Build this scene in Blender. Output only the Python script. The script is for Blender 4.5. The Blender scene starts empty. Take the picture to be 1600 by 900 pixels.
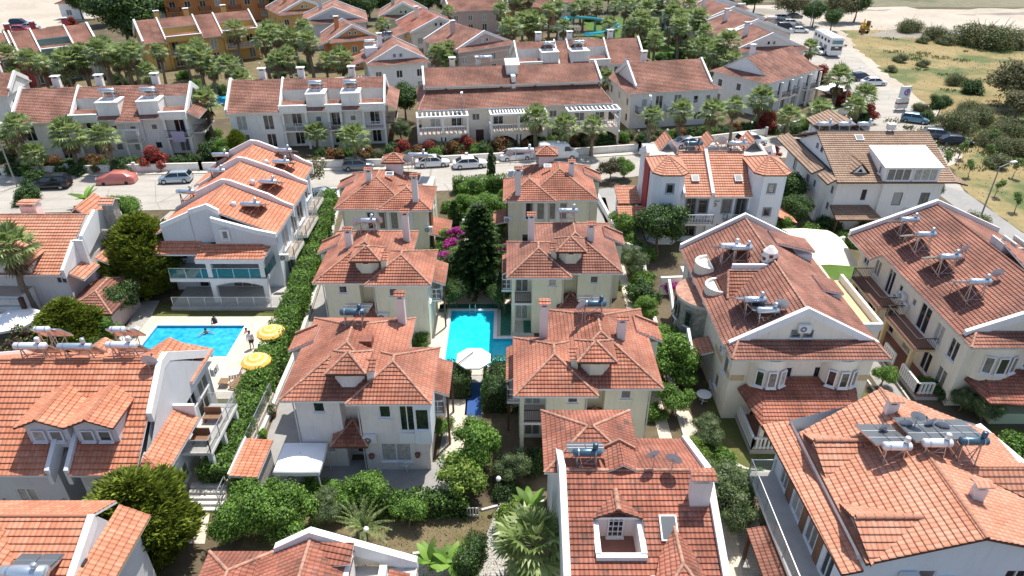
import bpy,math,random
from mathutils import Vector,Matrix
R=math.radians
scene=bpy.context.scene
PITCH,FPX,CAMH=31.0,1080.0,34.0
cam_d=bpy.data.cameras.new('camera');cam=bpy.data.objects.new('camera',cam_d)
scene.collection.objects.link(cam)
cam.location=(0,0,CAMH);cam.rotation_euler=(R(90-PITCH),0,0)
cam_d.sensor_width=36;cam_d.lens=36*FPX/1600
cam_d.clip_start=0.5;cam_d.clip_end=3000
scene.camera=cam
SUN_EL,SUN_AZ=67.0,33.0
world=bpy.data.worlds.new('World');scene.world=world;world.use_nodes=True
wn=world.node_tree.nodes;wl=world.node_tree.links
sky=wn.new('ShaderNodeTexSky');sky.sky_type='NISHITA';sky.sun_disc=False
sky.sun_elevation=R(SUN_EL);sky.sun_rotation=R(SUN_AZ);sky.air_density=1.0;sky.dust_density=1.5
wn['Background'].inputs[1].default_value=0.135
wl.new(sky.outputs[0],wn['Background'].inputs[0])
sd=bpy.data.lights.new('sun','SUN');sd.energy=4.35;sd.angle=R(0.53);sd.color=(1.0,0.96,0.88)
so=bpy.data.objects.new('sun',sd);scene.collection.objects.link(so)
_d=Vector((math.sin(R(SUN_AZ))*math.cos(R(SUN_EL)),math.cos(R(SUN_AZ))*math.cos(R(SUN_EL)),math.sin(R(SUN_EL))))
so.rotation_euler=_d.to_track_quat('Z','Y').to_euler();so.location=(0,0,80)
scene.view_settings.view_transform='Standard';scene.view_settings.look='None'
scene.view_settings.gamma=1.0;scene.view_settings.exposure=0.47
scene.render.engine='CYCLES'
def W(px,py,z=0.0):
 """point of the photograph (1600x900) that lies at height z"""
 P=R(PITCH);a=(px-800)/FPX;b=(450-py)/FPX
 dy=math.cos(P)+b*math.sin(P);dz=-math.sin(P)+b*math.cos(P)
 t=(z-CAMH)/dz
 return Vector((a*t,dy*t,z))
def PX(x,y,z=0.0):
 P=R(PITCH);z-=CAMH
 d=y*math.cos(P)-z*math.sin(P);u=y*math.sin(P)+z*math.cos(P)
 return 800+FPX*x/d,450-FPX*u/d
M={}
def _new(name,rough=0.8,metal=0.0,spec=None):
 m=bpy.data.materials.new(name);m.use_nodes=True;M[name]=m
 nt=m.node_tree;b=nt.nodes['Principled BSDF']
 b.inputs['Roughness'].default_value=rough;b.inputs['Metallic'].default_value=metal
 if spec is not None:b.inputs['Specular IOR Level'].default_value=spec
 return m,nt,b
def _mathn(nt,op,a,b=None,c=None):
 n=nt.nodes.new('ShaderNodeMath');n.operation=op
 for i,v in enumerate((a,b,c)):
  if v is None:continue
  if isinstance(v,(int,float)):n.inputs[i].default_value=v
  else:nt.links.new(v,n.inputs[i])
 return n.outputs[0]
def _mix(nt,f,a,b,mode='MIX'):
 n=nt.nodes.new('ShaderNodeMix');n.data_type='RGBA';n.blend_type=mode
 for i,v in((0,f),(6,a),(7,b)):
  if isinstance(v,(int,float)):n.inputs[i].default_value=v
  elif isinstance(v,(tuple,list)):n.inputs[i].default_value=(*v[:3],1)
  else:nt.links.new(v,n.inputs[i])
 return n.outputs[2]
def _noise(nt,vec,scale,detail=4,rough=0.6):
 n=nt.nodes.new('ShaderNodeTexNoise');n.inputs['Scale'].default_value=scale
 n.inputs['Detail'].default_value=detail;n.inputs['Roughness'].default_value=rough
 if vec is not None:nt.links.new(vec,n.inputs['Vector'])
 return n.outputs['Fac']
def _ramp(nt,f,stops):
 n=nt.nodes.new('ShaderNodeValToRGB');nt.links.new(f,n.inputs[0]);e=n.color_ramp.elements
 while len(e)<len(stops):e.new(0.5)
 for el,(p,c)in zip(e,stops):
  el.position=p;el.color=(*c[:3],1)if len(c)>2 else(c[0],)*3+(1,)
 return n.outputs[0]
def _bump(nt,b,h,strength,dist):
 n=nt.nodes.new('ShaderNodeBump');n.inputs['Strength'].default_value=strength
 n.inputs['Distance'].default_value=dist;nt.links.new(h,n.inputs['Height'])
 nt.links.new(n.outputs[0],b.inputs['Normal'])
def _pos(nt):
 return nt.nodes.new('ShaderNodeNewGeometry').outputs['Position']
def paint(name,c,rough=0.75,var=0.10,scale=0.7,metal=0.0,dirt=0.0):
 """painted plaster, concrete, metal: slight mottling, optional rain streaks of grime"""
 m,nt,b=_new(name,rough,metal)
 p=_pos(nt)
 f=_noise(nt,p,scale,5,0.65)
 lo=[x*(1-var)for x in c];hi=[min(x*(1+var),0.95)for x in c]
 col=_ramp(nt,f,[(0.3,lo),(0.7,hi)])
 if dirt:
  mp=nt.nodes.new('ShaderNodeMapping');nt.links.new(p,mp.inputs[0]);mp.inputs['Scale'].default_value=(2.2,2.2,0.25)
  s=_noise(nt,mp.outputs[0],1.6,6,0.7)
  s=_ramp(nt,s,[(0.52,(0,)),(0.78,(dirt,))])
  col=_mix(nt,s,col,[x*0.45 for x in c])
 nt.links.new(col,b.inputs['Base Color'])
 _bump(nt,b,_noise(nt,p,25,3),0.12,0.02)
 return m
COURSE={}
def tile(name,c1,c2,c3,age=0.4,course=0.28,rib=0.22,stain=(0.13,0.10,0.08),relief=0.085,pale=0.0):
 """roman roof tiles laid in UV metres (u along the eave, v up the slope)"""
 COURSE[name]=course
 m,nt,b=_new(name,0.82)
 uv=nt.nodes.new('ShaderNodeUVMap').outputs[0]
 s=nt.nodes.new('ShaderNodeSeparateXYZ');nt.links.new(uv,s.inputs[0])
 u=_mathn(nt,'DIVIDE',s.outputs[0],rib);v=_mathn(nt,'DIVIDE',s.outputs[1],course)
 c=nt.nodes.new('ShaderNodeCombineXYZ')
 nt.links.new(_mathn(nt,'FLOOR',u),c.inputs[0]);nt.links.new(_mathn(nt,'FLOOR',v),c.inputs[1])
 w=nt.nodes.new('ShaderNodeTexWhiteNoise');w.noise_dimensions='2D';nt.links.new(c.outputs[0],w.inputs[0])
 big=_noise(nt,uv,0.45,5,0.6)
 k=_mathn(nt,'ADD',_mathn(nt,'MULTIPLY',w.outputs[0],0.34),_mathn(nt,'MULTIPLY',big,0.95))
 col=_ramp(nt,k,[(0.28,c1),(0.58,c2),(0.9,c3)])
 mp=nt.nodes.new('ShaderNodeMapping');nt.links.new(uv,mp.inputs[0]);mp.inputs['Scale'].default_value=(1.6,0.55,1)
 d=_noise(nt,mp.outputs[0],1.3,7,0.72)
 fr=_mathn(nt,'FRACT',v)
 lich=_mathn(nt,'ADD',d,_mathn(nt,'MULTIPLY',_mathn(nt,'SUBTRACT',w.outputs[0],0.5),0.22))
 st=_ramp(nt,lich,[(0.52,(0,)),(0.72,(age,))])
 col=_mix(nt,st,col,stain)
 if pale:
  g=_ramp(nt,_noise(nt,uv,0.8,6,0.7),[(0.55,(0,)),(0.75,(pale,))])
  col=_mix(nt,g,col,(0.55,0.42,0.34))
 mp=nt.nodes.new('ShaderNodeMapping');nt.links.new(uv,mp.inputs[0]);mp.inputs['Scale'].default_value=(4.2,0.5,1)
 sk=_ramp(nt,_noise(nt,mp.outputs[0],1.0,5,0.7),[(0.55,(0,)),(0.8,(min(.75,age*1.1),))]);col=_mix(nt,sk,col,[x*.5 for x in c1])
 lt=_ramp(nt,_noise(nt,uv,0.23,3,0.6),[(0.38,(.55,)),(0.62,(1.0,))]);col=_mix(nt,1.0,col,lt,'MULTIPLY')if age>.3 else col
 j=_ramp(nt,fr,[(0.0,(0.42,)),(0.10,(0.30,)),(0.16,(0.0,))])  # dark joint line at each course edge, shade of the step put into the colour
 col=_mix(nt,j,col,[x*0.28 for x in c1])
 nt.links.new(col,b.inputs['Base Color'])
 ribs=_mathn(nt,'ABSOLUTE',_mathn(nt,'SINE',_mathn(nt,'MULTIPLY',u,math.pi)))
 h=_mathn(nt,'ADD',_mathn(nt,'MULTIPLY',ribs,0.75),_mathn(nt,'MULTIPLY',_mathn(nt,'SUBTRACT',1.0,fr),0.45))
 _bump(nt,b,h,0.95,relief)
 return m
def flat(name,c,rough=0.5,metal=0.0,spec=None,coat=0.0,alpha=1.0):
 m,nt,b=_new(name,rough,metal,spec);b.inputs['Base Color'].default_value=(*c,1)
 if coat:b.inputs['Coat Weight'].default_value=coat;b.inputs['Coat Roughness'].default_value=0.05
 if alpha<1:b.inputs['Alpha'].default_value=alpha
 return m
def leafmat(name,c1,c2,c3,rough=0.55,trans=0.25):
 m,nt,b=_new(name,rough,spec=0.3)
 g=nt.nodes.new('ShaderNodeNewGeometry')
 f=_noise(nt,g.outputs['Position'],0.9,3,0.6)
 k=_mathn(nt,'ADD',_mathn(nt,'MULTIPLY',g.outputs['Random Per Island'],0.65),_mathn(nt,'MULTIPLY',f,0.5))
 col=_ramp(nt,k,[(0.2,c1),(0.55,c2),(0.9,c3)])
 nt.links.new(col,b.inputs['Base Color'])
 t=nt.nodes.new('ShaderNodeBsdfTranslucent');nt.links.new(_mix(nt,0.5,col,[x*1.6 for x in c3]),t.inputs[0])
 mx=nt.nodes.new('ShaderNodeMixShader');mx.inputs[0].default_value=trans
 nt.links.new(b.outputs[0],mx.inputs[1]);nt.links.new(t.outputs[0],mx.inputs[2])
 nt.links.new(mx.outputs[0],nt.nodes['Material Output'].inputs[0])
 return m
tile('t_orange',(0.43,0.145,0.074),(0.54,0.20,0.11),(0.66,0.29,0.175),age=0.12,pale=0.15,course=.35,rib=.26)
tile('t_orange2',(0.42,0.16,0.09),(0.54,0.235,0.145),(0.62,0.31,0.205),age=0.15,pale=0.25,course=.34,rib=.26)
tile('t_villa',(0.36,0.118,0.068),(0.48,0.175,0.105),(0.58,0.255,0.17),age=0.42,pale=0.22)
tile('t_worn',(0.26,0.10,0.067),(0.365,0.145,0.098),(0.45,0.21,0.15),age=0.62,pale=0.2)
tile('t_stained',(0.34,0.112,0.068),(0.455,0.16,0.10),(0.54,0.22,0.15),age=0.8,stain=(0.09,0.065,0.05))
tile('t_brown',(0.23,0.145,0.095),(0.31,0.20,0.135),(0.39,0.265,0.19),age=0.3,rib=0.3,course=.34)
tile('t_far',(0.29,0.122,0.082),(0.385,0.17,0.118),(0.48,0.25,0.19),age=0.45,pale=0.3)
paint('w_white',(0.86,0.855,0.84),var=0.04,dirt=0.35)
paint('w_pink',(0.82,0.745,0.70),var=0.05,dirt=0.35)
paint('w_green',(0.79,0.765,0.59),var=0.05,dirt=0.4)
paint('w_cream',(0.84,0.765,0.64),var=0.05,dirt=0.35)
paint('w_grey',(0.62,0.63,0.64),var=0.05,dirt=0.25)
paint('w_bluewhite',(0.76,0.80,0.84),var=0.03,dirt=0.2)
paint('w_dust',(0.82,0.785,0.73),var=0.07,dirt=0.45)
paint('w_yellow',(0.66,0.40,0.12),var=0.06,dirt=0.3)
paint('w_orange',(0.62,0.25,0.08),var=0.06,dirt=0.3)
paint('w_red',(0.38,0.05,0.05),var=0.06,dirt=0.3)
paint('w_palegreen',(0.50,0.55,0.38),var=0.05,dirt=0.3)
paint('w_darkgreen',(0.20,0.28,0.24),var=0.06)
paint('w_beigeband',(0.60,0.45,0.25),var=0.05)
paint('w_render',(0.55,0.42,0.38),var=0.08,dirt=0.4)
paint('trim',(0.80,0.79,0.77),var=0.05,dirt=0.3)
paint('trim_old',(0.62,0.59,0.55),var=0.10,dirt=0.5)
paint('trim_grey',(0.28,0.30,0.33),var=0.05)
paint('wood_dark',(0.10,0.045,0.03),rough=0.6,var=0.2)
paint('wood_brown',(0.22,0.11,0.06),rough=0.6,var=0.25,scale=3)
paint('terrace',(0.45,0.36,0.30),var=0.12,scale=1.5)
paint('terrace_red',(0.28,0.13,0.09),var=0.12,scale=1.5)
paint('concrete',(0.46,0.44,0.41),var=0.12,scale=0.9,dirt=0.2)
paint('mortar',(0.40,0.21,0.145),var=0.45,scale=2.5,dirt=.5)
paint('stone',(0.36,0.33,0.29),var=0.5,scale=3.5)
paint('rust',(0.23,0.085,0.055),rough=0.8,var=0.3,scale=4)
paint('awning',(0.74,0.66,0.50),rough=0.9,var=0.03)
paint('canvas',(0.86,0.86,0.86),rough=0.9,var=0.02)
flat('glass',(0.018,0.022,0.026),0.06,spec=0.8)
paint('curtain',(0.20,0.19,0.17),rough=0.35,var=0.35,scale=3)
paint('curtain_pale',(0.42,0.40,0.36),rough=0.3,var=0.4,scale=4)
flat('shutter',(0.42,0.42,0.42),0.6)
flat('frame_white',(0.80,0.80,0.80),0.4)
flat('frame_grey',(0.17,0.19,0.22),0.5)
flat('frame_brown',(0.10,0.035,0.025),0.5)
flat('steel',(0.55,0.57,0.60),0.32,metal=0.85)
flat('tank_white',(0.74,0.77,0.79),0.3,metal=0.25)
flat('tank_blue',(0.07,0.13,0.18),0.35,metal=0.4)
flat('tank_bare',(0.55,0.62,0.68),0.28,metal=0.7)
flat('panel',(0.035,0.04,0.05),0.12,spec=0.9)
flat('panel_pale',(0.10,0.11,0.12),0.35,spec=0.4)
flat('iron',(0.03,0.03,0.035),0.5)
flat('black',(0.015,0.015,0.015),0.6)
flat('dish',(0.55,0.55,0.56),0.5)
flat('railglass',(0.03,0.20,0.20),0.05,spec=0.8,alpha=0.55)
flat('clearglass',(0.35,0.42,0.42),0.05,spec=0.8,alpha=0.22)
flat('plastic_white',(0.8,0.8,0.8),0.4)
flat('ac_white',(0.72,0.71,0.68),0.45)
flat('void',(0.02,0.018,0.016),0.9)
class MB:
 def __init__(s):s.v=[];s.f=[];s.m=[];s.uv=[];s.sm=[];s.mats=[]
 def mi(s,mat):
  if mat not in s.mats:s.mats.append(mat)
  return s.mats.index(mat)
 def add(s,pts,mat,uv=None,smooth=False):
  i=len(s.v);s.v+=[tuple(p)for p in pts];s.f.append(tuple(range(i,i+len(pts))))
  s.m.append(s.mi(mat));s.uv.append(uv);s.sm.append(smooth)
 def grid(s,rows,mat,closed=False,smooth=True):
  """rows of points joined into quads, vertices shared"""
  i0=len(s.v);n=len(rows[0]);k=s.mi(mat)
  for r in rows:s.v+=[tuple(p)for p in r]
  for a in range(len(rows)-1):
   for b in range(n if closed else n-1):
    c=(b+1)%n
    s.f.append((i0+a*n+b,i0+a*n+c,i0+(a+1)*n+c,i0+(a+1)*n+b))
    s.m.append(k);s.uv.append(None);s.sm.append(smooth)
 def prism(s,poly,z0,z1,mat,top=None,bottom=True):
  n=len(poly)
  lo=[(p[0],p[1],z0)for p in poly];hi=[(p[0],p[1],z1)for p in poly]
  for i in range(n):
   j=(i+1)%n;s.add([lo[i],lo[j],hi[j],hi[i]],mat)
  s.add(hi,top or mat)
  if bottom:s.add(lo[::-1],mat)
 def box(s,x0,y0,z0,x1,y1,z1,mat,top=None):
  if x0>x1:x0,x1=x1,x0
  if y0>y1:y0,y1=y1,y0
  s.prism([(x0,y0),(x1,y0),(x1,y1),(x0,y1)],z0,z1,mat,top)
 def beam(s,p,q,w,h,mat):
  p=Vector(p);q=Vector(q);d=q-p
  if d.length<1e-6:return
  d.normalize();a=d.cross(Vector((0,0,1)))
  if a.length<1e-3:a=Vector((1,0,0))
  a.normalize();b=a.cross(d).normalized();a=a*w/2;b=b*h/2
  c=[[e-a-b,e+a-b,e+a+b,e-a+b]for e in(p,q)]
  for i in range(4):
   j=(i+1)%4;s.add([c[0][i],c[0][j],c[1][j],c[1][i]],mat)
  s.add(c[0][::-1],mat);s.add(c[1],mat)
 def tube(s,p,q,r,mat,n=8,r2=None,cap=True):
  p=Vector(p);q=Vector(q);d=(q-p).normalized();r2=r if r2 is None else r2
  a=d.cross(Vector((0,0,1)))
  if a.length<1e-3:a=Vector((1,0,0))
  a.normalize();b=a.cross(d)
  rows=[[e+(a*math.cos(t)+b*math.sin(t))*rr for t in[2*math.pi*k/n for k in range(n)]]for e,rr in((p,r),(q,r2))]
  s.grid(rows,mat,True)
  if cap:
   s.add(rows[0][::-1],mat);s.add(rows[1],mat)
 def lathe(s,prof,c,mat,n=12,axis='z',smooth=True):
  rows=[]
  for r,h in prof:
   row=[]
   for k in range(n):
    t=2*math.pi*k/n;x,y=r*math.cos(t),r*math.sin(t)
    row.append((c[0]+x,c[1]+y,c[2]+h)if axis=='z' else(c[0]+h,c[1]+x,c[2]+y))
   rows.append(row)
  s.grid(rows,mat,True,smooth)
 def xform(s,f):
  s.v=[tuple(f(Vector(p)))for p in s.v];return s
 def build(s,name,parent=None,loc=None,rotz=0.0):
  me=bpy.data.meshes.new(name)
  me.from_pydata(s.v,[],s.f)
  for m in s.mats:me.materials.append(M[m])
  me.polygons.foreach_set('material_index',s.m)
  me.polygons.foreach_set('use_smooth',s.sm)
  if any(u is not None for u in s.uv):
   flatuv=[]
   for f,u in zip(s.f,s.uv):
    if u is None:flatuv+=[0.0]*(2*len(f))
    else:
     for a in u:flatuv+=[a[0],a[1]]
   me.uv_layers.new(name='UVMap').data.foreach_set('uv',flatuv)
  me.update()
  o=bpy.data.objects.new(name,me);scene.collection.objects.link(o)
  if parent is not None:o.parent=parent
  if loc is not None:o.location=loc
  o.rotation_euler.z=rotz
  return o
def tag(o,label=None,cat=None,group=None,kind=None):
 if label:o['label']=label
 if cat:o['category']=cat
 if group:o['group']=group
 if kind:o['kind']=kind
 return o
def thing(name,label,cat,loc,rotz=0.0,group=None):
 o=bpy.data.objects.new(name,None);scene.collection.objects.link(o)
 o.empty_display_size=0.5
 o.location=loc;o.rotation_euler.z=rotz
 return tag(o,label,cat,group)
def dup(root,loc,rotz=0.0,label=None,group=None,scale=None):
 r=root.copy();scene.collection.objects.link(r);r.location=loc;r.rotation_euler.z=rotz
 if scale:r.scale=(scale if isinstance(scale,tuple)else(scale,)*3)
 if label:r['label']=label
 if group:r['group']=group
 for ch in list(root.children):
  c=ch.copy();scene.collection.objects.link(c);c.parent=r
  for g in list(ch.children):
   d=g.copy();scene.collection.objects.link(d);d.parent=c
 return r
ORD=['first','second','third','fourth','fifth','sixth','seventh','eighth','ninth','tenth','eleventh','twelfth','thirteenth','fourteenth','fifteenth','sixteenth','seventeenth','eighteenth','nineteenth','twentieth']+['twenty-'+w for w in 'first second third fourth fifth sixth seventh eighth ninth'.split()]+['thirtieth']+['thirty-'+w for w in 'first second third fourth fifth sixth seventh eighth ninth'.split()]
def ordinal_labels(objs,fmt,key=None):
 """give a row of look-alikes labels by their place from left to right in the view"""
 key=key or(lambda o:PX(*o.location)[0])
 n=len(objs)
 for i,o in enumerate(sorted(objs,key=key)):
  w='leftmost' if i==0 and n>1 else 'rightmost' if i==n-1 and n>1 else ORD[i]+' from the left'
  o['label']=fmt.replace('#',w)if n>1 else fmt.replace(', #','').replace('#','')
def clipv(poly,k,v,keep_above):
 out=[];n=len(poly)
 for i in range(n):
  a,b=poly[i],poly[(i+1)%n]
  fa,fb=a[k]-v,b[k]-v
  if not keep_above:fa,fb=-fa,-fb
  if fa>=0:out.append(a)
  if(fa>0>fb)or(fa<0<fb):
   t=fa/(fa-fb);out.append(tuple(a[j]+(b[j]-a[j])*t for j in range(len(a))))
 return out
def slope(mb,poly,mat,th=0.14,course=None,edge='trim',step=0.05,under=True):
 """one tiled roof face: overlapping courses on top, a slab with a fascia below"""
 course=course or COURSE.get(mat,.36)
 P=[Vector(p)for p in poly]
 n=Vector((0,0,0))
 for i in range(len(P)):
  a,b=P[i],P[(i+1)%len(P)]
  n+=Vector(((a.y-b.y)*(a.z+b.z),(a.z-b.z)*(a.x+b.x),(a.x-b.x)*(a.y+b.y)))
 n.normalize()
 if n.z<0:n=-n
 if n.z>0.9999:vdir=Vector((0,1,0))
 else:vdir=(Vector((0,0,1))-n*n.z).normalized()
 udir=vdir.cross(n).normalized()
 zlow=min(p.z for p in P)
 p0=next(p for p in P if p.z==zlow)
 uo=random.uniform(0,40)
 Q=[(p.x,p.y,p.z,(p-p0).dot(udir),(p-p0).dot(vdir))for p in P]
 vmin=min(q[4]for q in Q);vmax=max(q[4]for q in Q)
 k=math.floor(vmin/course)
 while k*course<vmax-1e-4:
  v0,v1=k*course,(k+1)*course
  S=clipv(Q,4,v0,True)
  if len(S)>2:S=clipv(S,4,v1,False)
  if len(S)>2:
   top=[];uvs=[]
   for q in S:
    lift=step*(1-(q[4]-v0)/course)+0.004
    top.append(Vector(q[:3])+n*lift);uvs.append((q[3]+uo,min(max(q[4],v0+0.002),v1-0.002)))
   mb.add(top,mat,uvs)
   low=[(q,t,w)for q,t,w in zip(S,top,uvs)if abs(q[4]-v0)<1e-4]
   if len(low)>=2:
    low.sort(key=lambda e:e[0][3]);a,b=low[0],low[-1]
    mb.add([a[1],b[1],b[1]-n*(step+0.02),a[1]-n*(step+0.02)],mat,[a[2],b[2],b[2],a[2]])
  k+=1
 dn=Vector((0,0,-th))
 for i in range(len(P)):
  a,b=P[i],P[(i+1)%len(P)];mb.add([a,b,b+dn,a+dn],edge)
 if under:mb.add([p+dn for p in P][::-1],edge)
def caps(mb,segs,mat='mortar',r=0.085):
 """row of half-round ridge tiles along each segment"""
 for p,q in segs:
  p=Vector(p);q=Vector(q);L=(q-p).length
  if L<0.3:continue
  n=max(1,int(L/0.42));d=(q-p)/n
  for i in range(n):
   a=p+d*i;b=a+d*1.06
   side=d.cross(Vector((0,0,1))).normalized();up=side.cross(d).normalized()
   rows=[]
   for e,rr in((a,r*1.15),(b,r*0.92)):
    rows.append([e+side*math.cos(t)*rr+up*(math.sin(t)*rr*0.8+0.035)for t in[math.pi*k/5 for k in range(6)]])
   mb.grid(rows,mat,False,True);mb.add(rows[0],mat)
def hip(mb,x0,y0,x1,y1,z,k,mat,cap='mortar',edge='trim',th=0.14,soffit=True,course=None):
 w,d=x1-x0,y1-y0;h=min(w,d)/2*k;m=min(w,d)/2
 A,B,C,D=(x0,y0,z),(x1,y0,z),(x1,y1,z),(x0,y1,z)
 if abs(w-d)<0.05:
  E=((x0+x1)/2,(y0+y1)/2,z+h);F=E;fs=[[A,B,E],[B,C,E],[C,D,E],[D,A,E]]
 elif w>d:
  E=(x0+m,(y0+y1)/2,z+h);F=(x1-m,(y0+y1)/2,z+h)
  fs=[[A,B,F,E],[B,C,F],[C,D,E,F],[D,A,E]]
 else:
  E=((x0+x1)/2,y0+m,z+h);F=((x0+x1)/2,y1-m,z+h)
  fs=[[A,B,E],[B,C,F,E],[C,D,F],[D,A,E,F]]
 for f in fs:slope(mb,f,mat,th=th,edge=edge,under=False,course=course)
 segs=[(A,E),(B,F),(C,F),(D,E)]if w>d else[(A,E),(B,E),(C,F),(D,F)]
 if E!=F:segs.append((E,F))
 caps(mb,segs,cap)
 if soffit:mb.add([(x0,y0,z-th),(x1,y0,z-th),(x1,y1,z-th),(x0,y1,z-th)],edge)
 return E,F
def gable(mb,x0,y0,x1,y1,z,zr,axis,mat,rp=0.5,z2=None,cap='mortar',edge='trim',course=None,th=0.14):
 """axis: direction of the ridge; rp: where the ridge lies across; z2: eave height of the far side"""
 z2=z if z2 is None else z2
 if axis=='x':
  yr=y0+(y1-y0)*rp
  slope(mb,[(x0,y0,z),(x1,y0,z),(x1,yr,zr),(x0,yr,zr)],mat,edge=edge,course=course,th=th)
  slope(mb,[(x0,yr,zr),(x1,yr,zr),(x1,y1,z2),(x0,y1,z2)],mat,edge=edge,course=course,th=th)
  if cap:caps(mb,[((x0,yr,zr),(x1,yr,zr))],cap)
 else:
  xr=x0+(x1-x0)*rp
  slope(mb,[(x0,y0,z),(xr,y0,zr),(xr,y1,zr),(x0,y1,z)],mat,edge=edge,course=course,th=th)
  slope(mb,[(xr,y0,zr),(x1,y0,z2),(x1,y1,z2),(xr,y1,zr)],mat,edge=edge,course=course,th=th)
  if cap:caps(mb,[((xr,y0,zr),(xr,y1,zr))],cap)
def parapet(mb,pts,w=0.28,up=0.28,dn=0.25,mat='trim'):
 for a,b in zip(pts[:-1],pts[1:]):
  a=Vector(a);b=Vector(b);d=Vector((b.x-a.x,b.y-a.y,0))
  if d.length<1e-4:continue
  s=Vector((d.y,-d.x,0)).normalized()*w/2
  U,D=Vector((0,0,up)),Vector((0,0,-dn))
  c=[[e-s+D,e+s+D,e+s+U,e-s+U]for e in(a,b)]
  for i in range(4):
   j=(i+1)%4;mb.add([c[0][i],c[0][j],c[1][j],c[1][i]],mat)
  mb.add(c[0][::-1],mat);mb.add(c[1],mat)
def split(mb,gap=.12):
 """separate the pieces of a mesh that stand clear of each other"""
 par=list(range(len(mb.f)))
 def find(a):
  while par[a]!=a:par[a]=par[par[a]];a=par[a]
  return a
 seen={}
 for i,f in enumerate(mb.f):
  for v in f:
   k=tuple(round(c*50)for c in mb.v[v])
   if k in seen:par[find(i)]=find(seen[k])
   else:seen[k]=i
 bx={}
 for i,f in enumerate(mb.f):
  r=find(i);q=[mb.v[v]for v in f];lo=[min(p[c]for p in q)for c in range(3)];hi=[max(p[c]for p in q)for c in range(3)]
  if r in bx:bx[r]=([min(a,b)for a,b in zip(bx[r][0],lo)],[max(a,b)for a,b in zip(bx[r][1],hi)])
  else:bx[r]=(lo,hi)
 ch=len(bx)>1
 while ch:
  ch=False;ks=list(bx)
  for a in ks:
   for b in ks:
    if a<b and a in bx and b in bx and all(bx[a][0][c]-gap<bx[b][1][c]and bx[b][0][c]-gap<bx[a][1][c]for c in range(3)):
     A,B=bx.pop(a),bx.pop(b);par[find(b)]=find(a);r=find(a)
     bx[r]=([min(x,y)for x,y in zip(A[0],B[0])],[max(x,y)for x,y in zip(A[1],B[1])]);ch=True
 if len(bx)<2:return[mb]
 out={}
 for i,f in enumerate(mb.f):
  m=out.setdefault(find(i),MB());j=len(m.v);m.v+=[mb.v[v]for v in f];m.f.append(tuple(range(j,j+len(f))));m.m.append(m.mi(mb.mats[mb.m[i]]));m.uv.append(mb.uv[i]);m.sm.append(False)
 return list(out.values())
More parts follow.
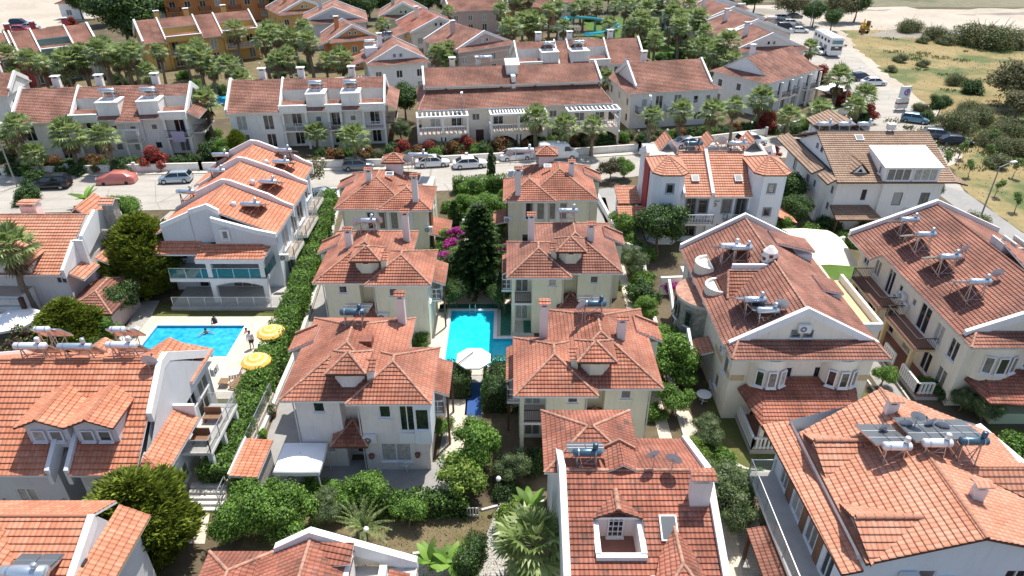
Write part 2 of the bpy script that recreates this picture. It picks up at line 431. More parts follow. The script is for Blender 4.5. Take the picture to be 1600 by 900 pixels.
class House:
 def __init__(s,name,label,loc,rotz=0.0,abs_=True,cat='house',wall='w_white',frame='frame_white',seed=0):
  s.o=thing(name,label,cat,(loc[0],loc[1],0),rotz)
  s.sh=Vector((-loc[0],-loc[1],0))if abs_ else Vector((0,0,0))
  s.wallmat=wall;s.frame=frame;s.rng=random.Random(seed*7+3)
  s.near=loc[1]<75
 def fin(s,mb,name,parent=None):
  if not mb.v:return None
  sh=s.sh
  mb.xform(lambda p:p+sh)
  out=None
  for m in([mb]if name in('window','railing','tile_coping','slatted_balcony','scaffold','wall','air_conditioner','balcony_door')else split(mb)):
   o=m.build(name,parent or s.o);out=out or o
  return out
 def window(s,a,d,out,u,z,w,h,kind='w',frame=None,trim=None,shift=.13):
  a=Vector((a[0],a[1],0))+out*shift;fr=frame or s.frame
  def P(uu,zz,dep):return a+d*uu-out*dep+Vector((0,0,zz))
  f=MB();g=MB();t=0.07 if w>0.5 else 0.05;dp=0.09
  def bar(u0,z0,u1,z1,mat=fr,d0=0.03,d1=0.11):
   c=[P(uu,zz,dd)for dd in(d0,d1)for uu,zz in((u0,z0),(u1,z0),(u1,z1),(u0,z1))]
   for q in((0,1,2,3),(0,1,5,4),(1,2,6,5),(2,3,7,6),(3,0,4,7)):f.add([c[i]for i in q],mat)
  bar(u,z,u+t,z+h);bar(u+w-t,z,u+w,z+h)
  bar(u+t,z,u+w-t,z+t);bar(u+t,z+h-t,u+w-t,z+h)
  if kind in('w','b')and w>0.9:
   n=2 if w<2 else int(w/0.8)
   for i in range(1,n):bar(u+w*i/n-t/2,z+t,u+w*i/n+t/2,z+h-t)
  if kind=='l':
   for i in range(1,3):bar(u+w*i/3-.02,z+t,u+w*i/3+.02,z+h-t)
   for i in range(1,4):bar(u+t,z+h*i/4-.02,u+w-t,z+h*i/4+.02)
  if kind in('w','l')and s.near:
   bar(u-0.06,z-0.07,u+w+0.06,z-0.005,'trim',-0.08,0.10)
  if trim:
   q=0.13
   bar(u-q,z-q,u-.005,z+h+q,trim,-0.03,0.0);bar(u+w+.005,z-q,u+w+q,z+h+q,trim,-0.03,0.0)
   bar(u-.004,z+h+.005,u+w+.004,z+h+q,trim,-0.035,0.0)
   bar(u-.004,z-q,u+w+.004,z-.005,trim,-0.05,0.0)
  nm={'w':'window','l':'window','b':'balcony_door','d':'door','s':'window','r':'window'}[kind]
  pm='wood_dark' if kind=='d' else 'shutter' if kind=='s' else 'glass'
  if kind in('w','b')and s.rng.random()<0.4:pm=s.rng.choice(['curtain','curtain','curtain_pale'])
  g.add([P(u+t,z+t,dp),P(u+w-t,z+t,dp),P(u+w-t,z+h-t,dp),P(u+t,z+h-t,dp)],pm)
  o=s.fin(f,nm);s.fin(g,'door_panel' if kind=='d' else 'shutter' if kind=='s' else 'pane',o)
 def plane(s,mb,a,b,z0,z1,ops=(),mat=None,trim=None):
  """vertical wall from a to b (outside on the right hand), with real openings: (u, z, w, h, kind)"""
  mat=mat or s.wallmat
  a3=Vector((a[0],a[1],0));d=Vector((b[0]-a[0],b[1]-a[1],0));L=d.length;d.normalize()
  out=Vector((d.y,-d.x,0))
  ops=[o for o in ops if o[0]>0.02 and o[0]+o[2]<L-0.02 and o[1]>=z0 and o[1]+o[3]<=z1]
  us=sorted({0.0,L}|{x for o in ops for x in(o[0],o[0]+o[2])})
  zs=sorted({z0,z1}|{x for o in ops for x in(o[1],o[1]+o[3])})
  def P(u,z,dep=0):return a3+d*u-out*dep+Vector((0,0,z))
  for i in range(len(us)-1):
   for j in range(len(zs)-1):
    cu,cz=(us[i]+us[i+1])/2,(zs[j]+zs[j+1])/2
    if any(o[0]<cu<o[0]+o[2]and o[1]<cz<o[1]+o[3]for o in ops):continue
    mb.add([P(us[i],zs[j]),P(us[i+1],zs[j]),P(us[i+1],zs[j+1]),P(us[i],zs[j+1])],mat)
  for o in ops:
   u,z,w,h=o[:4];kind=o[4]if len(o)>4 else 'w';dep=0.13 if kind!='v' else 1.6
   for q in([(u,z),(u+w,z)],[(u+w,z),(u+w,z+h)],[(u+w,z+h),(u,z+h)],[(u,z+h),(u,z)]):
    mb.add([P(*q[0]),P(*q[1]),P(*q[1],dep),P(*q[0],dep)],mat)
   if kind=='v':mb.add([P(u,z,dep),P(u+w,z,dep),P(u+w,z+h,dep),P(u,z+h,dep)],'w_dust')
   else:s.window(a,d,out,u,z,w,h,kind,trim=trim,shift=0)
 def block(s,mb,x0,y0,x1,y1,z0,z1,S=(),E=(),N=(),Wt=(),mat=None,top='concrete',trim=None,auto=True):
  """rectangular block of walls; S/N openings give u as x, E/Wt as y (absolute along the wall)"""
  S=list(S);E=list(E);N=list(N);Wt=list(Wt)
  if auto:
   for z in((1.0,4.1)if z0<1 else(z0+0.7,)):
    if z+1.3>z1:continue
    if not E and y1-y0>3:E+=[(y0+(y1-y0)*0.3,z,0.9,1.2),(y0+(y1-y0)*0.7,z,0.9,1.2)]if False else[]
    N+=[(x0+(x1-x0)*0.25,z,1.1,1.2),(x0+(x1-x0)*0.65,z,1.1,1.2)]if x1-x0>4 else[]
  f=lambda L,o:[(q[0]-o,)+tuple(q[1:])for q in L]
  r=lambda L,o:[(o-q[0]-q[2],)+tuple(q[1:])for q in L]
  s.plane(mb,(x0,y0),(x1,y0),z0,z1,f(S,x0),mat,trim)
  s.plane(mb,(x1,y0),(x1,y1),z0,z1,f(E,y0),mat,trim)
  s.plane(mb,(x1,y1),(x0,y1),z0,z1,r(N,x1),mat,trim)
  s.plane(mb,(x0,y1),(x0,y0),z0,z1,r(Wt,y1),mat,trim)
  mb.add([(x0,y0,z1),(x1,y0,z1),(x1,y1,z1),(x0,y1,z1)],top)
 def downpipe(s,x,y,z,z0=0):
  mb=MB();mb.tube((x,y,z0),(x,y,z),.05,'trim_old',6);s.fin(mb,'downpipe')
 def railing(s,parent,pts,z,kind='bars',h=1.0,mat=None):
  mb=MB();mat=mat or{'bars':'iron','white':'frame_white','glass':'steel','baluster':'trim','wood':'frame_white','clear':'steel','rail':'steel'}[kind]
  for p,q in zip(pts[:-1],pts[1:]):
   p=Vector((p[0],p[1],z));q=Vector((q[0],q[1],z));L=(q-p).length
   if L<0.1:continue
   up=Vector((0,0,1))
   if kind in('glass','clear'):
    g='railglass' if kind=='glass' else 'clearglass'
    mb.beam(p+up*(h*0.48),q+up*(h*0.48),0.02,h*0.86,g);mb.beam(p+up*h,q+up*h,0.05,0.04,mat)
    n=max(1,int(L/1.4))
    for i in range(n+1):e=p+(q-p)*i/n;mb.beam(e,e+up*h,0.05,0.05,mat)
   else:
    step={'bars':0.14,'white':0.3,'baluster':0.26,'wood':0.3,'rail':1.3}[kind];t={'baluster':0.12,'bars':0.022}.get(kind,0.05)
    n=max(1,int(L/step))
    for i in range(n+1):e=p+(q-p)*i/n;mb.beam(e,e+up*h,t,t,mat)
    mb.beam(p+up*h,q+up*h,0.16 if kind=='baluster' else 0.06,0.08 if kind=='baluster' else 0.05,mat)
    mb.beam(p+up*0.1,q+up*0.1,0.16 if kind=='baluster' else 0.05,0.05,mat)
    if kind in('white','rail'):mb.beam(p+up*h*.55,q+up*h*.55,0.03,0.04,mat)
  return s.fin(mb,'railing',parent)
 def balcony(s,x0,y0,x1,y1,z,sides='S',rail='bars',mat='trim',th=0.2,h=1.0,name='balcony',floor='terrace'):
  mb=MB();mb.box(x0,y0,z-th,x1,y1,z,mat,top=floor);o=s.fin(mb,name)
  e=0.07;c={'S':[(x0+e,y0+e),(x1-e,y0+e)],'E':[(x1-e,y0+e),(x1-e,y1)],'W':[(x0+e,y1),(x0+e,y0+e)],'N':[(x0+e,y1-e),(x1-e,y1-e)]}
  pts=[]
  for q in sides:
   if pts and(Vector(pts[-1])-Vector(c[q][0])).length<1e-3:pts.append(c[q][1])
   else:
    if pts:s.railing(o,pts,z,rail,h)
    pts=list(c[q])
  if pts:s.railing(o,pts,z,rail,h)
  return o
 def column(s,x,y,z0,z1,w=0.3,mat='trim'):
  mb=MB();mb.box(x-w/2,y-w/2,z0,x+w/2,y+w/2,z1,mat);s.fin(mb,'column')
 def chimney(s,x,y,z0,z1,w=0.6,d=0.6,mat=None,cap='t_villa'):
  mb=MB();mat=mat or s.wallmat
  mb.box(x-w/2,y-d/2,z0,x+w/2,y+d/2,z1,mat)
  for i in(-1,1):
   mb.box(x+i*w*.38-.05,y-d*.4,z1,x+i*w*.38+.05,y+d*.4,z1+.22,mat)
  mb.box(x-w*.2,y-d*.3,z1+0.001,x+w*.2,y+d*.3,z1+.05,'black')
  o=s.fin(mb,'chimney');c=MB();q=0.12;zt=z1+.22
  if cap=='flat':c.box(x-w/2-q,y-d/2-q,zt,x+w/2+q,y+d/2+q,zt+.1,'trim')
  else:
   slope(c,[(x-w/2-q,y-d/2-q,zt+.05),(x+w/2+q,y-d/2-q,zt+.05),(x+w/2+q,y,zt+.2),(x-w/2-q,y,zt+.2)],cap,th=.05)
   slope(c,[(x-w/2-q,y+d/2+q,zt+.05),(x+w/2+q,y+d/2+q,zt+.05),(x+w/2+q,y,zt+.2),(x-w/2-q,y,zt+.2)],cap,th=.05)
  s.fin(c,'chimney_cap',o);return o
 def ac(s,x,y,z,side='S'):
  mb=MB();w,h,t=0.85,0.6,0.32
  ax={'S':(Vector((1,0,0)),Vector((0,-1,0))),'E':(Vector((0,1,0)),Vector((1,0,0))),'W':(Vector((0,-1,0)),Vector((-1,0,0)))}[side]
  d,o=ax;c=Vector((x,y,z))
  def P(u,dep,zz):return c+d*u+o*dep+Vector((0,0,zz))
  q=[P(u,dep,zz)for dep in(0.05,t)for u,zz in((-w/2,0),(w/2,0),(w/2,h),(-w/2,h))]
  for i in((0,1,2,3),(4,5,6,7),(0,1,5,4),(1,2,6,5),(2,3,7,6),(3,0,4,7)):mb.add([q[k]for k in i],'ac_white')
  mb.add([P(-0.12+0.23*math.cos(a),t+.004,h/2+0.23*math.sin(a))for a in[2*math.pi*k/14 for k in range(14)]],'frame_grey')
  mb.add([P(-0.12+0.08*math.cos(a),t+.008,h/2+0.08*math.sin(a))for a in[2*math.pi*k/8 for k in range(8)]],'ac_white')
  for u in(-.3,.3):mb.beam(P(u,0,-.03),P(u,t,-.03),.04,.04,'steel')
  s.fin(mb,'air_conditioner')
 def skylight(s,x,y,z,ky=0.5,w=0.8,h=1.0,mat='panel_pale'):
  """on a face that rises towards +y with slope ky"""
  mb=MB();n=Vector((0,-ky,1)).normalized();v=Vector((0,1,ky)).normalized();u=Vector((1,0,0));c=Vector((x,y,z))
  def fr(a,b,d0,d1,m):
   q=[c+u*i*a+v*j*b+n*d for d in(d0,d1)for i,j in((-1,-1),(1,-1),(1,1),(-1,1))]
   for k in((4,5,6,7),(0,1,5,4),(1,2,6,5),(2,3,7,6),(3,0,4,7)):mb.add([q[e]for e in k],m)
  fr(w/2,h/2,0,.14,'trim');o=s.fin(mb,'skylight');mb=MB()
  c2=[c+u*i*(w/2-.08)+v*j*(h/2-.08)+n*.155 for i,j in((-1,-1),(1,-1),(1,1),(-1,1))]
  mb.add(c2,mat);s.fin(mb,'pane',o)
 def pergola(s,x0,y0,x1,y1,z,zb,n,mat='trim',slats='y',posts=True):
  mb=MB()
  mb.box(x0,y0,z-.28,x1,y0+.28,z,mat);mb.box(x0,y1-.2,z-.28,x1,y1,z,mat)
  mb.box(x0,y0+.28,z-.28,x0+.28,y1-.2,z,mat);mb.box(x1-.28,y0+.28,z-.28,x1,y1-.2,z,mat)
  for i in range(1,n):
   x=x0+.28+(x1-x0-.56)*i/n;mb.box(x-.09,y0+.285,z-.2,x+.09,y1-.205,z-.01,mat)
  if posts:
   for x in(x0+.15,x1-.15):mb.box(x-.14,y0+.01,zb,x+.14,y0+.27,z-.285,mat)
  s.fin(mb,'pergola')
 def lean_to(s,x0,y0,x1,y1,zl,zh,low='S',mat='t_villa',name='porch_roof',edge='trim'):
  mb=MB()
  q={'S':[(x0,y0,zl),(x1,y0,zl),(x1,y1,zh),(x0,y1,zh)],'N':[(x0,y0,zh),(x1,y0,zh),(x1,y1,zl),(x0,y1,zl)],'E':[(x0,y0,zh),(x1,y0,zl),(x1,y1,zl),(x0,y1,zh)],'W':[(x0,y0,zl),(x1,y0,zh),(x1,y1,zh),(x0,y1,zl)]}[low]
  slope(mb,q,mat,edge=edge);return s.fin(mb,name)
HEATERS={};DISHES={}
def solar(x,y,z,key,w=1.6,r=0.23,hgt=1.25,tank='tank_white',npan=2,pan='panel',L=1.9,rot=0.0,stand='steel',tilt=30,small=True,lim=True):
 """thermosiphon heater: tank on the camera side, collectors sloping down away from it. z: roof surface under the tank"""
 if lim:tilt=min(tilt,math.degrees(math.asin(min(.9,max(.05,(hgt-.4)/L)))))
 o=thing('solar_water_heater','','solar heater',(x,y,z),rot,'solar water heaters on the roofs')
 t=MB();prof=[(0.02,-w/2-.05),(r*.7,-w/2-.04),(r,-w/2+.02),(r,w/2-.02),(r*.7,w/2+.04),(0.02,w/2+.05)]
 t.lathe(prof,(0,0,hgt),tank,16,'x');
 for i in(-.32,.32):t.lathe([(r+.012,w*i-.03),(r+.012,w*i+.03)],(0,0,hgt),'steel',16,'x')
 t.build('tank',o)
 if small:
  t=MB();t.lathe([(0.01,.52),(.1,.52),(.14,.48),(.14,.2),(.1,.16)],(w*.3,0,hgt+.1),tank,10);t.build('feeder_tank',o)
 y0,y1=0.22,0.22+L*math.cos(R(tilt));z0,z1=hgt-0.15,hgt-0.15-L*math.sin(R(tilt))
 pw=max(w/2 if npan==2 else w/npan,0.92)
 for i in range(npan):
  p=MB();cx=(i-(npan-1)/2)*(pw+.05)
  d=Vector((0,y1-y0,z1-z0));n=Vector((0,-d.z,d.y)).normalized()*0.05
  c=[Vector((cx-pw/2,y0,z0)),Vector((cx+pw/2,y0,z0)),Vector((cx+pw/2,y1,z1)),Vector((cx-pw/2,y1,z1))]
  p.add([e+n for e in c],pan)
  for j in range(4):p.add([c[j]+n,c[(j+1)%4]+n,c[(j+1)%4]-n,c[j]-n],'steel')
  p.add([e-n for e in c],'rust' if stand=='rust' else 'steel')
  for j in(0.33,0.66):
   p.beam(c[0]+(c[3]-c[0])*j+n*1.15,c[1]+(c[2]-c[1])*j+n*1.15,.03,.01,'steel')
  p.build('collector_panel',o)
 f=MB()
 for sx in(-1,1):
  X=sx*w*.36
  f.beam((X,-.18,-.35),(X,0,hgt-r),.05,.05,stand);f.beam((X,.3,-.25),(X,.05,hgt-r),.05,.05,stand)
  f.beam((X,y1,-.5),(X,y1,z1),.04,.04,stand);f.beam((X,y0,z0-.07),(X,y1,z1-.07),.05,.05,stand)
  f.beam((X,-.15,.1),(X,y1,z1-.1),.04,.04,stand)
 f.beam((-w*.36,-.1,.25),(w*.36,-.1,.25),.04,.04,stand);f.beam((-w*.36,-.15,0),(w*.36,0,hgt-r),.03,.03,stand)
 f.beam((-w*.4,y1,z1-.07),(w*.4,y1,z1-.07),.05,.05,stand)
 f.tube((w*.45,0,hgt),(w*.5,y1,z1),.02,'black',5)
 f.build('stand',o)
 HEATERS.setdefault(key,[]).append(o);return o
def dish(x,y,z,key,r=0.42,az=20,h=0.9,mat='dish'):
 """dish looking up towards the back of the scene, seen from behind"""
 o=thing('satellite_dish','','satellite dish',(x,y,z),R(az),'satellite dishes on the roofs')
 mb=MB();c=Vector((0,0.1,h));n=Vector((0,math.cos(R(18)),math.sin(R(18))));a=Vector((1,0,0));b=n.cross(a)
 rows=[]
 for i in range(5):
  rr=r*i/4+.005;rows.append([c+(a*math.cos(t)+b*math.sin(t)*1.08)*rr+n*(0.25*rr*rr/r)for t in[2*math.pi*k/16 for k in range(16)]])
 mb.grid(rows,mat,True);mb.build('reflector',o)
 m=MB();m.tube((0,0,-.3),(0,0,h),.03,'steel',6);m.beam((0,0,h),c,.08,.08,'steel')
 tip=c+n*(r*1.1)-b*0.05;m.beam(c-b*-r*.9,tip,.02,.03,'iron');m.beam(tip-n*.08,tip+n*.06,.07,.07,'iron')
 m.build('mast',o)
 DISHES.setdefault(key,[]).append(o);return o
def V(px,py,y):
 """point of the photograph that lies in the upright plane y"""
 P=R(PITCH);a=(px-800)/FPX;b=(450-py)/FPX
 dy=math.cos(P)+b*math.sin(P);dz=-math.sin(P)+b*math.cos(P);t=y/dy
 return Vector((a*t,y,CAMH+dz*t))
def U(px,py,x):
 P=R(PITCH);a=(px-800)/FPX;b=(450-py)/FPX;t=x/a
 return Vector((x,t*(math.cos(P)+b*math.sin(P)),CAMH+t*(-math.sin(P)+b*math.cos(P))))
def O(px0,py0,px1,py1,y,kind='w'):
 """window opening on a facade at y, from its box in the photograph"""
 a=V(px0,py1,y);b=V(px1,py0,y);return(a.x,max(a.z,0.12),b.x-a.x,b.z-max(a.z,0.12),kind)
def OE(px0,py0,px1,py1,x,kind='w'):
 a=U(px0,py0,x);b=U(px1,py1,x);y0,y1=sorted((a.y,b.y))
 return(y0,min(a.z,b.z),y1-y0,abs(a.z-b.z),kind)
random.seed(5)
ZE=6.0
#the six villas round the small pool
def villa(label,ox,oy,mir,wall,tl='t_villa',front='windows',lean_z=4.8,lean=(9.5,10.3,2.4,6.0),seed=1,pf=-0.3,chim=((3.1,7.2),(7.0,5.5)),turret=True,rot=0.0):
 H=House('villa',label,(ox,oy),rot,abs_=False,wall=wall,seed=seed)
 X=(lambda x:-x)if mir else(lambda x:x)
 def xr(a,b):return(X(b),X(a))if mir else(a,b)
 def bx(mb,x0,y0,z0,x1,y1,z1,m):a,b=xr(x0,x1);mb.box(a,y0,z0,b,y1,z1,m)
 def blk(mb,x0,y0,x1,y1,z0,z1,S=(),**k):
  a,b=xr(x0,x1)
  S=[((X(q[0]+q[2])if mir else q[0]),)+tuple(q[1:])for q in S]
  if mir:k['E'],k['Wt']=k.get('Wt',()),k.get('E',())
  H.block(mb,a,y0,b,y1,z0,z1,S=S,**k)
 w=MB();yr=0.15
 if front=='pink':
  L=[(1.9,4.7,.75,1.1),(2.3,1.2,.6,.8,'s')]
  Rr=[(6.1,4.5,.75,1.15),(7.35,3.4,.95,2.25,'b'),(8.4,3.4,.62,2.25,'b')][:2]+[(5.9,.75,2.0,1.6)]
  Cn=[(3.95,.15,.85,2.05,'d')]
 elif front=='windows':
  L,Cn,Rr=[(1.9,4.8,.7,.7),(1.3,.9,.9,.8)],[],[(6.0,4.7,.7,.75),(5.6,.9,.9,1.1)]
 else:L,Cn,Rr=[],[],[]
 if front=='four':
  blk(w,.8,.5,9.0,8.8,0,ZE-.1,S=[(3.0+i*1.15,3.6,.8,1.9)for i in range(4)]+[(2.6,.3,1.0,2.0,'b'),(6,.6,1.6,1.4)],E=[(2.0,3.4,.9,1.7),(6,3.4,.9,1.2),(4.5,.3,1,2.1,'d')],Wt=[(3,3.8,.8,1),(6,3.8,.8,1)])
  p=MB()
  for i in range(5):bx(p,2.72+i*1.15,.38,3.4,2.95+i*1.15,.62,5.8,'trim')
  H.fin(p,'pilaster')
 else:
  blk(w,.8,.45,3.6,8.8,0,ZE-.1,S=L,Wt=[(3,3.8,.8,1),(6,3.8,.8,1),(4.4,.9,1,1)])
  blk(w,3.6,1.55,4.9,8.7,0,ZE-.1,S=Cn)
  if mir:
   blk(w,4.9,yr,7.4,5.5,0,ZE-.1,S=[(5.2 if not pf<-.5 else 5.35,4.7,.7,.75)]if front!='pink' else Rr)
   blk(w,7.4,2.0,9.1,5.5,0,ZE-.1,S=[(7.65,3.0,1.1,2.1,'b'),(7.65,.2,1.1,2.1,'b')],E=[(3,3.9,.9,1.1)])
  else:
   blk(w,4.9,yr,9.1,5.5,0,ZE-.1,S=Rr,E=[(1.2,3.4,.9,1.6),(3.4,3.3,.9,2.1,'b'),(2.8,.2,1.2,2.1,'b')])
  blk(w,4.9,5.5,7.0,8.8,0,ZE-.1,E=[(6.2,3.2,1.0,2.1,'b'),(7.6,3.9,.8,1.0)])
 H.fin(w,'wall')
 r=MB();a,b=xr(0,7.4);hip(r,a,0,b,9.3,ZE,.5,tl)
 a,b=xr(4.2,9.5);hip(r,a,pf,b,5.6,ZE,.5,tl,edge='trim')
 H.fin(r,'roof')
 r=MB();zt=ZE+.35
 P4=[(X(-1.0),5.6,ZE-.3),(X(-1.0),7.6,ZE-.3),(X(.9),7.6,ZE+.62),(X(.9),5.6,ZE+.62)]
 slope(r,P4,tl);parapet(r,[(X(-1.0),7.55,ZE-.25),(X(.7),7.55,ZE+.5)],w=.14,up=.2,dn=.1,mat='mortar')
 H.fin(r,'side_roof');c=MB();bx(c,-.75,5.8,0,.795,7.4,ZE-.5,wall);H.fin(c,'side_bay')
 if turret:
  t=MB();cx,cy=X(4.25),1.75
  oc=[(cx+1.0*math.cos(R(22.5+45*k)),cy+1.0*math.sin(R(22.5+45*k)))for k in range(8)]
  t.prism(oc,ZE-.2,ZE+1.65,wall)
  t.box(cx-.2,cy-.97,ZE+1.35,cx+.2,cy-.90,ZE+1.5,'black')
  o=H.fin(t,'turret');t=MB();hip(t,cx-1.25,cy-1.2,cx+1.25,cy+1.2,ZE+1.68,.62,tl,edge='wood_dark');
  t2=t;H.fin(t2,'turret_roof',o)
  c=MB();a=X(5.6);c.box(a-.22,1.2,ZE,a+.22,1.8,ZE+1.5,wall);slope(c,[(a-.35,1.05,ZE+1.5),(a+.35,1.05,ZE+1.5),(a+.35,1.95,ZE+1.8),(a-.35,1.95,ZE+1.8)],tl,th=.06);H.fin(c,'flue')
 for i,(cx,cy)in enumerate(chim):
  H.chimney(X(cx),cy,ZE+.3,ZE+(2.9 if i==1 else 2.5),.55,.55,mat='w_pink')
 l0,l1,m0,m1=lean;a,b=xr(l0-.3,l1)
 H.lean_to(a,m0,b,m1,lean_z-.35,lean_z+.1,'W' if mir else 'E',tl,name='canopy_roof')
 for yy in(m0+.15,m1-.15):H.column(X(l1-.15),yy,0,lean_z-.5,.14,'wood_dark')
 a,b=xr(9.1,9.95)
 if front!='four':
  H.balcony(a,2.2,b,4.9,3.1,'SE' if not mir else 'SW','white')
 if mir and front!='four':
  a,b=xr(7.4,9.1);H.balcony(a,.2,b,1.995,3.0,'S','bars',floor='terrace');H.column(X(8.95),.35,3.0,ZE-.15,.25,wall);H.column(X(8.95),.35,0,2.79,.25,wall)
 H.downpipe(X(.72),.38,ZE-.15);H.downpipe(X(4.82),.08 if front!='four' else .42,ZE-.15);H.downpipe(X(9.16),5.4,ZE-.2)
 if front!='four':
  p=MB();a,b=xr(2.9,5.3)
  z=2.75;cx=X(4.1);A,B,C,D=(a,-.6,z),(b,-.6,z),(b,1.5,z+.25),(a,1.5,z+.25);T=(cx,1.2,z+.75)
  for f in([A,B,T],[B,C,T],[D,A,T]):slope(p,f,tl,th=.12,edge='wood_dark',under=True)
  caps(p,[(A,T),(B,T)]);H.fin(p,'porch_roof')
  H.ac(X(5.35)if not mir else X(2.2),.15 if not mir else .45,2.6)
 return H,X
A3,X=villa('pinkish two-storey villa left of the small pool with a white tent at its corner',-14.45,33.0,False,'w_pink',front='pink',seed=1,chim=((6.6,8.2),))
p=MB()
for x0,x1 in((7.25,8.25),):
 p.box(x0,.02,2.5,x1+.0,.14,3.32,'plastic_white')
A3.fin(p,'lattice_panel')
b=MB();A3.block(b,8.3,-.18,9.35,2.4,2.6,5.8,S=[(8.38,3.75,.88,1.75)],auto=False,mat='w_bluewhite');A3.fin(b,'corner_bay')
f=MB();f.box(-.35+4.75,4.1,ZE+1.0,5.2,4.9,ZE+1.62,'rust');A3.fin(f,'roof_hatch')
p=MB()
for i,(x,z)in enumerate(((5.3,1.2),(8.3,1.3))):
 p=MB();p.lathe([(.05,0),(.16,.05),(.2,.3),(.02,.3)],(x,-.02,z),'rust',8);A3.fin(p,'wall_planter')
A2,_=villa('pale green villa in the middle of the left column, two dishes on its ridge',-15.9,47.3,False,'w_green',seed=2,chim=((2.3,4.2),(6.7,6.8)))
A1,_=villa('left roadside villa with four tall windows in a row, at the end of the hedge',-17.3,61.4,False,'w_green',front='four',seed=3,lean_z=2.9,lean=(9.0,11.0,.8,4.8),chim=((3.0,3.6),(7.9,.9)),turret=False)
B3,_=villa('pale green villa right of the small pool, directly behind the stained terrace house',9.6,34.2,True,'w_green',seed=4,pf=-.75,chim=((2.3,4.0),(7.4,5.3)),lean=(9.5,10.0,2.6,6.4),lean_z=4.9)
B2,_=villa('pale green villa under dark mossy tiles, in the middle of the right column',9.05,48.9,True,'w_green',tl='t_worn',seed=5,pf=-.75,chim=((2.4,3.6),(7.4,4.6)),lean=(9.3,9.9,2.6,6.0))
B1,_=villa('right roadside villa with four tall windows in a row, in front of the white van',8.6,63.6,True,'w_green',front='four',seed=6,lean_z=2.9,lean=(9.0,10.6,1.6,4.8),chim=((2.5,3.6),(8.0,0.6)),turret=False)
for Hh,cx in((A1,5.0),(B1,-4.9)):
 t=MB();t.box(cx-.8,6.6,6,cx+.8,8.0,8.35,'w_pink');o=Hh.fin(t,'turret');t=MB();hip(t,cx-1.2,6.3,cx+1.2,8.4,8.37,.6,'t_villa',edge='wood_dark');Hh.fin(t,'turret_roof',o)
 s_=1 if Hh is A1 else-1
 p=MB();x0,x1=sorted((s_*9.05,s_*9.2));p.box(x0,1.6,0,x1,3.2,5.6,'wood_brown');Hh.fin(p,'brown_panel')
 Hh.ac(s_*9.0,.5,3.4)
 Hh.skylight(s_*4.9,4.6,7.8,.5,.8,.5)
solar(-10.7,38.9,7.85,'A3',tank='tank_blue',hgt=.9)
solar(-12.3,53.0,7.85,'A2',tank='tank_bare',hgt=.95);dish(-13.0,52.6,7.9,'A2',.45,30);dish(-11.4,53.0,7.9,'A2',.42,-20)
solar(5.6,39.9,7.9,'B3',tank='tank_blue',hgt=.9);dish(4.8,39.4,7.9,'B3',.42,30)
solar(4.9,55.0,7.85,'B2',tank='tank_bare',hgt=.95)
solar(-9.8,68.9,7.6,'A1',tank='tank_bare',npan=3,w=2.0,hgt=1.2);dish(-10.8,68.0,7.7,'A1',.5,10)
solar(1.2,70.4,7.6,'B1',tank='tank_white',npan=3,w=2.2,hgt=1.2);dish(-.2,70.0,7.6,'B1',.45,10)
#E: large house with twin dormers, lower left
Ee=House('house','large house with bright orange roof and twin dormers, tanks along its ridge',(-27,34),wall='w_grey',seed=11)
w=MB()
Ee.block(w,-33.5,29.0,-26.5,38.5,0,4.5,S=[O(88,755,105,812,29.0)[:5],(-29.5,.5,1.2,2.2,'b')])
Ee.block(w,-26.5,31.2,-25.3,38.5,0,5.0)
Ee.block(w,-25.3,29.0,-20.6,33.3,0,4.5,E=[(30.0,1.0,.7,1.2),(31.2,1.0,.7,1.2),(30.2,3.0,.7,1.1)]);Ee.block(w,-25.3,33.31,-21.5,40.0,0,4.5,auto=False,E=[(33.6,3.05,1.4,2.1,'b'),(35.4,3.05,1.4,2.1,'b'),(37.4,3.05,1.8,2.1,'b'),(34,.95,1.8,2.1,'b'),(37,.95,2,2.1,'b')])if False else Ee.block(w,-25.3,33.31,-21.5,39.0,0,5.0,auto=False,E=[(33.6,2.85,1.4,2.1,'b'),(35.3,2.85,1.3,2.05,'b'),(37.0,2.85,1.6,2.05,'b'),(34,.95,1.6,1.8,'b'),(36.4,.95,1.8,1.8,'b')])
yr,zr=33.9,8.5
w.add([(-21.45,29.2,4.4),(-21.45,39.2,4.4),(-21.45,yr,zr)],'w_grey');w.add([(-21.2,29.2,4.4),(-21.2,39.2,4.4),(-21.2,yr,zr)],'w_grey')
Ee.fin(w,'wall')
r=MB();k=(zr-4.5)/(yr-28.3);ym=30.6;zm=4.5+k*(ym-28.3)
for x0,x1 in((-34,-26.55),(-25.35,-21.5)):slope(r,[(x0,28.3,4.5),(x1,28.3,4.5),(x1,ym,zm),(x0,ym,zm)],'t_orange')
slope(r,[(-34,ym,zm),(-21.5,ym,zm),(-21.5,yr,zr),(-34,yr,zr)],'t_orange')
slope(r,[(-34,yr,zr),(-21.5,yr,zr),(-21.5,39.5,4.9),(-34,39.5,4.9)],'t_orange')
caps(r,[((-34,yr,zr),(-21.5,yr,zr))],'t_orange');Ee.fin(r,'roof')
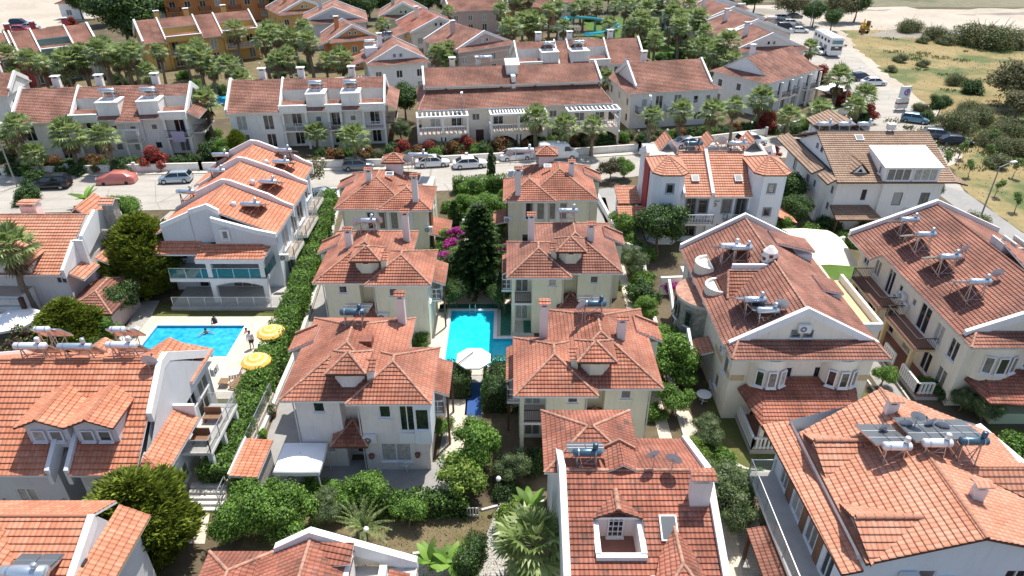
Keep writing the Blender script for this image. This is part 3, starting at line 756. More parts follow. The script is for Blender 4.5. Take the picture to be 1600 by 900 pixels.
for cx in(-26.75,-23.95):
 d=MB();y0,hw,zrid,zev=29.35,1.42,7.7,7.1
 d.box(cx-1.2,29.85,5.2,cx+1.2,31.6,7.02,'w_grey');d.add([(cx-1.2,29.849,7.02),(cx+1.2,29.849,7.02),(cx,29.849,7.55)],'w_grey')
 o=Ee.fin(d,'dormer');d=MB();yb=28.3+(zrid-4.5)/k;yv=28.3+(zev-4.5)/k
 slope(d,[(cx-hw,y0,zev),(cx,y0,zrid),(cx,yb,zrid),(cx-hw,yv,zev)],'t_orange',edge='wood_dark',th=.1)
 slope(d,[(cx+hw,y0,zev),(cx,y0,zrid),(cx,yb,zrid),(cx+hw,yv,zev)],'t_orange',edge='wood_dark',th=.1)
 caps(d,[((cx,y0,zrid),(cx,yb,zrid))],'t_orange',.07);Ee.fin(d,'dormer_roof',o)
 Ee.window((cx-1.0,29.84),Vector((1,0,0)),Vector((0,-1,0)),.1,5.75,.75,.8,'w');Ee.window((cx-1.0,29.84),Vector((1,0,0)),Vector((0,-1,0)),1.1,5.75,.75,.8,'w')
p=MB();parapet(p,[(-21.35,31.0,4.5+k*2.7+.05),(-21.35,yr-.3,zr-.1),(-21.35,yr+.5,zr-.05),(-21.35,39.5,4.9)],w=.34,up=.3,dn=.35)
for x in(-26.5,-25.4):parapet(p,[(x,28.35,4.55),(x,30.7,zm+.1)],w=.26,up=.3,dn=.8)
parapet(p,[(-34,28.6,4.6),(-34,yr,zr),(-34,39.5,4.9)],w=.3,up=.3,dn=.3);Ee.fin(p,'parapet')
d=MB();d.add([(-21.34,31.0,6.2),(-21.34,31.6,6.2),(-21.34,31.6,6.7),(-21.34,31.0,6.7)],'void')
r=MB();slope(r,[(-21.2,29.0,5.2),(-21.2,33.2,5.2),(-19.75,33.2,4.5),(-19.75,28.3,4.5)],'t_orange');slope(r,[(-21.2,29.0,5.2),(-19.75,28.3,4.5),(-21.5,28.3,4.5)],'t_orange')
caps(r,[((-19.8,28.35,4.5),(-21.2,29.2,5.2))],'t_orange',.07);Ee.fin(r,'side_roof')
r=MB();slope(r,[(-22.9,35.8,6.0),(-22.9,39.2,6.0),(-21.05,39.6,5.2),(-21.05,35.8,5.2)],'t_orange');Ee.fin(r,'side_roof')
w=MB();w.box(-21.19,33.2,4.6,-19.9,33.4,5.5,'trim');Ee.fin(w,'bay');Ee.ac(-21.5,39.4,3.2,'E')
for cx in(-27.7,-23.3):
 d=MB();yb=38.6;slope(d,[(cx-1.7,yb,5.8),(cx,yb,6.9),(cx,35.0,6.9),(cx-1.7,36.8,5.8)],'t_orange',th=.1);slope(d,[(cx+1.7,yb,5.8),(cx,yb,6.9),(cx,35.0,6.9),(cx+1.7,36.8,5.8)],'t_orange',th=.1)
 o=Ee.fin(d,'rear_dormer_roof');d=MB();d.box(cx-1.5,36.4,4.5,cx+1.5,38.3,5.7,'w_grey');Ee.fin(d,'rear_dormer')
Ee.ac(-25.9,31.2,3.6)
Ee.balcony(-20.59,31.6,-18.7,36.3,3.0,'SEN','clear',floor='concrete');Ee.column(-18.9,31.8,0,2.79);Ee.column(-18.9,36.0,0,2.79);Ee.column(-18.9,33.8,0,2.79)
for bn,by,lb in(('bench',32.6,'dark wooden bench on the upper side balcony of the twin-dormer house, nearer end'),('bench',34.6,'dark wooden bench on the upper side balcony of the twin-dormer house, farther end')):
 t=thing('wooden_bench',lb,'bench',(-19.7,by,3.0));m=MB();m.box(-.55,-.3,.38,.55,.3,.45,'wood_brown');m.build('seat',t);m=MB();m.box(-.55,.24,.46,.55,.3,.95,'wood_brown');m.build('backrest',t)
 for q in(-.48,.48):m=MB();m.box(q-.04,-.26,0,q+.04,.26,.38,'wood_brown');m.build('leg',t)
g=MB();g.box(-20.599,31.2,0,-17.7,40.0,.9,'concrete',top='terrace');
for i in range(5):g.box(-20.3,29.6+i*.32,0,-18.0,29.6+(i+1)*.32-.002,.17*(i+1),'trim_old')
o=Ee.fin(g,'raised_terrace');Ee.railing(o,[(-17.8,31.3),(-17.8,39.9)],.9,'clear');Ee.railing(o,[(-18.05,29.7),(-18.05,31.1)],.6,'rail')
Ee.balcony(-30.5,27.6,-26.8,28.98,.9,'SEW','rail',th=.9)
for i,px in enumerate((38,53,108,145,155)):pass
solar(-29.3,34.2,8.5,'E',w=1.9,r=.22,hgt=.85,tank='tank_white',tilt=50,lim=False,L=1.5);solar(-26.6,34.2,8.5,'E',w=2.0,r=.22,hgt=.8,tank='tank_bare',tilt=50,lim=False,L=1.5);solar(-23.8,34.3,8.5,'E',w=1.8,r=.22,hgt=.85,tilt=50,lim=False,L=1.5)
solar(-29.8,36.2,7.2,'E',w=.9,r=.2,hgt=2.0,small=False,tilt=50,lim=False,L=1.5);solar(-25.0,36.2,7.2,'E',w=.9,r=.2,hgt=2.0,small=False,tilt=50,lim=False,L=1.5)
dish(-21.9,33.3,8.0,'E',.5,0,.7)
#F: corner house, lower left edge
Fh=House('house','house in the bottom left corner, bright orange roof, white parapet and one grey tank',(-24,20),wall='w_grey',seed=12)
w=MB();Fh.block(w,-32,14.5,-20.0,24.2,0,4.8,auto=False,N=[(-24,1,1,1.2)])
zr,yr=7.3,23.0;w.add([(-20.35,15,4.7),(-20.35,24.4,4.7),(-20.35,yr,zr)],'w_grey');w.add([(-20.1,15,4.7),(-20.1,24.4,4.7),(-20.1,yr,zr)],'w_grey');Fh.fin(w,'wall')
r=MB();gable(r,-33,14.5,-20.4,24.9,3.4,zr,'x','t_orange',rp=8.5/10.4,z2=6.2,cap='t_orange');Fh.fin(r,'roof')
kF=(7.3-3.4)/8.5
p=MB();parapet(p,[(-20.25,17.5,7.3-5.5*kF),(-20.25,22.9,zr-.05)],w=.34,up=.3,dn=.3);Fh.fin(p,'parapet')
r=MB();slope(r,[(-20.1,14.5,6.3),(-20.1,24.6,6.3),(-18.7,24.6,5.5),(-18.7,14.5,5.5)],'t_orange',edge='w_beigeband');Fh.fin(r,'side_roof')
w=MB();w.box(-20.0,15,0,-19.2,24,5.3,'w_grey');Fh.fin(w,'side_bay')
w=MB();w.box(-20.05,20.9,5.9,-19.95,21.3,6.4,'glass');Fh.fin(w,'window')
cx=-24.4;d=MB();yb=22.6
slope(d,[(cx-1.7,19.2,6.1),(cx,19.2,7.1),(cx,yb,7.1),(cx-1.7,20.5,6.1)],'t_orange',edge='wood_dark',th=.1);slope(d,[(cx+1.7,19.2,6.1),(cx,19.2,7.1),(cx,yb,7.1),(cx+1.7,20.5,6.1)],'t_orange',edge='wood_dark',th=.1);Fh.fin(d,'dormer_roof')
d=MB();d.box(cx-1.4,19.5,4,cx+1.4,22.0,6.05,'w_grey');Fh.fin(d,'dormer')
solar(-22.0,20.1,6.1,'F',w=2.0,r=.34,hgt=.85,tank='tank_bare',pan='panel_pale',npan=2)
c=MB();c.box(-.5,-.5,0,.5,.5,1.0,'trim');c.box(-.15,-.15,1.002,.15,.15,1.01,'black')
c.box(-.6,-.6,.9,.6,.6,1.0,'trim')
tag(c.build('masonry_chamber',None,W(104,805,0.0)),'square white masonry chamber with black hole in its lid, between two orange-roofed houses','chamber')
#G: bottom centre house
G=House('house','red-tiled house at the bottom edge left of centre, its gable framed by a white parapet',(-9.5,18),wall='w_cream',seed=13)
yg=22.2;ap=V(485,832,yg);le=V(430,857,yg);ri=V(652,878,yg)
w=MB();G.block(w,le.x,12,ri.x,yg-.1,0,ri.z-.2,auto=False);w.add([(le.x,yg,ri.z-.2),(ri.x,yg,ri.z-.2),(ri.x,yg,ri.z),tuple(ap),(le.x,yg,le.z)],'w_cream');G.fin(w,'wall')
p=MB();parapet(p,[tuple(le),tuple(ap),tuple(ri)],w=.36,up=.2,dn=.6);G.fin(p,'parapet')
kr=(ap.z-ri.z)/(ri.x-ap.x);kl=kr
r=MB();yb=12
slope(r,[(ap.x,yb,ap.z-.25),(ap.x,yg-.2,ap.z-.25),(le.x-1.2,yg-.2,le.z-.75),(le.x-1.2,yb,le.z-.75)],'t_stained')
slope(r,[(ap.x,yb,ap.z-.25),(ap.x,yg-.2,ap.z-.25),(ap.x+2.0,yg-.2,ap.z-.25-2.0*kr),(ap.x+2.0,yb,ap.z-.25-2.0*kr)],'t_stained')
slope(r,[(ri.x-1.3,yb,ri.z+.1),(ri.x-1.3,yg-.5,ri.z+.1),(ri.x,yg-.5,ri.z-.35),(ri.x,yb,ri.z-.35)],'t_stained')
caps(r,[((ap.x,yb,ap.z-.25),(ap.x,yg-.2,ap.z-.25))]);G.fin(r,'roof')
d=MB();x0,x1=ap.x+.5,ap.x+2.1
slope(d,[(x0-.2,20.9,ap.z-.9),(x1,20.9,ap.z-.6),(x1,21.9,ap.z-.35),(x0,21.9,ap.z-.35)],'t_stained',th=.08);d.box(x0+.2,19.4,ap.z-2.4,x1-.1,21.7,ap.z-1.0,'w_pink');G.fin(d,'dormer')
p=MB();p.box(ri.x-1.75,18,ri.z-1.6,ri.x-1.4,yg-.4,ri.z+.3,'trim');p.box(ap.x+2.0,18,ri.z-1.4,ri.x-1.76,yg-.3,ri.z-1.2,'terrace');G.fin(p,'roof_terrace')
lx=V(300,900,20.2)
r=MB();hip(r,-14.9,16.5,le.x-.3,22.5,5.3,.42,'t_stained');G.fin(r,'side_roof');w=MB();G.block(w,-14.4,17,le.x-.35,22.0,0,5.2,auto=False);G.fin(w,'side_wing')
#H: stained terrace house, bottom centre-right
Hh=House('house','house with heavily stained tiles, a sunken roof terrace and two long white parapets',(6.2,24),wall='w_dust',seed=14)
w=MB();Hh.block(w,2.45,17,9.9,29.3,0,5.25,Wt=[(20,1,.9,1.2),(23,1,.9,1.2),(21,3.8,.8,1.1)],auto=False)
yr,zr,ye=25.3,8.0,17.0;k=.42
for x in(2.46,9.89):w.add([(x,19.5,5.2),(x,29.3,5.2),(x,29.3,6.0),(x,yr,zr-.2),(x,19.5,5.35)],'w_dust')
Hh.fin(w,'wall')
z0=zr-(yr-ye)*k
def zH(y):return zr-(yr-y)*k if y<yr else zr-(y-yr)*.45
xl,xr_=2.7,9.75
ta,tb,tc,td=3.95,6.35,21.4,23.1
r=MB()
S1=lambda x0,x1,y0,y1:slope(r,[(x0,y0,zH(y0)),(x1,y0,zH(y0)),(x1,y1,zH(y1)),(x0,y1,zH(y1))],'t_stained')
S1(xl,xr_,ye,tc);S1(xl,ta,tc,td);S1(tb,xr_,tc,td);S1(xl,xr_,td,yr)
slope(r,[(xl,yr,zr),(xr_,yr,zr),(xr_,29.6,zH(29.6)),(xl,29.6,zH(29.6))],'t_stained');caps(r,[((xl,yr,zr),(xr_,yr,zr))]);Hh.fin(r,'roof')
p=MB();
for x in(2.55,9.9):parapet(p,[(x,17,zH(17)),(x,yr,zr),(x,29.6,zH(29.6))],w=.34,up=.28,dn=.5)
Hh.fin(p,'parapet')
t=MB();zf=5.36;zt=zf+1.5
t.box(ta,tc,zf-.1,tb,td+.6,zf,'terrace_red')
for x0,x1 in((ta-.02,ta+.26),(tb-.26,tb+.02)):
 t.add([(x0,tc,zf),(x0,td+.3,zf),(x0,td+.3,zt),(x0,tc,zt-.25)],'w_pink');t.add([(x1,tc,zf),(x1,td+.3,zf),(x1,td+.3,zt),(x1,tc,zt-.25)],'w_pink')
 t.add([(x0,tc,zt-.25),(x1,tc,zt-.25),(x1,td+.3,zt),(x0,td+.3,zt)],'trim')
t.box(ta,tc-.2,zf-.3,tb,tc+.08,zf+1.2,'trim');t.box(ta,tc-.42,zf+.3,tb,tc-.205,zf+.85,'trim')
t.add([(ta,td+.31,zf),(tb,td+.31,zf),(tb,td+.31,zt+.1),((ta+tb)/2,td+.31,zt+.6),(ta,td+.31,zt+.1)],'w_pink')
o=Hh.fin(t,'roof_terrace')
Hh.window((ta,td+.3),Vector((1,0,0)),Vector((0,-1,0)),.8,zf+.05,.8,1.55,'l')
d=MB();cx=(ta+tb)/2;zd,ze=zt+.75,zt+.08;y0=td-.05;yb=yr-(zr-zd)/k;yv=yr-(zr-ze)/k;hw=1.5
slope(d,[(cx-hw,y0,ze),(cx,y0,zd),(cx,yb,zd),(cx-hw,yv,ze)],'t_stained',edge='wood_dark',th=.12);slope(d,[(cx+hw,y0,ze),(cx,y0,zd),(cx,yb,zd),(cx+hw,yv,ze)],'t_stained',edge='wood_dark',th=.12);caps(d,[((cx,y0,zd),(cx,yb,zd))],'mortar',.13);Hh.fin(d,'dormer_roof')
r=MB();hip(r,1.7,26.2,6.9,31.1,6.9,.42,'t_stained');Hh.fin(r,'wing_roof');w=MB();Hh.block(w,2.2,26.6,6.4,30.7,0,6.8,auto=False);Hh.fin(w,'wing')
d=MB();A_,B_,T_,Q_=(6.0,18.2,6.35),(9.2,18.2,6.35),(7.75,20.4,7.15),(7.75,22.4,7.2)
slope(d,[A_,B_,T_],'t_stained',th=.1);slope(d,[A_,T_,Q_,(6.9,21.3,6.5)],'t_stained',th=.1);slope(d,[B_,T_,Q_,(8.6,21.3,6.5)],'t_stained',th=.1);caps(d,[(A_,T_),(B_,T_),(T_,Q_)]);d.box(6.4,18.6,4.5,8.9,20.5,6.2,'w_pink');Hh.fin(d,'front_dormer')
d=MB();A_,B_,T_=(4.9,25.3,8.0),(6.4,25.3,8.0),(5.5,27.0,8.35);
slope(d,[(4.8,25.2,8.0),(5.6,25.2,8.45),(5.6,26.8,8.45),(4.8,26.8,7.9)],'t_stained',th=.08);slope(d,[(6.4,25.2,8.0),(5.6,25.2,8.45),(5.6,26.8,8.45),(6.4,26.8,7.9)],'t_stained',th=.08);parapet(d,[(4.7,26.9,7.9),(5.6,26.9,8.5),(6.5,26.9,7.9)],w=.12,up=.15,dn=.1,mat='mortar');Hh.fin(d,'ridge_dormer')
Hh.skylight(7.55,22.6,zH(22.6)+.02,k,.85,1.25)
Hh.chimney(9.2,23.9,zH(23.9)-.2,zH(23.9)+1.45,.95,.6,mat='w_pink')
solar(3.8,25.7,7.9,'H',w=1.35,r=.22,hgt=.95,tank='tank_blue',pan='panel_pale',L=1.3);dish(7.1,25.2,8.0,'H',.36,15,1.0);dish(8.0,25.0,8.0,'H',.42,-25,.9)
#C: white house with teal glass balconies
Ch=House('house','white three-unit house with stepped white parapets, rust-framed heaters and a teal glass balcony',(-27,62),wall='w_bluewhite',seed=21)
cr=[(55.3,60.9,-27.0,-21.0,-32.3),(60.9,66.8,-27.5,-21.1,-32.4),(66.8,72.0,-27.9,-21.9,-33.0)]
zr,zl,zR=8.9,6.1,6.3
w=MB();r=MB();p=MB()
for i,(y0,y1,xr_,xe,xw)in enumerate(cr):
 E_=[(y0+.5,3.1,1.5,2.2,'b'),(y0+2.6,3.3,1.9,2.0),(y0+.5,.3,1.6,2.2,'b'),(y0+2.8,.3,1.6,2.0)]
 Ch.block(w,xw+.6,y0+(1.0 if i==0 else .02),xe-.5,y1,0,6.1,E=E_,Wt=[(y0+2,3.7,1,1.2)],auto=False,S=[(-31.2,3.3,1.2,2.1,'b'),(-27.6,3.2,2.2,2.2,'b'),(-24.6,3.2,1.9,2.2,'b'),(-29.6,.3,1.8,2.2,'b'),(-26.4,.3,2.6,2.2,'b')]if i==0 else())
 gable(r,xw,y0+.12,xe,y1-.12,zl,zr,'y','t_orange',rp=(xr_-xw)/(xe-xw),z2=zR,cap='t_orange')
 sl=(zr-zl)/(xr_-xw);sr=(zr-zR)/(xe-xr_)
 L=lambda x:zl+(x-xw)*sl;Rr=lambda x:zR+(xe-x)*sr
 def prof(yy,st=.45):
  q=[(xw,yy,zl),(xw+2.3,yy,L(xw+2.3)),(xw+2.31,yy,L(xw+2.3)+st),(xr_-.3,yy,zr+.1),(xr_+.5,yy,zr),(xe-2.3,yy,Rr(xe-2.3)+st*.6),(xe-2.29,yy,Rr(xe-2.3)-.15+st),(xe-.9,yy,Rr(xe-.9)+.05),(xe,yy,zR+.05)]
  return q
 parapet(p,prof(y1),w=.26,up=.36,dn=.9)
 if i==0:pr0=(xw,xe,xr_)
Ch.fin(w,'wall');Ch.fin(r,'roof')
xw,xe,xr_=pr0;yf=55.3
q=[V(x,y,yf)for x,y in((250,352),(294,333))];q2=[V(x,y,yf-.0)for x,y in((294,330),(322,321),(341,330))]
g=MB();zb=5.6
def face(pts,y,zb,mat='w_grey',t=.25):
 for yy in(y,y+t):g.add([(pts[0].x,yy,zb)]+[(e.x,yy,e.z)for e in pts]+[(pts[-1].x,yy,zb)],mat)
face(q,yf,zb);face(q2,yf-.02,zb)
q3=[V(x,y,yf-.6)for x,y in((328,342),(400,361),(431,367))];face(q3,yf-.6,zb)
Ch.fin(g,'gable_wall')
parapet(p,[(e.x,yf+.1,e.z-.1)for e in q],w=.3,up=.22,dn=.2);parapet(p,[(e.x,yf+.08,e.z-.1)for e in q2],w=.3,up=.22,dn=.2);parapet(p,[(e.x,yf-.5,e.z-.1)for e in q3],w=.3,up=.22,dn=.2)
Ch.fin(p,'parapet')
Ch.window((q3[0].x,yf-.6),Vector((1,0,0)),Vector((0,-1,0)),.75,6.25,.55,.8,'w',trim='trim')
r=MB()
slope(r,[(-32.0,54.2,4.9),(-27.8,54.2,4.9),(-27.8,55.3,5.7),(-32.0,55.3,5.7)],'t_orange',edge='trim');slope(r,[(-27.9,53.3,4.9),(-21.9,53.3,4.9),(-22.4,54.7,5.7),(-27.4,54.7,5.7)],'t_orange',edge='trim',th=.45)
slope(r,[(-21.9,53.3,4.9),(-21.5,54.7,5.4),(-22.4,54.7,5.7)],'t_orange',edge='trim',th=.2)
Ch.fin(r,'porch_roof')
Ch.balcony(-30.6,53.4,-21.9,56.28,2.9,'SE','glass',th=.35,floor='concrete')
for x in(-26.9,-22.2):
 Ch.column(x,53.65,3.0,4.7,.42);Ch.column(x,53.65,0,2.54,.42)
a=MB()
pts=[(-26.7+4.3*i/10,2.1+.38*math.sin(math.pi*i/10))for i in range(11)]
for(x0,z0),(x1,z1)in zip(pts[:-1],pts[1:]):a.add([(x0,53.45,z0),(x1,53.45,z1),(x1,53.45,2.55),(x0,53.45,2.55)],'trim');a.add([(x0,53.75,z0),(x1,53.75,z1),(x1,53.75,2.55),(x0,53.75,2.55)],'trim');a.add([(x0,53.45,z0),(x1,53.45,z1),(x1,53.75,z1),(x0,53.75,z0)],'trim')
Ch.fin(a,'arch')
g=MB();g.box(-30.8,52.6,0,-20.2,56.25,.35,'concrete',top='concrete');o=Ch.fin(g,'ground_terrace');Ch.railing(o,[(-30.6,52.75),(-20.3,52.75),(-20.3,70)],.35,'clear')
for y0,y1 in((57.5,60.8),(62.0,66.6),(68,71.5)):Ch.balcony(-21.5-(.6 if y0>67 else 0),y0,-20.5-(.6 if y0>67 else 0),y1,2.9,'SEN','clear',th=.3)
Ch.ac(-21.0,56.3,3.3,'S')
for i,(px,py,z)in enumerate(((273,255,0),)):pass
def pr(px,py,x):
 return U(px,py,x)
for(x,y,rust)in((-31.0,61.0,1),(-30.0,66.3,1),(-31.3,71.0,1),(-23.6,57.3,1),(-23.6,62.6,1),(-23.9,68.0,1),(-24.6,71.4,1)):
 z=(L if x<-27 else Rr);
 zz=6.9 if x<-27 else 7.25
 solar(x,y,zz,'C',w=1.7,r=.23,hgt=1.15,tank='tank_bare',stand='rust',L=1.9)
 if x>-27 and y<70:
  c=MB();c.lathe([(.02,.55),(.22,.5),(.25,.1),(.1,0)],(-1.6,.2,.75),'tank_white',10);c.beam((-1.6,.2,-.2),(-1.6,.2,.8),.06,.06,'rust');c.build('cold_tank',HEATERS['C'][-1])
  #D: pinkish house with a stone chimney
D=House('house','pinkish house at the left edge with rubble stone chimney and zigzag white parapet',(-43,54),wall='w_pink',seed=22)
w=MB();D.block(w,-48,51.0,-38.0,60.5,0,5.1,S=[O(90,433,103,443,51.0),O(15,470,40,490,51.0,'b')],E=[(52.2,3.4,.9,1.1),(55.6,3.2,1.0,1.5),(53,.6,1,1.2)]);D.block(w,-38.0,53.2,-37.0,60.0,0,5.1,auto=False,E=[(56,3.5,.8,1)])
yr,zr,ye,ze=55.9,8.0,50.2,5.1;k=(zr-ze)/(yr-ye)
w.add([(-37.75,ye+.6,ze-.1),(-37.75,61,ze-.1),(-37.75,yr,zr)],'w_white');w.add([(-37.5,ye+.6,ze-.1),(-37.5,61,ze-.1),(-37.5,yr,zr)],'w_white');D.fin(w,'wall')
r=MB();gable(r,-49,ye,-37.8,61.5,ze,zr,'x','t_orange2',rp=(yr-ye)/(61.5-ye),z2=5.1);
D.fin(r,'roof')
d=MB();slope(d,[(-47,49.9,6.2),(-42.6,49.9,7.3),(-42.6,54.5,7.3),(-47,54.5,6.2)],'t_orange2');slope(d,[(-40.0,49.9,6.2),(-42.6,49.9,7.3),(-42.6,54.5,7.3),(-40.0,52.4,6.2)],'t_orange2',edge='wood_dark');o=D.fin(d,'dormer_roof')
d=MB();d.box(-46.5,50.4,5.0,-40.3,52.6,6.1,'w_pink');d.add([(-46.5,50.4,6.1),(-40.3,50.4,6.1),(-42.6,50.4,7.1)],'w_pink');D.fin(d,'dormer')
p=MB();parapet(p,[(-37.65,ye+.1,ze+.1),(-37.65,52.9,ze+.1+k*2.7+.15)],w=.3,up=.3,dn=.5);parapet(p,[(-37.65,52.9,ze+k*2.7+.25),(-36.8,52.9,ze+k*2.7+.25)],w=.3,up=.3,dn=2.2);parapet(p,[(-36.95,53.0,7.05),(-36.95,yr,zr+.2),(-36.95,59.5,6.4)],w=.3,up=.3,dn=1.6);D.fin(p,'parapet')
r=MB();slope(r,[(-37.4,50.6,5.0),(-37.4,53.2,5.0),(-36.3,53.2,4.4),(-36.3,50.6,4.4)],'t_orange2');slope(r,[(-36.7,53.4,5.0),(-36.7,58,5.0),(-35.6,58,4.4),(-35.6,53.4,4.4)],'t_orange2');D.fin(r,'side_roof')
r=MB();hip(r,-37.6,48.0,-33.2,54.5,2.6,.42,'t_worn',edge='wood_dark');D.fin(r,'porch_roof');w=MB();D.block(w,-37.0,49.0,-34,53.5,0,2.5,auto=False,S=[(-36.4,.3,.9,2,'d')],mat='w_render');D.fin(w,'porch')
c=MB();c.box(-36.6,56.6,0,-35.7,57.6,8.7,'stone');o=D.fin(c,'chimney');c=MB();slope(c,[(-36.8,56.4,8.75),(-35.5,56.4,8.75),(-35.5,57.1,9.1),(-36.8,57.1,9.1)],'t_orange2',th=.1);slope(c,[(-36.8,57.8,8.75),(-35.5,57.8,8.75),(-35.5,57.1,9.1),(-36.8,57.1,9.1)],'t_orange2',th=.1);D.fin(c,'chimney_cap',o)
D.chimney(-45.9,60.5,5.0,6.9,1.5,1.0,mat='w_pink',cap='t_orange2')
r=MB();slope(r,[(-41.8,58.5,6.2),(-40.4,58.5,7.5),(-40.4,62,7.5),(-41.8,62,6.2)],'t_orange');slope(r,[(-39.0,58.5,6.2),(-40.4,58.5,7.5),(-40.4,62,7.5),(-39.0,62,6.2)],'t_orange');D.fin(r,'rear_dormer_roof');w=MB();w.box(-41.5,58.9,4,-39.3,61.8,6.1,'w_pink');D.fin(w,'rear_dormer')
f=MB()
for i in range(4):
 zz=.9+i*.75;f.box(-44.5,48.9,zz,-41.2,49.2,zz+.34,'trim_old')
f.box(-44.6,49.21,0,-41.1,50.9,3.6,'w_dust',top='terrace');f.box(-41.2,48.88,0,-40.9,49.2,3.6,'wood_dark');D.fin(f,'slatted_balcony')
#I: bright tiled house, lower right
I=House('house','large salmon-tiled house at lower right with twin hipped dormers and five dishes',(21,25),wall='w_bluewhite',seed=23)
w=MB();I.block(w,15.9,21.3,27.2,30.6,0,5.9,E=[(24,3.6,1,1.2)],Wt=[(22.2,3.0,1.0,2.2,'b'),(24.2,3.0,1.2,2.2,'b'),(26.2,3.0,1.3,2.2,'b'),(28.4,3.0,1.0,2.2,'b'),(23,.2,1.4,2.2,'b'),(27.5,.2,1.2,2.1,'b')],S=[(19.4,4.3,.9,1.2),(23.6,4.3,1.1,1.2)],auto=False)
xr_,zr=21.25,8.5;kl=(zr-6.75)/(xr_-16.3)
w.add([(16.2,21.3,5.9),(27.2,21.3,5.9),(27.2,21.3,6.3),(xr_,21.3,zr-.12),(16.2,21.3,6.6)],'w_bluewhite');w.add([(16.2,30.6,5.9),(27.2,30.6,5.9),(27.2,30.6,6.3),(xr_,30.6,zr-.12),(16.2,30.6,6.6)],'w_bluewhite')
w.add([(16.3,21.3,5.9),(16.3,30.6,5.9),(16.3,30.6,6.6),(16.3,21.3,6.6)],'w_dust');I.fin(w,'wall')
r=MB();slope(r,[(15.35,20.7,6.0),(16.3,20.7,6.3),(16.3,30.9,6.3),(14.8,30.9,6.0)],'t_orange2',edge='wood_dark')
slope(r,[(16.3,20.7,6.75),(xr_,20.7,zr),(xr_,31.2,zr),(16.3,29.4,6.75)],'t_orange2',edge='wood_dark');slope(r,[(xr_,20.7,zr),(27.8,21.3,6.2),(27.8,29.9,6.2),(xr_,31.2,zr)],'t_orange2',edge='wood_dark')
caps(r,[((xr_,20.7,zr),(xr_,31.2,zr))],'t_orange2');I.fin(r,'roof')
for yc,hw in((22.45,1.85),(27.6,1.75)):
 d=MB();zd=7.85;xl=16.25;xt=16.3+(zd-6.75)/kl;ze=6.78
 slope(d,[(xl+.2,yc-hw,ze),(xt,yc,zd),(xl-.1,yc,zd)],'t_orange2',edge='wood_dark',th=.1);slope(d,[(xl+.2,yc+hw,ze),(xt,yc,zd),(xl-.1,yc,zd)],'t_orange2',edge='wood_dark',th=.1)
 caps(d,[((xl,yc,zd),(xt,yc,zd))],'t_orange2',.12);o=I.fin(d,'dormer_roof');d=MB();d.add([(xl+.35,yc-hw+.3,6.2),(xl+.35,yc+hw-.3,6.2),(xl+.35,yc,7.7)],'w_render');d.add([(xl+.5,yc-hw+.3,6.2),(xl+.5,yc+hw-.3,6.2),(xl+.5,yc,7.7)],'w_render');I.fin(d,'dormer')
d=MB();zd=7.9;xe=27.9;xt=xr_+(zr-zd)/((zr-6.2)/6.55)
for s_ in(-1,1):slope(d,[(xe,25.6+s_*1.9,6.3),(xt,25.6,zd),(xe,25.6,zd)],'t_orange2',edge='wood_dark',th=.1)
I.fin(d,'rear_dormer_roof')
I.chimney(20.95,29.3,8.3,9.0,.6,.35,mat='w_pink',cap='t_orange2');I.chimney(22.4,23.4,8.0,8.8,.6,.35,mat='w_pink',cap='t_orange2')
I.ac(18.9,21.3,4.9);I.ac(20.9,21.3,4.5)
I.balcony(14.3,21.0,15.895,30.2,2.9,'SWN','clear',floor='concrete',th=.22)
p=MB();p.box(15.86,23.5,2.95,15.89,24.1,5.2,'wood_brown');p.box(15.86,25.5,2.95,15.89,26.1,5.2,'wood_brown');p.box(15.86,27.6,2.95,15.89,28.3,5.2,'wood_brown');I.fin(p,'timber_panel')
I.lean_to(13.2,22.6,14.9,26.4,2.3,2.7,'W','t_worn',edge='wood_dark');I.column(13.4,26.2,0,2.2,.18,'wood_dark');I.column(13.4,22.8,0,2.2,.18,'wood_dark')
I.lean_to(17.6,18.6,27.5,21.29,3.3,4.1,'S','t_worn',edge='wood_dark')
for i,(px,py)in enumerate(((1402,697),(1464,694),(1522,689))):
 c=V(px,py,26.0+i*.05);zs=min(6.75+(c.x-16.3)*kl,zr-(c.x-xr_)*.35);solar(c.x,c.y,zs,'I',w=(1.35,1.4,1.35)[i],r=.23,hgt=max(.8,c.z-zs),tank=('tank_white','tank_white','tank_blue')[i],pan='panel_pale',L=2.3,tilt=16,npan=2)
for i,(px,py,az)in enumerate(((1384,669,10),(1414,664,-15),(1432,652,-35),(1456,662,20),(1470,668,-30))):
 c=V(px,py,27.6+.15*(i%2));dish(c.x,c.y-.1,c.z-.75,'I',.36 if i else .3,az,.75)
 #J: cream house with round towers
J=House('house','cream house with rounded stone tower, mottled chimney and wide front gable holding two small windows',(20,46),wall='w_cream',seed=24)
w=MB();J.block(w,15.2,38.2,24.9,53.3,0,5.9,Wt=[(38.9,3.2,.9,1.5),(40.2,1.0,.8,1.2),(51,3.6,1,1.3),(51,.8,1,1.3)],E=[(40,3.6,1,1.3),(44,3.6,1,1.3),(50,3.6,1,1.3)],S=[O(1268,573,1287,592,38.2),O(1221,574,1240,594,38.2),O(1170,618,1185,650,38.2,'w'),(20.0,.3,1.8,2.1,'b')],auto=False)
xr_,zr,xl,xe,ze=19.75,8.95,14.6,25.4,6.0
zg=ze+.6
for yy in(38.75,53.2):w.add([(xl+.5,yy,ze-.1),(xe-.5,yy,ze-.1),(xr_,yy,zr)],'w_cream');
w.add([(xl+.5,38.95,ze-.1),(xe-.5,38.95,ze-.1),(xr_,38.95,zr)],'w_cream');J.fin(w,'wall')
g=MB()
for x0 in(18.55,20.15):pass
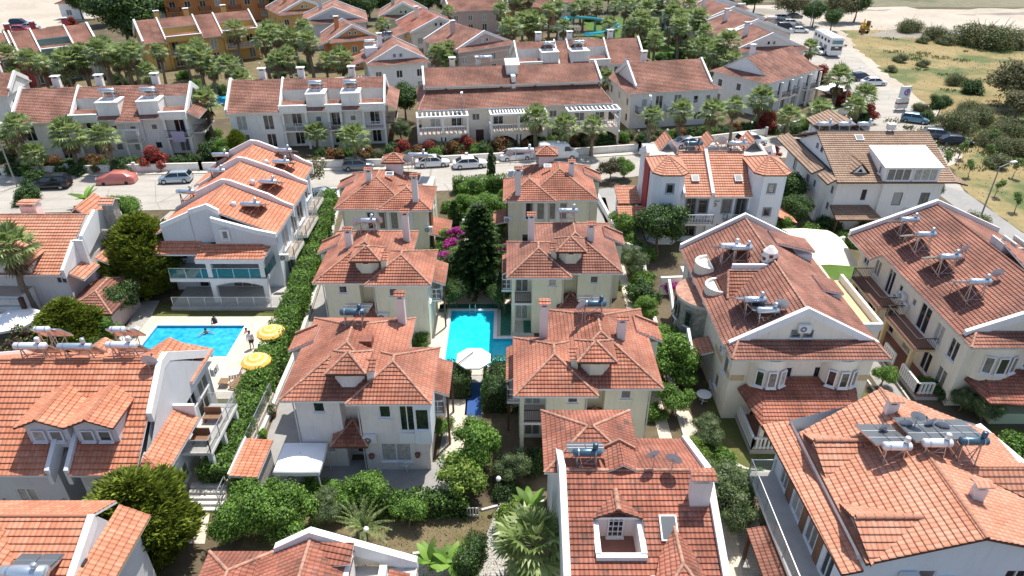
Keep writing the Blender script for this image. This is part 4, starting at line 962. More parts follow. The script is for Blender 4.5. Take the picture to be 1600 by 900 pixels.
J.window((18.0,38.74),Vector((1,0,0)),Vector((0,-1,0)),1.0,6.85,.62,.55,'w',frame='frame_grey');J.window((18.0,38.74),Vector((1,0,0)),Vector((0,-1,0)),1.85,6.85,.62,.55,'w',frame='frame_grey');J.ac(19.75,38.74,7.35)
r=MB();k=(zr-ze)/(xr_-xl);k2=(zr-ze)/(xe-xr_)
slope(r,[(xl,38.9,ze),(xr_,38.9,zr),(xr_,53.2,zr),(xl,53.2,ze)],'t_worn');slope(r,[(xr_,38.9,zr),(xe,38.9,ze),(xe,47,ze),(xe,53.2,ze),(xr_,53.2,zr)],'t_worn')
caps(r,[((xr_,38.9,zr),(xr_,53.2,zr))]);J.fin(r,'roof')
p=MB();parapet(p,[(xl+.3,38.8,ze+.15),(xr_,38.8,zr),(xe-.2,38.8,ze+.15)],w=.32,up=.25,dn=.3);parapet(p,[(xl,53.3,ze+.1),(xr_,53.3,zr+.1),(xe+.2,53.3,ze+.2)],w=.32,up=.3,dn=.4)
J.fin(p,'parapet')
r=MB();slope(r,[(14.75,37.3,5.95),(25.5,37.3,5.95),(24.7,38.72,6.6),(15.5,38.72,6.6)],'t_worn',edge='trim_old');slope(r,[(14.75,37.3,5.95),(15.5,38.72,6.6),(14.75,38.9,6.05)],'t_worn',edge='trim_old');slope(r,[(25.5,37.3,5.95),(24.7,38.72,6.6),(25.5,38.9,6.05)],'t_worn',edge='trim_old')
caps(r,[((14.8,37.35,5.97),(15.5,38.72,6.6)),((25.45,37.35,5.97),(24.7,38.72,6.6))]);J.fin(r,'skirt_roof')
for cx in(17.7,22.6):
 b=MB();n=10;arc=[(cx-1.25*math.cos(math.pi*i/n),38.2-1.0*math.sin(math.pi*i/n))for i in range(n+1)]
 b.grid([[(x,y,z)for x,y in arc]for z in(3.0,5.85)],'w_cream');b.add([(x,y,3.0)for x,y in arc],'w_cream');J.fin(b,'round_bay')
 for t0,t1 in((2,4),(4,6),(6,8)):
  a,c=Vector((*arc[t0],0)),Vector((*arc[t1],0));d=(c-a).normalized();out=Vector((d.y,-d.x,0));a2=a+out*.12
  J.window((a2.x,a2.y),d,out,.08,3.75,(c-a).length-.16,1.3,'w',frame='frame_white')
r=MB();A_,B_,C_,D_=(16.6,34.4,2.5),(23.2,34.4,2.5),(24.2,38.1,3.5),(16.2,38.1,3.5)
E_,F_=(17.6,33.9,2.35),(22.2,33.9,2.35)
slope(r,[A_,E_,F_,B_,(22.8,38.1,3.9),(17.4,38.1,3.9)],'t_stained',edge='wood_dark');slope(r,[A_,(17.4,38.1,3.9),(15.9,38.1,2.9)],'t_stained',edge='wood_dark');slope(r,[B_,(22.8,38.1,3.9),(24.2,38.1,2.9)],'t_stained',edge='wood_dark');J.fin(r,'porch_roof')
g=MB();g.box(16.2,34.6,0,23.6,38.19,.4,'concrete',top='terrace_red');o=J.fin(g,'porch');J.railing(o,[(16.3,38.0),(16.3,34.7),(19.0,34.7)],.4,'baluster',.95);J.railing(o,[(20.6,34.7),(23.5,34.7),(23.5,38)],.4,'baluster',.95)
for x in(16.8,23.0):J.column(x,34.95,.4,2.2,.28,'w_cream')
b=MB()
for x0,x1 in((15.25,16.2),(23.9,24.88)):b.box(x0,38.16,3.5,x1,38.195,3.95,'w_beigeband')
b.box(15.165,38.3,3.5,15.195,38.9,3.95,'w_beigeband');b.box(15.165,40.1,3.5,15.195,42,3.95,'w_beigeband');J.fin(b,'painted_band')
t=MB();cx,cy,rr=15.6,47.4,2.3;n=20;arc=[(cx-rr*math.sin(math.pi*i/n)*.95,cy-rr*math.cos(math.pi*i/n))for i in range(n+1)]
t.grid([[(x,y,z)for x,y in arc]for z in(0,4.9)],'stone');rim=[(cx+(x-cx)*1.1,cy+(y-cy)*1.07)for x,y in arc]
t.grid([[(x,y,4.9)for x,y in arc],[(x,y,4.9)for x,y in rim],[(x,y,5.15)for x,y in rim]],'trim_old',smooth=False);t.add([(x,y,5.15)for x,y in rim],'mortar');J.fin(t,'round_tower')
for i in(4,8,12,15):
 a,c=Vector((*arc[i],0)),Vector((*arc[i+2],0));d=(a-c).normalized()*-1;d=(c-a).normalized();out=Vector((-d.y,d.x,0))
 if out.x>0:out=-out
 a2=a+out*.1
 for z in(.9,3.0):J.window((a2.x,a2.y),d,out,.06,z,(c-a).length-.1,1.35,'w',frame='frame_grey')
for cy2,r2,z1 in((45.6,1.15,6.9),(48.9,1.2,7.1)):
 t=MB();arc2=[(16.0-r2*math.sin(math.pi*i/10),cy2-r2*math.cos(math.pi*i/10))for i in range(11)]
 t.grid([[(x,y,z)for x,y in arc2]for z in(5.152,z1)],'w_cream');t.grid([[(x,y,z1)for x,y in arc2],[(16.0+(x-16)*.85,cy2+(y-cy2)*.85,z1)for x,y in arc2],[(16.0+(x-16)*.85,cy2+(y-cy2)*.85,5.2)for x,y in arc2]],'trim',smooth=False)
 t.add([(x,y,z1-.22)for x,y in arc2],'w_dust');t.add([(16.0,cy2-r2,5.152),(16.0,cy2+r2,5.152),(16.0,cy2+r2,z1),(16.0,cy2-r2,z1)],'w_cream');J.fin(t,'turret')
r=MB();slope(r,[(16.0,43.6,6.9),(20.3,43.6,6.95),(19.6,45.3,8.3),(16.3,45.3,8.3)],'t_villa',edge='trim');slope(r,[(16.0,43.6,6.9),(16.3,45.3,8.3),(16.0,46.8,6.9)],'t_villa');slope(r,[(16.3,45.3,8.3),(19.6,45.3,8.3),(19.0,46.9,7.5),(16.0,46.9,6.9)],'t_villa');caps(r,[((16.3,45.3,8.3),(19.6,45.3,8.3)),((16.0,43.6,6.9),(16.3,45.3,8.3))]);J.fin(r,'cross_roof')
w=MB();w.box(16.0,43.9,5.9,17.6,46.7,6.85,'w_cream');w.box(16.6,45.4,8.3,19.3,45.62,8.75,'trim');J.fin(w,'cross_wall')
c=MB();c.lathe([(.55,0),(.55,1.1),(.62,1.15),(.55,1.5),(.2,1.9),(.02,1.95)],(19.55,46.2,8.0),'w_pink',9,smooth=False)
for i in range(7):
 a=2*math.pi*i/7;c.box(19.55+.5*math.cos(a)-.12,46.2+.5*math.sin(a)-.12,8.9+.3*(i%2),19.55+.5*math.cos(a)+.12,46.2+.5*math.sin(a)+.12,9.15+.3*(i%2),'wood_dark')
c.box(19.4,45.5,8.4,19.7,45.75,8.7,'iron');J.fin(c,'chimney')
for y0 in(49.4,41.9):
 d=MB();x0=13.5;slope(d,[(x0+.3,y0,2.9),(15.15,y0,3.3),(15.15,y0+2.0,3.3),(x0+.3,y0+2.0,2.9)],'t_orange2');parapet(d,[(x0+.1,y0-.2,2.3),(x0+.1,y0+.8,3.0),(x0+.1,y0+2.2,3.6)],w=.22,up=.3,dn=.25);J.fin(d,'door_canopy')
t=MB();t.box(24.895,42.8,0,27.6,50.2,4.6,'w_cream',top='w_beigeband');J.fin(t,'side_wing');p=MB();parapet(p,[(24.9,42.8,4.9),(27.6,42.8,4.9),(27.6,50.2,4.9)],w=.22,up=.3,dn=.3);J.fin(p,'parapet')
r=MB();slope(r,[(23.2,44.2,7.3),(24.9,44.2,6.9),(24.9,46.4,6.9),(23.2,46.4,7.3)],'t_worn');J.fin(r,'dormer_roof');w=MB();w.box(23.3,44.3,6,24.8,46.3,6.75,'trim');J.fin(w,'dormer')
r=MB();slope(r,[(21.5,50.0,8.2),(24.8,50.0,7.4),(24.8,52.4,7.4),(21.5,52.4,8.2)],'t_worn');J.fin(r,'dormer_roof');w=MB();w.box(21.8,50.1,6.5,24.7,52.3,7.1,'trim');J.fin(w,'dormer')
for i,(px,py,yy)in enumerate(((1142,384,47.9),(1160,387,47.4),(1180,468,40.7),(1198,496,39.6))):
 c=V(px,py,yy);zs=ze+(c.x-xl)*k;solar(c.x,c.y,zs,'J',w=1.45,r=.23,hgt=max(.8,c.z-zs),tank=('tank_white','tank_bare','tank_bare','tank_bare')[i])
dish(18.3,39.6,8.0,'J',.45,-30,.8)
J.ac(15.2,39.9,4.6,'W')
#K: long cream house, right edge
K=House('house','long cream house at the right edge with brown side balconies and white balusters',(37,47),wall='w_cream',seed=25)
w=MB();K.block(w,32.2,39.6,43.5,56.4,0,5.9,Wt=[(40.4,3.3,1.1,1.7),(42.4,3.3,1.1,1.7),(44.4,2.95,1.5,2.3,'b'),(46.6,4.2,.5,.6),(48.8,4.2,.5,.6),(50.2,2.95,1.1,2.3,'b'),(52.6,3.4,1.0,1.5),(54.6,3.4,1.0,1.5),(40.5,.5,1.2,1.8),(42.6,.5,1.2,1.8),(44.8,.35,1.8,2.2,'b'),(48.2,.35,1.6,2.2,'b'),(51,.35,2,2.2,'b')],S=[O(1540,543,1553,567,39.6),(36.6,3.5,.9,1.5),(38.5,3.5,1.4,1.3),(35.5,.4,.9,1.2)],auto=False)
xl,ze,xr_,zr,xe=31.6,6.0,37.8,8.75,44.2;k=(zr-ze)/(xr_-xl)
w.add([(32.2,39.95,5.8),(43.5,39.95,5.8),(xr_,39.95,zr)],'w_cream');w.add([(32.2,40.15,5.8),(43.5,40.15,5.8),(xr_,40.15,zr)],'w_cream');w.add([(32.2,56.3,5.8),(43.5,56.3,5.8),(xr_,56.3,zr)],'w_cream');K.fin(w,'wall')
r=MB();slope(r,[(xl,40.1,ze),(xr_,40.1,zr),(xr_,56.6,zr),(xl-.9,56.6,ze-.4),(xl-.9,52.2,ze-.4),(xl,51.6,ze)],'t_worn',edge='trim_old')if False else slope(r,[(xl,40.1,ze),(xr_,40.1,zr),(xr_,56.5,zr),(xl,56.5,ze)],'t_worn',edge='trim_old')
slope(r,[(xl-.95,52.0,ze-k*.95),(xl-.01,52.0,ze),(xl-.01,56.5,ze),(xl-.95,56.5,ze-k*.95)],'t_worn',edge='trim_old')
slope(r,[(xr_,40.1,zr),(xe,40.1,ze-.1),(xe,56.5,ze-.1),(xr_,56.5,zr)],'t_worn',edge='trim_old');caps(r,[((xr_,40.1,zr),(xr_,56.5,zr))],'t_worn');K.fin(r,'roof')
p=MB();parapet(p,[(xl+.2,40.0,ze+.2),(xr_,40.0,zr+.05),(xe-.2,40.0,ze+.1)],w=.3,up=.28,dn=.4);parapet(p,[(xl-.8,56.6,ze-.2),(xr_,56.6,zr+.1),(xe,56.6,ze+.1)],w=.32,up=.3,dn=.4);K.fin(p,'parapet')
r=MB();slope(r,[(31.65,38.7,5.9),(44.2,38.7,5.9),(43.5,39.9,6.5),(32.5,39.9,6.5)],'t_worn',edge='trim_old');slope(r,[(31.65,38.7,5.9),(32.5,39.9,6.5),(31.65,40.05,6.0)],'t_worn',edge='trim_old');caps(r,[((31.7,38.75,5.9),(32.5,39.9,6.5))]);K.fin(r,'skirt_roof')
b=MB();n=10;cx=34.3;arc=[(cx-1.5*math.cos(math.pi*i/n),39.6-.9*math.sin(math.pi*i/n))for i in range(n+1)]
b.grid([[(x,y,z)for x,y in arc]for z in(2.9,5.8)],'w_cream');b.add([(x,y,2.9)for x,y in arc],'w_cream');K.fin(b,'round_bay')
for t0,t1 in((2,4),(4,6),(6,8)):
 a,c=Vector((*arc[t0],0)),Vector((*arc[t1],0));d=(c-a).normalized();out=Vector((d.y,-d.x,0));a2=a+out*.1;K.window((a2.x,a2.y),d,out,.1,3.7,(c-a).length-.2,1.4,'w')
r=MB();slope(r,[(33.2,37.0,2.4),(41.0,36.4,2.4),(41.0,39.55,3.4),(34.0,39.55,3.4)],'t_stained',edge='wood_dark');slope(r,[(33.2,37.0,2.4),(34.0,39.55,3.4),(32.8,39.55,2.6)],'t_stained',edge='wood_dark');K.fin(r,'porch_roof')
w=MB();w.box(34.3,37.6,0,40.6,39.58,.95,'w_palegreen');K.fin(w,'porch')
K.balcony(30.4,48.5,32.19,53.6,2.9,'SWN','bars','w_beigeband',floor='terrace_red');K.balcony(30.5,42.6,32.19,47.4,2.9,'SWN','bars','w_beigeband',floor='terrace_red')
for y in(42.9,47.1,48.8,53.3):K.column(30.7,y,.3,2.69,.28,'w_beigeband')
g=MB();g.box(30.3,40.2,0,32.19,55,.3,'concrete',top='terrace_red');o=K.fin(g,'ground_terrace')
for y0,y1 in((40.6,43.0),(44.2,45.8),(48.3,49.8),(51.6,54.0)):K.railing(o,[(30.4,y0),(30.4,y1)],.3,'baluster',1.0)
K.railing(o,[(30.4,40.6),(31.6,40.6)],.3,'baluster',1.0)
for y,z in((47.6,3.4),(48.2,3.9),(48.9,3.4)):K.ac(32.2,y,z,'W')
c=MB();c.box(38.1,47.6,8.2,40.0,49.2,9.0,'trim_old');c.box(38.25,47.75,9.0,39.0,49.05,9.03,'wood_brown');c.box(39.1,47.75,9.0,39.85,49.05,9.03,'wood_brown')
for x in(38.1,39.0,39.85):c.box(x,47.6,9.001,x+.15,49.2,9.35,'trim_old')
K.fin(c,'chimney')
r=MB();slope(r,[(37.9,44.2,8.95),(44.5,44.2,6.9),(44.5,48.2,7.4),(38.2,48.2,9.4)],'t_worn');parapet(r,[(37.9,44.1,9.0),(44.5,44.1,6.95)],w=.22,up=.2,dn=.2,mat='trim');K.fin(r,'cross_roof');w=MB();w.add([(38.0,44.3,8.3),(44.2,44.3,6.0),(44.2,44.3,6.8),(38.0,44.3,8.8)],'w_cream');K.fin(w,'cross_wall')
for i,(px,py,yy)in enumerate(((1422,343,53.5),(1448,366,50.6),(1485,401,46.9),(1532,440,43.0))):
 c=V(px,py,yy);zs=ze+(c.x-xl)*k;solar(c.x,c.y,zs,'K',w=1.45,r=.24,hgt=max(.8,c.z-zs),tank='tank_bare')
dish(35.6,47.9,7.8,'K',.45,20,.8);dish(35.9,44.2,7.9,'K',.4,-10,.7)
#L: pale blue house with two hipped towers
Lh=House('house','pale blue semi-detached house with two square hipped towers and a dark red side wall',(21,69),wall='w_bluewhite',frame='frame_grey',seed=26)
w=MB();tg='trim_grey'
Lh.block(w,17.6,66.4,24.9,74.5,0,5.3,S=[(18.2,2.75,1.0,2.3,'b'),(19.5,3.3,.9,1.5),(22.0,3.3,.9,1.5),(23.4,2.75,1.1,2.3,'b'),(18.2,.6,1.3,1.3),(21.8,.6,1.3,1.3)],trim=tg,auto=False)
w.box(20.45,66.0,0,20.95,66.39,5.3,'w_bluewhite')
Lh.block(w,24.9,67.6,28.0,75,0,7.9,auto=False,E=[(70,3.6,1,1.3)]);Lh.block(w,14.6,67.6,17.6,75,0,7.9,auto=False,Wt=[(69.5,5.0,.7,.9),(69.5,2.5,.7,.9),(71.8,6.2,.7,1.1),(71.8,3.2,.7,1.1)]);Lh.fin(w,'wall')
for m,x0,x1 in((0,14.5,17.7),(1,24.8,28.1)):
 t=MB();ch=.95;pts=[(x0,70.0),(x0,66.5+ch*(1-m)),(x0+ch*(1-m),66.5),(x1-ch*m,66.5),(x1,66.5+ch*m),(x1,70.0)]
 pts=[(x0,68.5),(x0,66.4),(x0+.7,65.6),(x1-.7,65.6),(x1,66.4),(x1,68.5)]if True else pts
 for a,c in zip(pts[:-1],pts[1:]):
  L_=math.hypot(c[0]-a[0],c[1]-a[1]);ops=[(L_/2-.33,5.9,.66,.95),(L_/2-.33,3.35,.66,.85)]if L_>1.7 and a[1]==c[1]else[]
  Lh.plane(t,a,c,0,7.9,ops,trim=tg)
 Lh.fin(t,'tower')
 r=MB();z=7.95;q=[(p[0]+(p[0]-(x0+x1)/2)*.16,p[1]-.35 if p[1]<68 else 70.6,z)for p in pts];T=((x0+x1)/2,68.0,z+1.1)
 for a,c in zip(q,q[1:]+q[:1]):slope(r,[a,c,T],'t_orange2',edge='wood_dark',th=.1,under=False)
 r.add([(p[0],p[1],z-.1)for p in q],'trim');caps(r,[(p,T)for p in q],'t_orange2',.08);Lh.fin(r,'tower_roof')
r=MB();gable(r,17.75,65.75,20.55,75.2,5.4,8.4,'x','t_orange2',rp=.55,z2=5.6,cap='t_orange2');gable(r,20.85,65.75,24.75,75.2,5.4,8.4,'x','t_orange2',rp=.55,z2=5.6,cap='t_orange2');Lh.fin(r,'roof')
p=MB();parapet(p,[(20.7,65.9,5.5),(20.7,70.9,8.45),(20.7,75,5.7)],w=.32,up=.3,dn=.4);parapet(p,[(17.75,65.9,5.45),(17.75,66.8,6.0)],w=.22,up=.35,dn=.2);parapet(p,[(14.55,70.7,8.1),(14.55,71.5,8.6),(14.55,75,7.0)],w=.3,up=.3,dn=.4);parapet(p,[(28.05,70.7,8.1),(28.05,71.5,8.6),(28.05,75,7.0)],w=.3,up=.3,dn=.4);Lh.fin(p,'parapet')
for cx in(17.2,21.9,26.4):
 r=MB();slope(r,[(cx-1.3,72.5,7.6),(cx,72.5,9.2),(cx,75.5,9.2),(cx-1.3,75.5,7.6)],'t_orange2');slope(r,[(cx+1.3,72.5,7.6),(cx,72.5,9.2),(cx,75.5,9.2),(cx+1.3,75.5,7.6)],'t_orange2');r.box(cx-1.1,72.7,5,cx+1.1,75.3,7.5,'w_bluewhite');Lh.fin(r,'rear_gable')
b=MB();b.box(14.38,68.6,0,14.56,71.2,7.6,'w_red');Lh.fin(b,'red_wall')
Lh.skylight(19.1,67.7,6.66,.577,.8,.8);Lh.skylight(23.6,67.7,6.66,.577,.8,.8)
Lh.balcony(18.0,65.0,20.9,66.39,2.7,'SEW','white',floor='terrace');Lh.balcony(22.2,65.0,24.75,66.39,2.7,'SEW','clear',floor='terrace');Lh.ac(21.2,66.4,4.1)
Lh.lean_to(11.8,70.6,14.35,74.5,2.5,3.0,'S','t_orange2',edge='wood_dark');Lh.lean_to(11.4,67.2,14.35,69.2,2.3,2.9,'S','t_orange2',edge='wood_dark')
for x,y in((12.0,70.8),(11.6,67.4),(14.2,70.8)):Lh.column(x,y,0,2.3,.14,'wood_dark')
w=MB();w.box(12.1,73.5,0,14.3,74.3,2.5,'w_white');Lh.fin(w,'store_wall')
Lh.lean_to(28.1,66.2,30.2,69.4,2.2,2.9,'E','t_orange',edge='wood_dark');Lh.column(30.0,66.4,0,2.1,.14,'wood_dark')
solar(19.4,71.3,8.3,'L',w=1.9,r=.25,hgt=.9,tank='tank_blue',stand='rust');solar(24.2,71.3,8.3,'L',w=1.9,r=.25,hgt=.9,tank='tank_bare',stand='rust');dish(22.6,71.9,8.3,'L',.5,-20,.9)
#M: white house with brown roof
Mh=House('house','white house with brown roof tiles, boxy white glazed dormer and dark brown porch canopy',(40,73),wall='w_white',frame='frame_grey',seed=27)
w=MB();Mh.block(w,34.3,71.4,37.6,82.5,0,5.9,Wt=[(73,3.4,.6,.8),(74.8,3.2,.9,.9),(79.0,3.0,1.0,1.9,'s'),(73,.8,.8,1.1)],auto=False);Mh.block(w,34.9,69.2,39.6,71.41,0,5.9,S=[O(1343,296,1356,313,69.2,'r')],Wt=[(69.8,4.0,.6,.8),(70.0,2.0,.6,.8)],auto=False)
Mh.block(w,39.6,68.8,46.0,82,0,5.9,S=[(41.0,3.1,1.0,1.5,'s'),(43.9,3.1,1.0,1.5),(41.2,.6,1.6,1.4)],E=[(70,3.4,1,1.4),(74,3.4,1,1.4),(78,3.4,1,1.4)])
zr,yr,ye,ze=9.0,75.7,68.2,6.0;k=(zr-ze)/(yr-ye)
w.add([(34.75,70.0,6.3),(34.75,81.0,6.3),(34.75,yr,zr-.1)],'w_white');w.add([(34.95,70.0,6.3),(34.95,81.0,6.3),(34.95,yr,zr-.1)],'w_white');w.add([(46.0,69,5.9),(46.0,82,5.9),(46.0,yr,zr-.1)],'w_white');Mh.fin(w,'wall')
for y in(74.1,75.4):Mh.window((34.74,y+.45),Vector((0,-1,0)),Vector((-1,0,0)),0,7.2,.42,.5,'w')
r=MB();slope(r,[(34.3,ye,ze),(46.9,ye,ze),(46.9,yr,zr),(34.3,yr,zr)],'t_brown',edge='wood_dark');slope(r,[(34.3,yr,zr),(46.9,yr,zr),(46.9,83.3,ze),(34.3,83.3,ze)],'t_brown',edge='wood_dark')
slope(r,[(33.4,68.3,5.75),(34.25,68.3,6.3),(34.25,71.2,6.3),(33.4,71.2,5.75)],'t_brown',edge='wood_dark');slope(r,[(32.9,71.5,5.7),(34.25,71.5,6.4),(34.25,83.3,6.4),(32.9,83.3,5.7)],'t_brown',edge='wood_dark')
slope(r,[(46.92,68.2,6.0),(46.92,71.5,6.6),(48.2,68.2,5.7)],'t_brown',edge='wood_dark')
caps(r,[((34.3,yr,zr),(46.9,yr,zr))],'t_brown');Mh.fin(r,'roof')
x0,x1,y0,y1,zt=39.1,44.9,68.35,72.6,7.95
w=MB();w.box(x0,y0,5.7,x1,y1,zt-.35,'w_white');xm=(x0+x1)/2;[slope(w,[(p0,y0-.2,zt-.3),(p1,y0-.2,zt-.3),(p1,y1,zt+.55),(p0,y1,zt+.55)],'canvas',course=9,step=.01,th=.12)for p0,p1 in((x0-.2,xm-.03),(xm+.03,x1+.2))];w.add([(x0,y0,zt-.35),(x0,y1,zt-.35),(x0,y1,zt+.4)],'w_white');o=Mh.fin(w,'box_dormer')
for a in(39.25,42.05):Mh.window((a,y0-.01),Vector((1,0,0)),Vector((0,-1,0)),.1,6.2,2.5,1.3,'w',frame='frame_white')
Mh.window((x0-.01,69.5),Vector((0,-1,0)),Vector((-1,0,0)),0,6.6,.6,.9,'w',frame='frame_white')
d=MB();cx=37.1;zd=7.6;ybk=ye+(zd-ze)/k
slope(d,[(cx-1.0,69.4,6.6),(cx,69.4,zd),(cx,ybk,zd),(cx-1.0,69.8,6.6)],'t_brown',edge='wood_dark',th=.1);slope(d,[(cx+1.0,69.4,6.6),(cx,69.4,zd),(cx,ybk,zd),(cx+1.0,69.8,6.6)],'t_brown',edge='wood_dark',th=.1);d.add([(cx-.8,69.5,6.5),(cx+.8,69.5,6.5),(cx,69.5,7.4)],'w_white');d.add([(cx-.3,69.48,6.65),(cx+.3,69.48,6.65),(cx,69.48,7.05)],'void');Mh.fin(d,'dormer')
Mh.skylight(38.7,74.7,8.62,k,.9,.9,'panel_pale')
r=MB();slope(r,[(34.2,66.2,2.6),(39.2,66.2,2.6),(38.8,69.15,3.0),(34.6,69.15,3.0)],'wood_dark' if False else 't_brown',edge='wood_dark');Mh.fin(r,'porch_roof')
for x in(34.4,39.0):Mh.column(x,66.4,0,2.45,.16,'wood_dark')
Mh.ac(42.9,68.8,2.2);Mh.ac(44.3,68.8,1.6)
r=MB();slope(r,[(35.0,76.5,8.9),(37.5,76.5,10.0),(37.5,81,10.0),(35.0,81,8.9)],'t_brown',edge='wood_dark');slope(r,[(40,76.5,8.9),(37.5,76.5,10.0),(37.5,81,10.0),(40,81,8.9)],'t_brown',edge='wood_dark');r.box(35.4,77,6,39.6,80.5,8.8,'w_white');Mh.fin(r,'rear_gable')
for px in(1290,1321,1352):c=V(px,194,76.3);solar(c.x,76.3,c.z-1.0,'M',w=1.6,r=.27,hgt=1.0,tank='tank_bare',npan=2,L=2.0)
c=MB();c.box(-.4,-.3,0,.4,.3,.6,'ac_white');c.box(-.45,-.35,.6,.45,.35,.65,'ac_white');c.beam((-.3,0,-.3),(-.3,0,.01),.05,.05,'steel');c.beam((.3,0,-.3),(.3,0,.01),.05,.05,'steel')
tag(c.build('roof_cooler',None,(42.6,75.9,9.25)),'white box-shaped cooler at the right end of the tanks on the brown roof','cooler')
#houses across the road and beyond
def frame_of(pl,pr,z):
 a,b=W(*pl,z),W(*pr,z);d=b-a
 return a,d.length,math.atan2(d.y,d.x)
def rowhouse(label,pl,pr,units,D=11.0,z=5.5,rise=3.2,wall='w_white',tl='t_far',strip='R',seed=0,walls=None,heaters=True,deep=1.6,hk=None,tank='tank_bare'):
 """terrace of units; unit = (kind, x0, x1): S full slope, T roof terrace, B box carrying a water heater, G low hipped front"""
 a,L,rot=frame_of(pl,pr,z)
 H=House('terraced_house',label,(a.x,a.y),rot,abs_=False,wall=wall,seed=seed)
 w=MB();r=MB();p=MB();ry=D/2;zr=z+rise;k=rise/ry;zz=lambda y:z+k*y if y<ry else zr-(y-ry)*k
 X1=units[-1][2]
 c,s=math.cos(rot),math.sin(rot)
 for i,(kd,x0,x1,*col)in enumerate(units):
  wm=col[0]if col else wall;rng=H.rng
  wd=x1-x0;y0=.5 if kd!='T' else .15
  if kd=='B':y0=1.0
  up=[];n=max(1,int(wd/2.6))
  for j in range(n):
   u=x0+wd*(j+.5)/n
   if kd in 'TS':up+=[(u-.7,2.9,1.4,2.1,'b'),(u-.6,.25,1.3,2.1,'b')]
   elif kd in 'GB' and wd>2:up+=[(u-.4,3.7,.8,.8),(u-.45,1.0,.9,1.0)]
  yf=y0+(deep if kd=='T' else 0)
  H.block(w,x0+(.02 if i else .3),yf,x1-(.02 if i<len(units)-1 else .3),D-.6-.013*i,0,z-.12,S=up,auto=False,mat=wm)
  if kd=='T':
   H.balcony(x0+.05,y0,x1-.05,yf-.005,2.75,'S',rng.choice(['bars','bars','clear','white']),mat=wm,th=.22)
   for x in(x0+.25,x1-.25):H.column(x,y0+.22,0,2.5,.3,wm);H.column(x,y0+.22,2.76,z-.26,.3,wm)
   t=MB();t.box(x0,y0-.1,z-.25,x1,y0+3.3,z,wm,top='terrace');t.box(x0,y0-.2,z+.002,x1,y0+.05,z+.8,wm);t.box(x0-.08,y0-.3,z+.8,x1+.08,y0+.13,z+.92,'trim')
   H.fin(t,'roof_terrace')
   w.box(x0,y0+3.3,z,x1,y0+3.5,zz(3.9)-.15,wm)
   slope(r,[(x0,3.3,zz(3.3)+.25),(x1,3.3,zz(3.3)+.25),(x1,ry,zr),(x0,ry,zr)],tl)
   slope(r,[(x0+.1,1.0,z+.45),(x1-.1,1.0,z+.45),(x1-.1,2.2,z+.95),(x0+.1,2.2,z+.95)],tl)
  elif kd=='B':
   t=MB();t.box(x0,.7,z-.3,x1,3.4,z+2.1,wm);t.box(x0-.07,.6,z+2.1,x1+.07,3.47,z+2.25,'trim');H.fin(t,'water_tank_box')
   slope(r,[(x0,3.4,zz(3.4)),(x1,3.4,zz(3.4)),(x1,ry,zr),(x0,ry,zr)],tl)
   slope(r,[(x0,.1,z+.02),(x1,.1,z+.02),(x1,.7,zz(.7)),(x0,.7,zz(.7))],tl)
   if heaters:
    lx,ly=(x0+x1)/2,2.0
    solar(a.x+lx*c-ly*s,a.y+lx*s+ly*c,z+2.25,hk or 'row',w=min(2.0,wd*.7),r=.27,hgt=1.25,tank=tank,rot=rot,small=False,L=1.8)
  elif kd=='G':
   slope(r,[(x0,0,z),(x1,0,z),(x1,ry,zr),(x0,ry,zr)],tl)
   slope(r,[(x0-.5,-.7,z-.1),(x1+.5,-.7,z-.1),((x0+x1)/2+.4,1.6,z+1.15),((x0+x1)/2-.4,1.6,z+1.15)],tl)
   t=MB();t.box(x0+.1,-.9,z-1.25,x1-.1,-.6,z-1.05,'trim');
   H.fin(t,'canopy_slab');H.balcony(x0+.1,-.9,x1-.1,.49,2.6,'S','clear',mat=wm);
   for x in(x0+.3,x1-.3):H.column(x,-.7,0,2.39,.26,wm);H.column(x,-.7,2.61,z-1.26,.26,wm)
  else:
   slope(r,[(x0,0,z),(x1,0,z),(x1,ry,zr),(x0,ry,zr)],tl)
  slope(r,[(x0,ry,zr),(x1,ry,zr),(x1,D,z),(x0,D,z)],tl)
  if kd in 'ST':
   for x in((x0,x1)if kd=='S' else()):
    parapet(p,[(x,.2,z+.1),(x,ry,zr),(x,D-.2,z+.1)],w=.26,up=.32,dn=.6)
 w.add([(.3,.5,z-.2),(.3,D-.5,z-.2),(.3,ry,zr-.1)],wall);w.add([(X1-.3,.5,z-.2),(X1-.3,D-.5,z-.2),(X1-.3,ry,zr-.1)],wall)
 parapet(p,[(.1,.2,z+.2),(.1,ry,zr),(.1,D-.2,z+.2)],w=.26,up=.35,dn=.5);parapet(p,[(X1-.1,.2,z+.2),(X1-.1,ry,zr),(X1-.1,D-.2,z+.2)],w=.26,up=.35,dn=.5)
 if 'R' in strip:slope(r,[(X1+.05,.4,z+.7),(X1+.05,D-.6,z+.7),(X1+1.6,D-.6,z-.1),(X1+1.6,.0,z-.1)],tl);H.balcony(X1-.28,2.5,X1+1.2,D-3,2.7,'SEN','bars',mat=wall)
 if 'L' in strip:slope(r,[(-.05,.4,z+.7),(-.05,D-.6,z+.7),(-1.6,D-.6,z-.1),(-1.6,.0,z-.1)],tl)
 H.fin(w,'wall');H.fin(r,'roof');H.fin(p,'parapet')
 for x in(X1*.2,X1*.45,X1*.78):H.chimney(x,ry+.8,zr-.6,zr+1.1,.9,.7,mat=wall,cap='flat')
 return H
N1=rowhouse('long dusty white terraced house across the road at the left, red bush at its corner',(15,194),(290,184),[('S',0,7.5),('T',7.5,11.0),('B',11.0,13.8),('G',13.8,16.2),('B',16.2,19.0),('T',19.0,22.4)],seed=31,wall='w_dust')
c=MB()
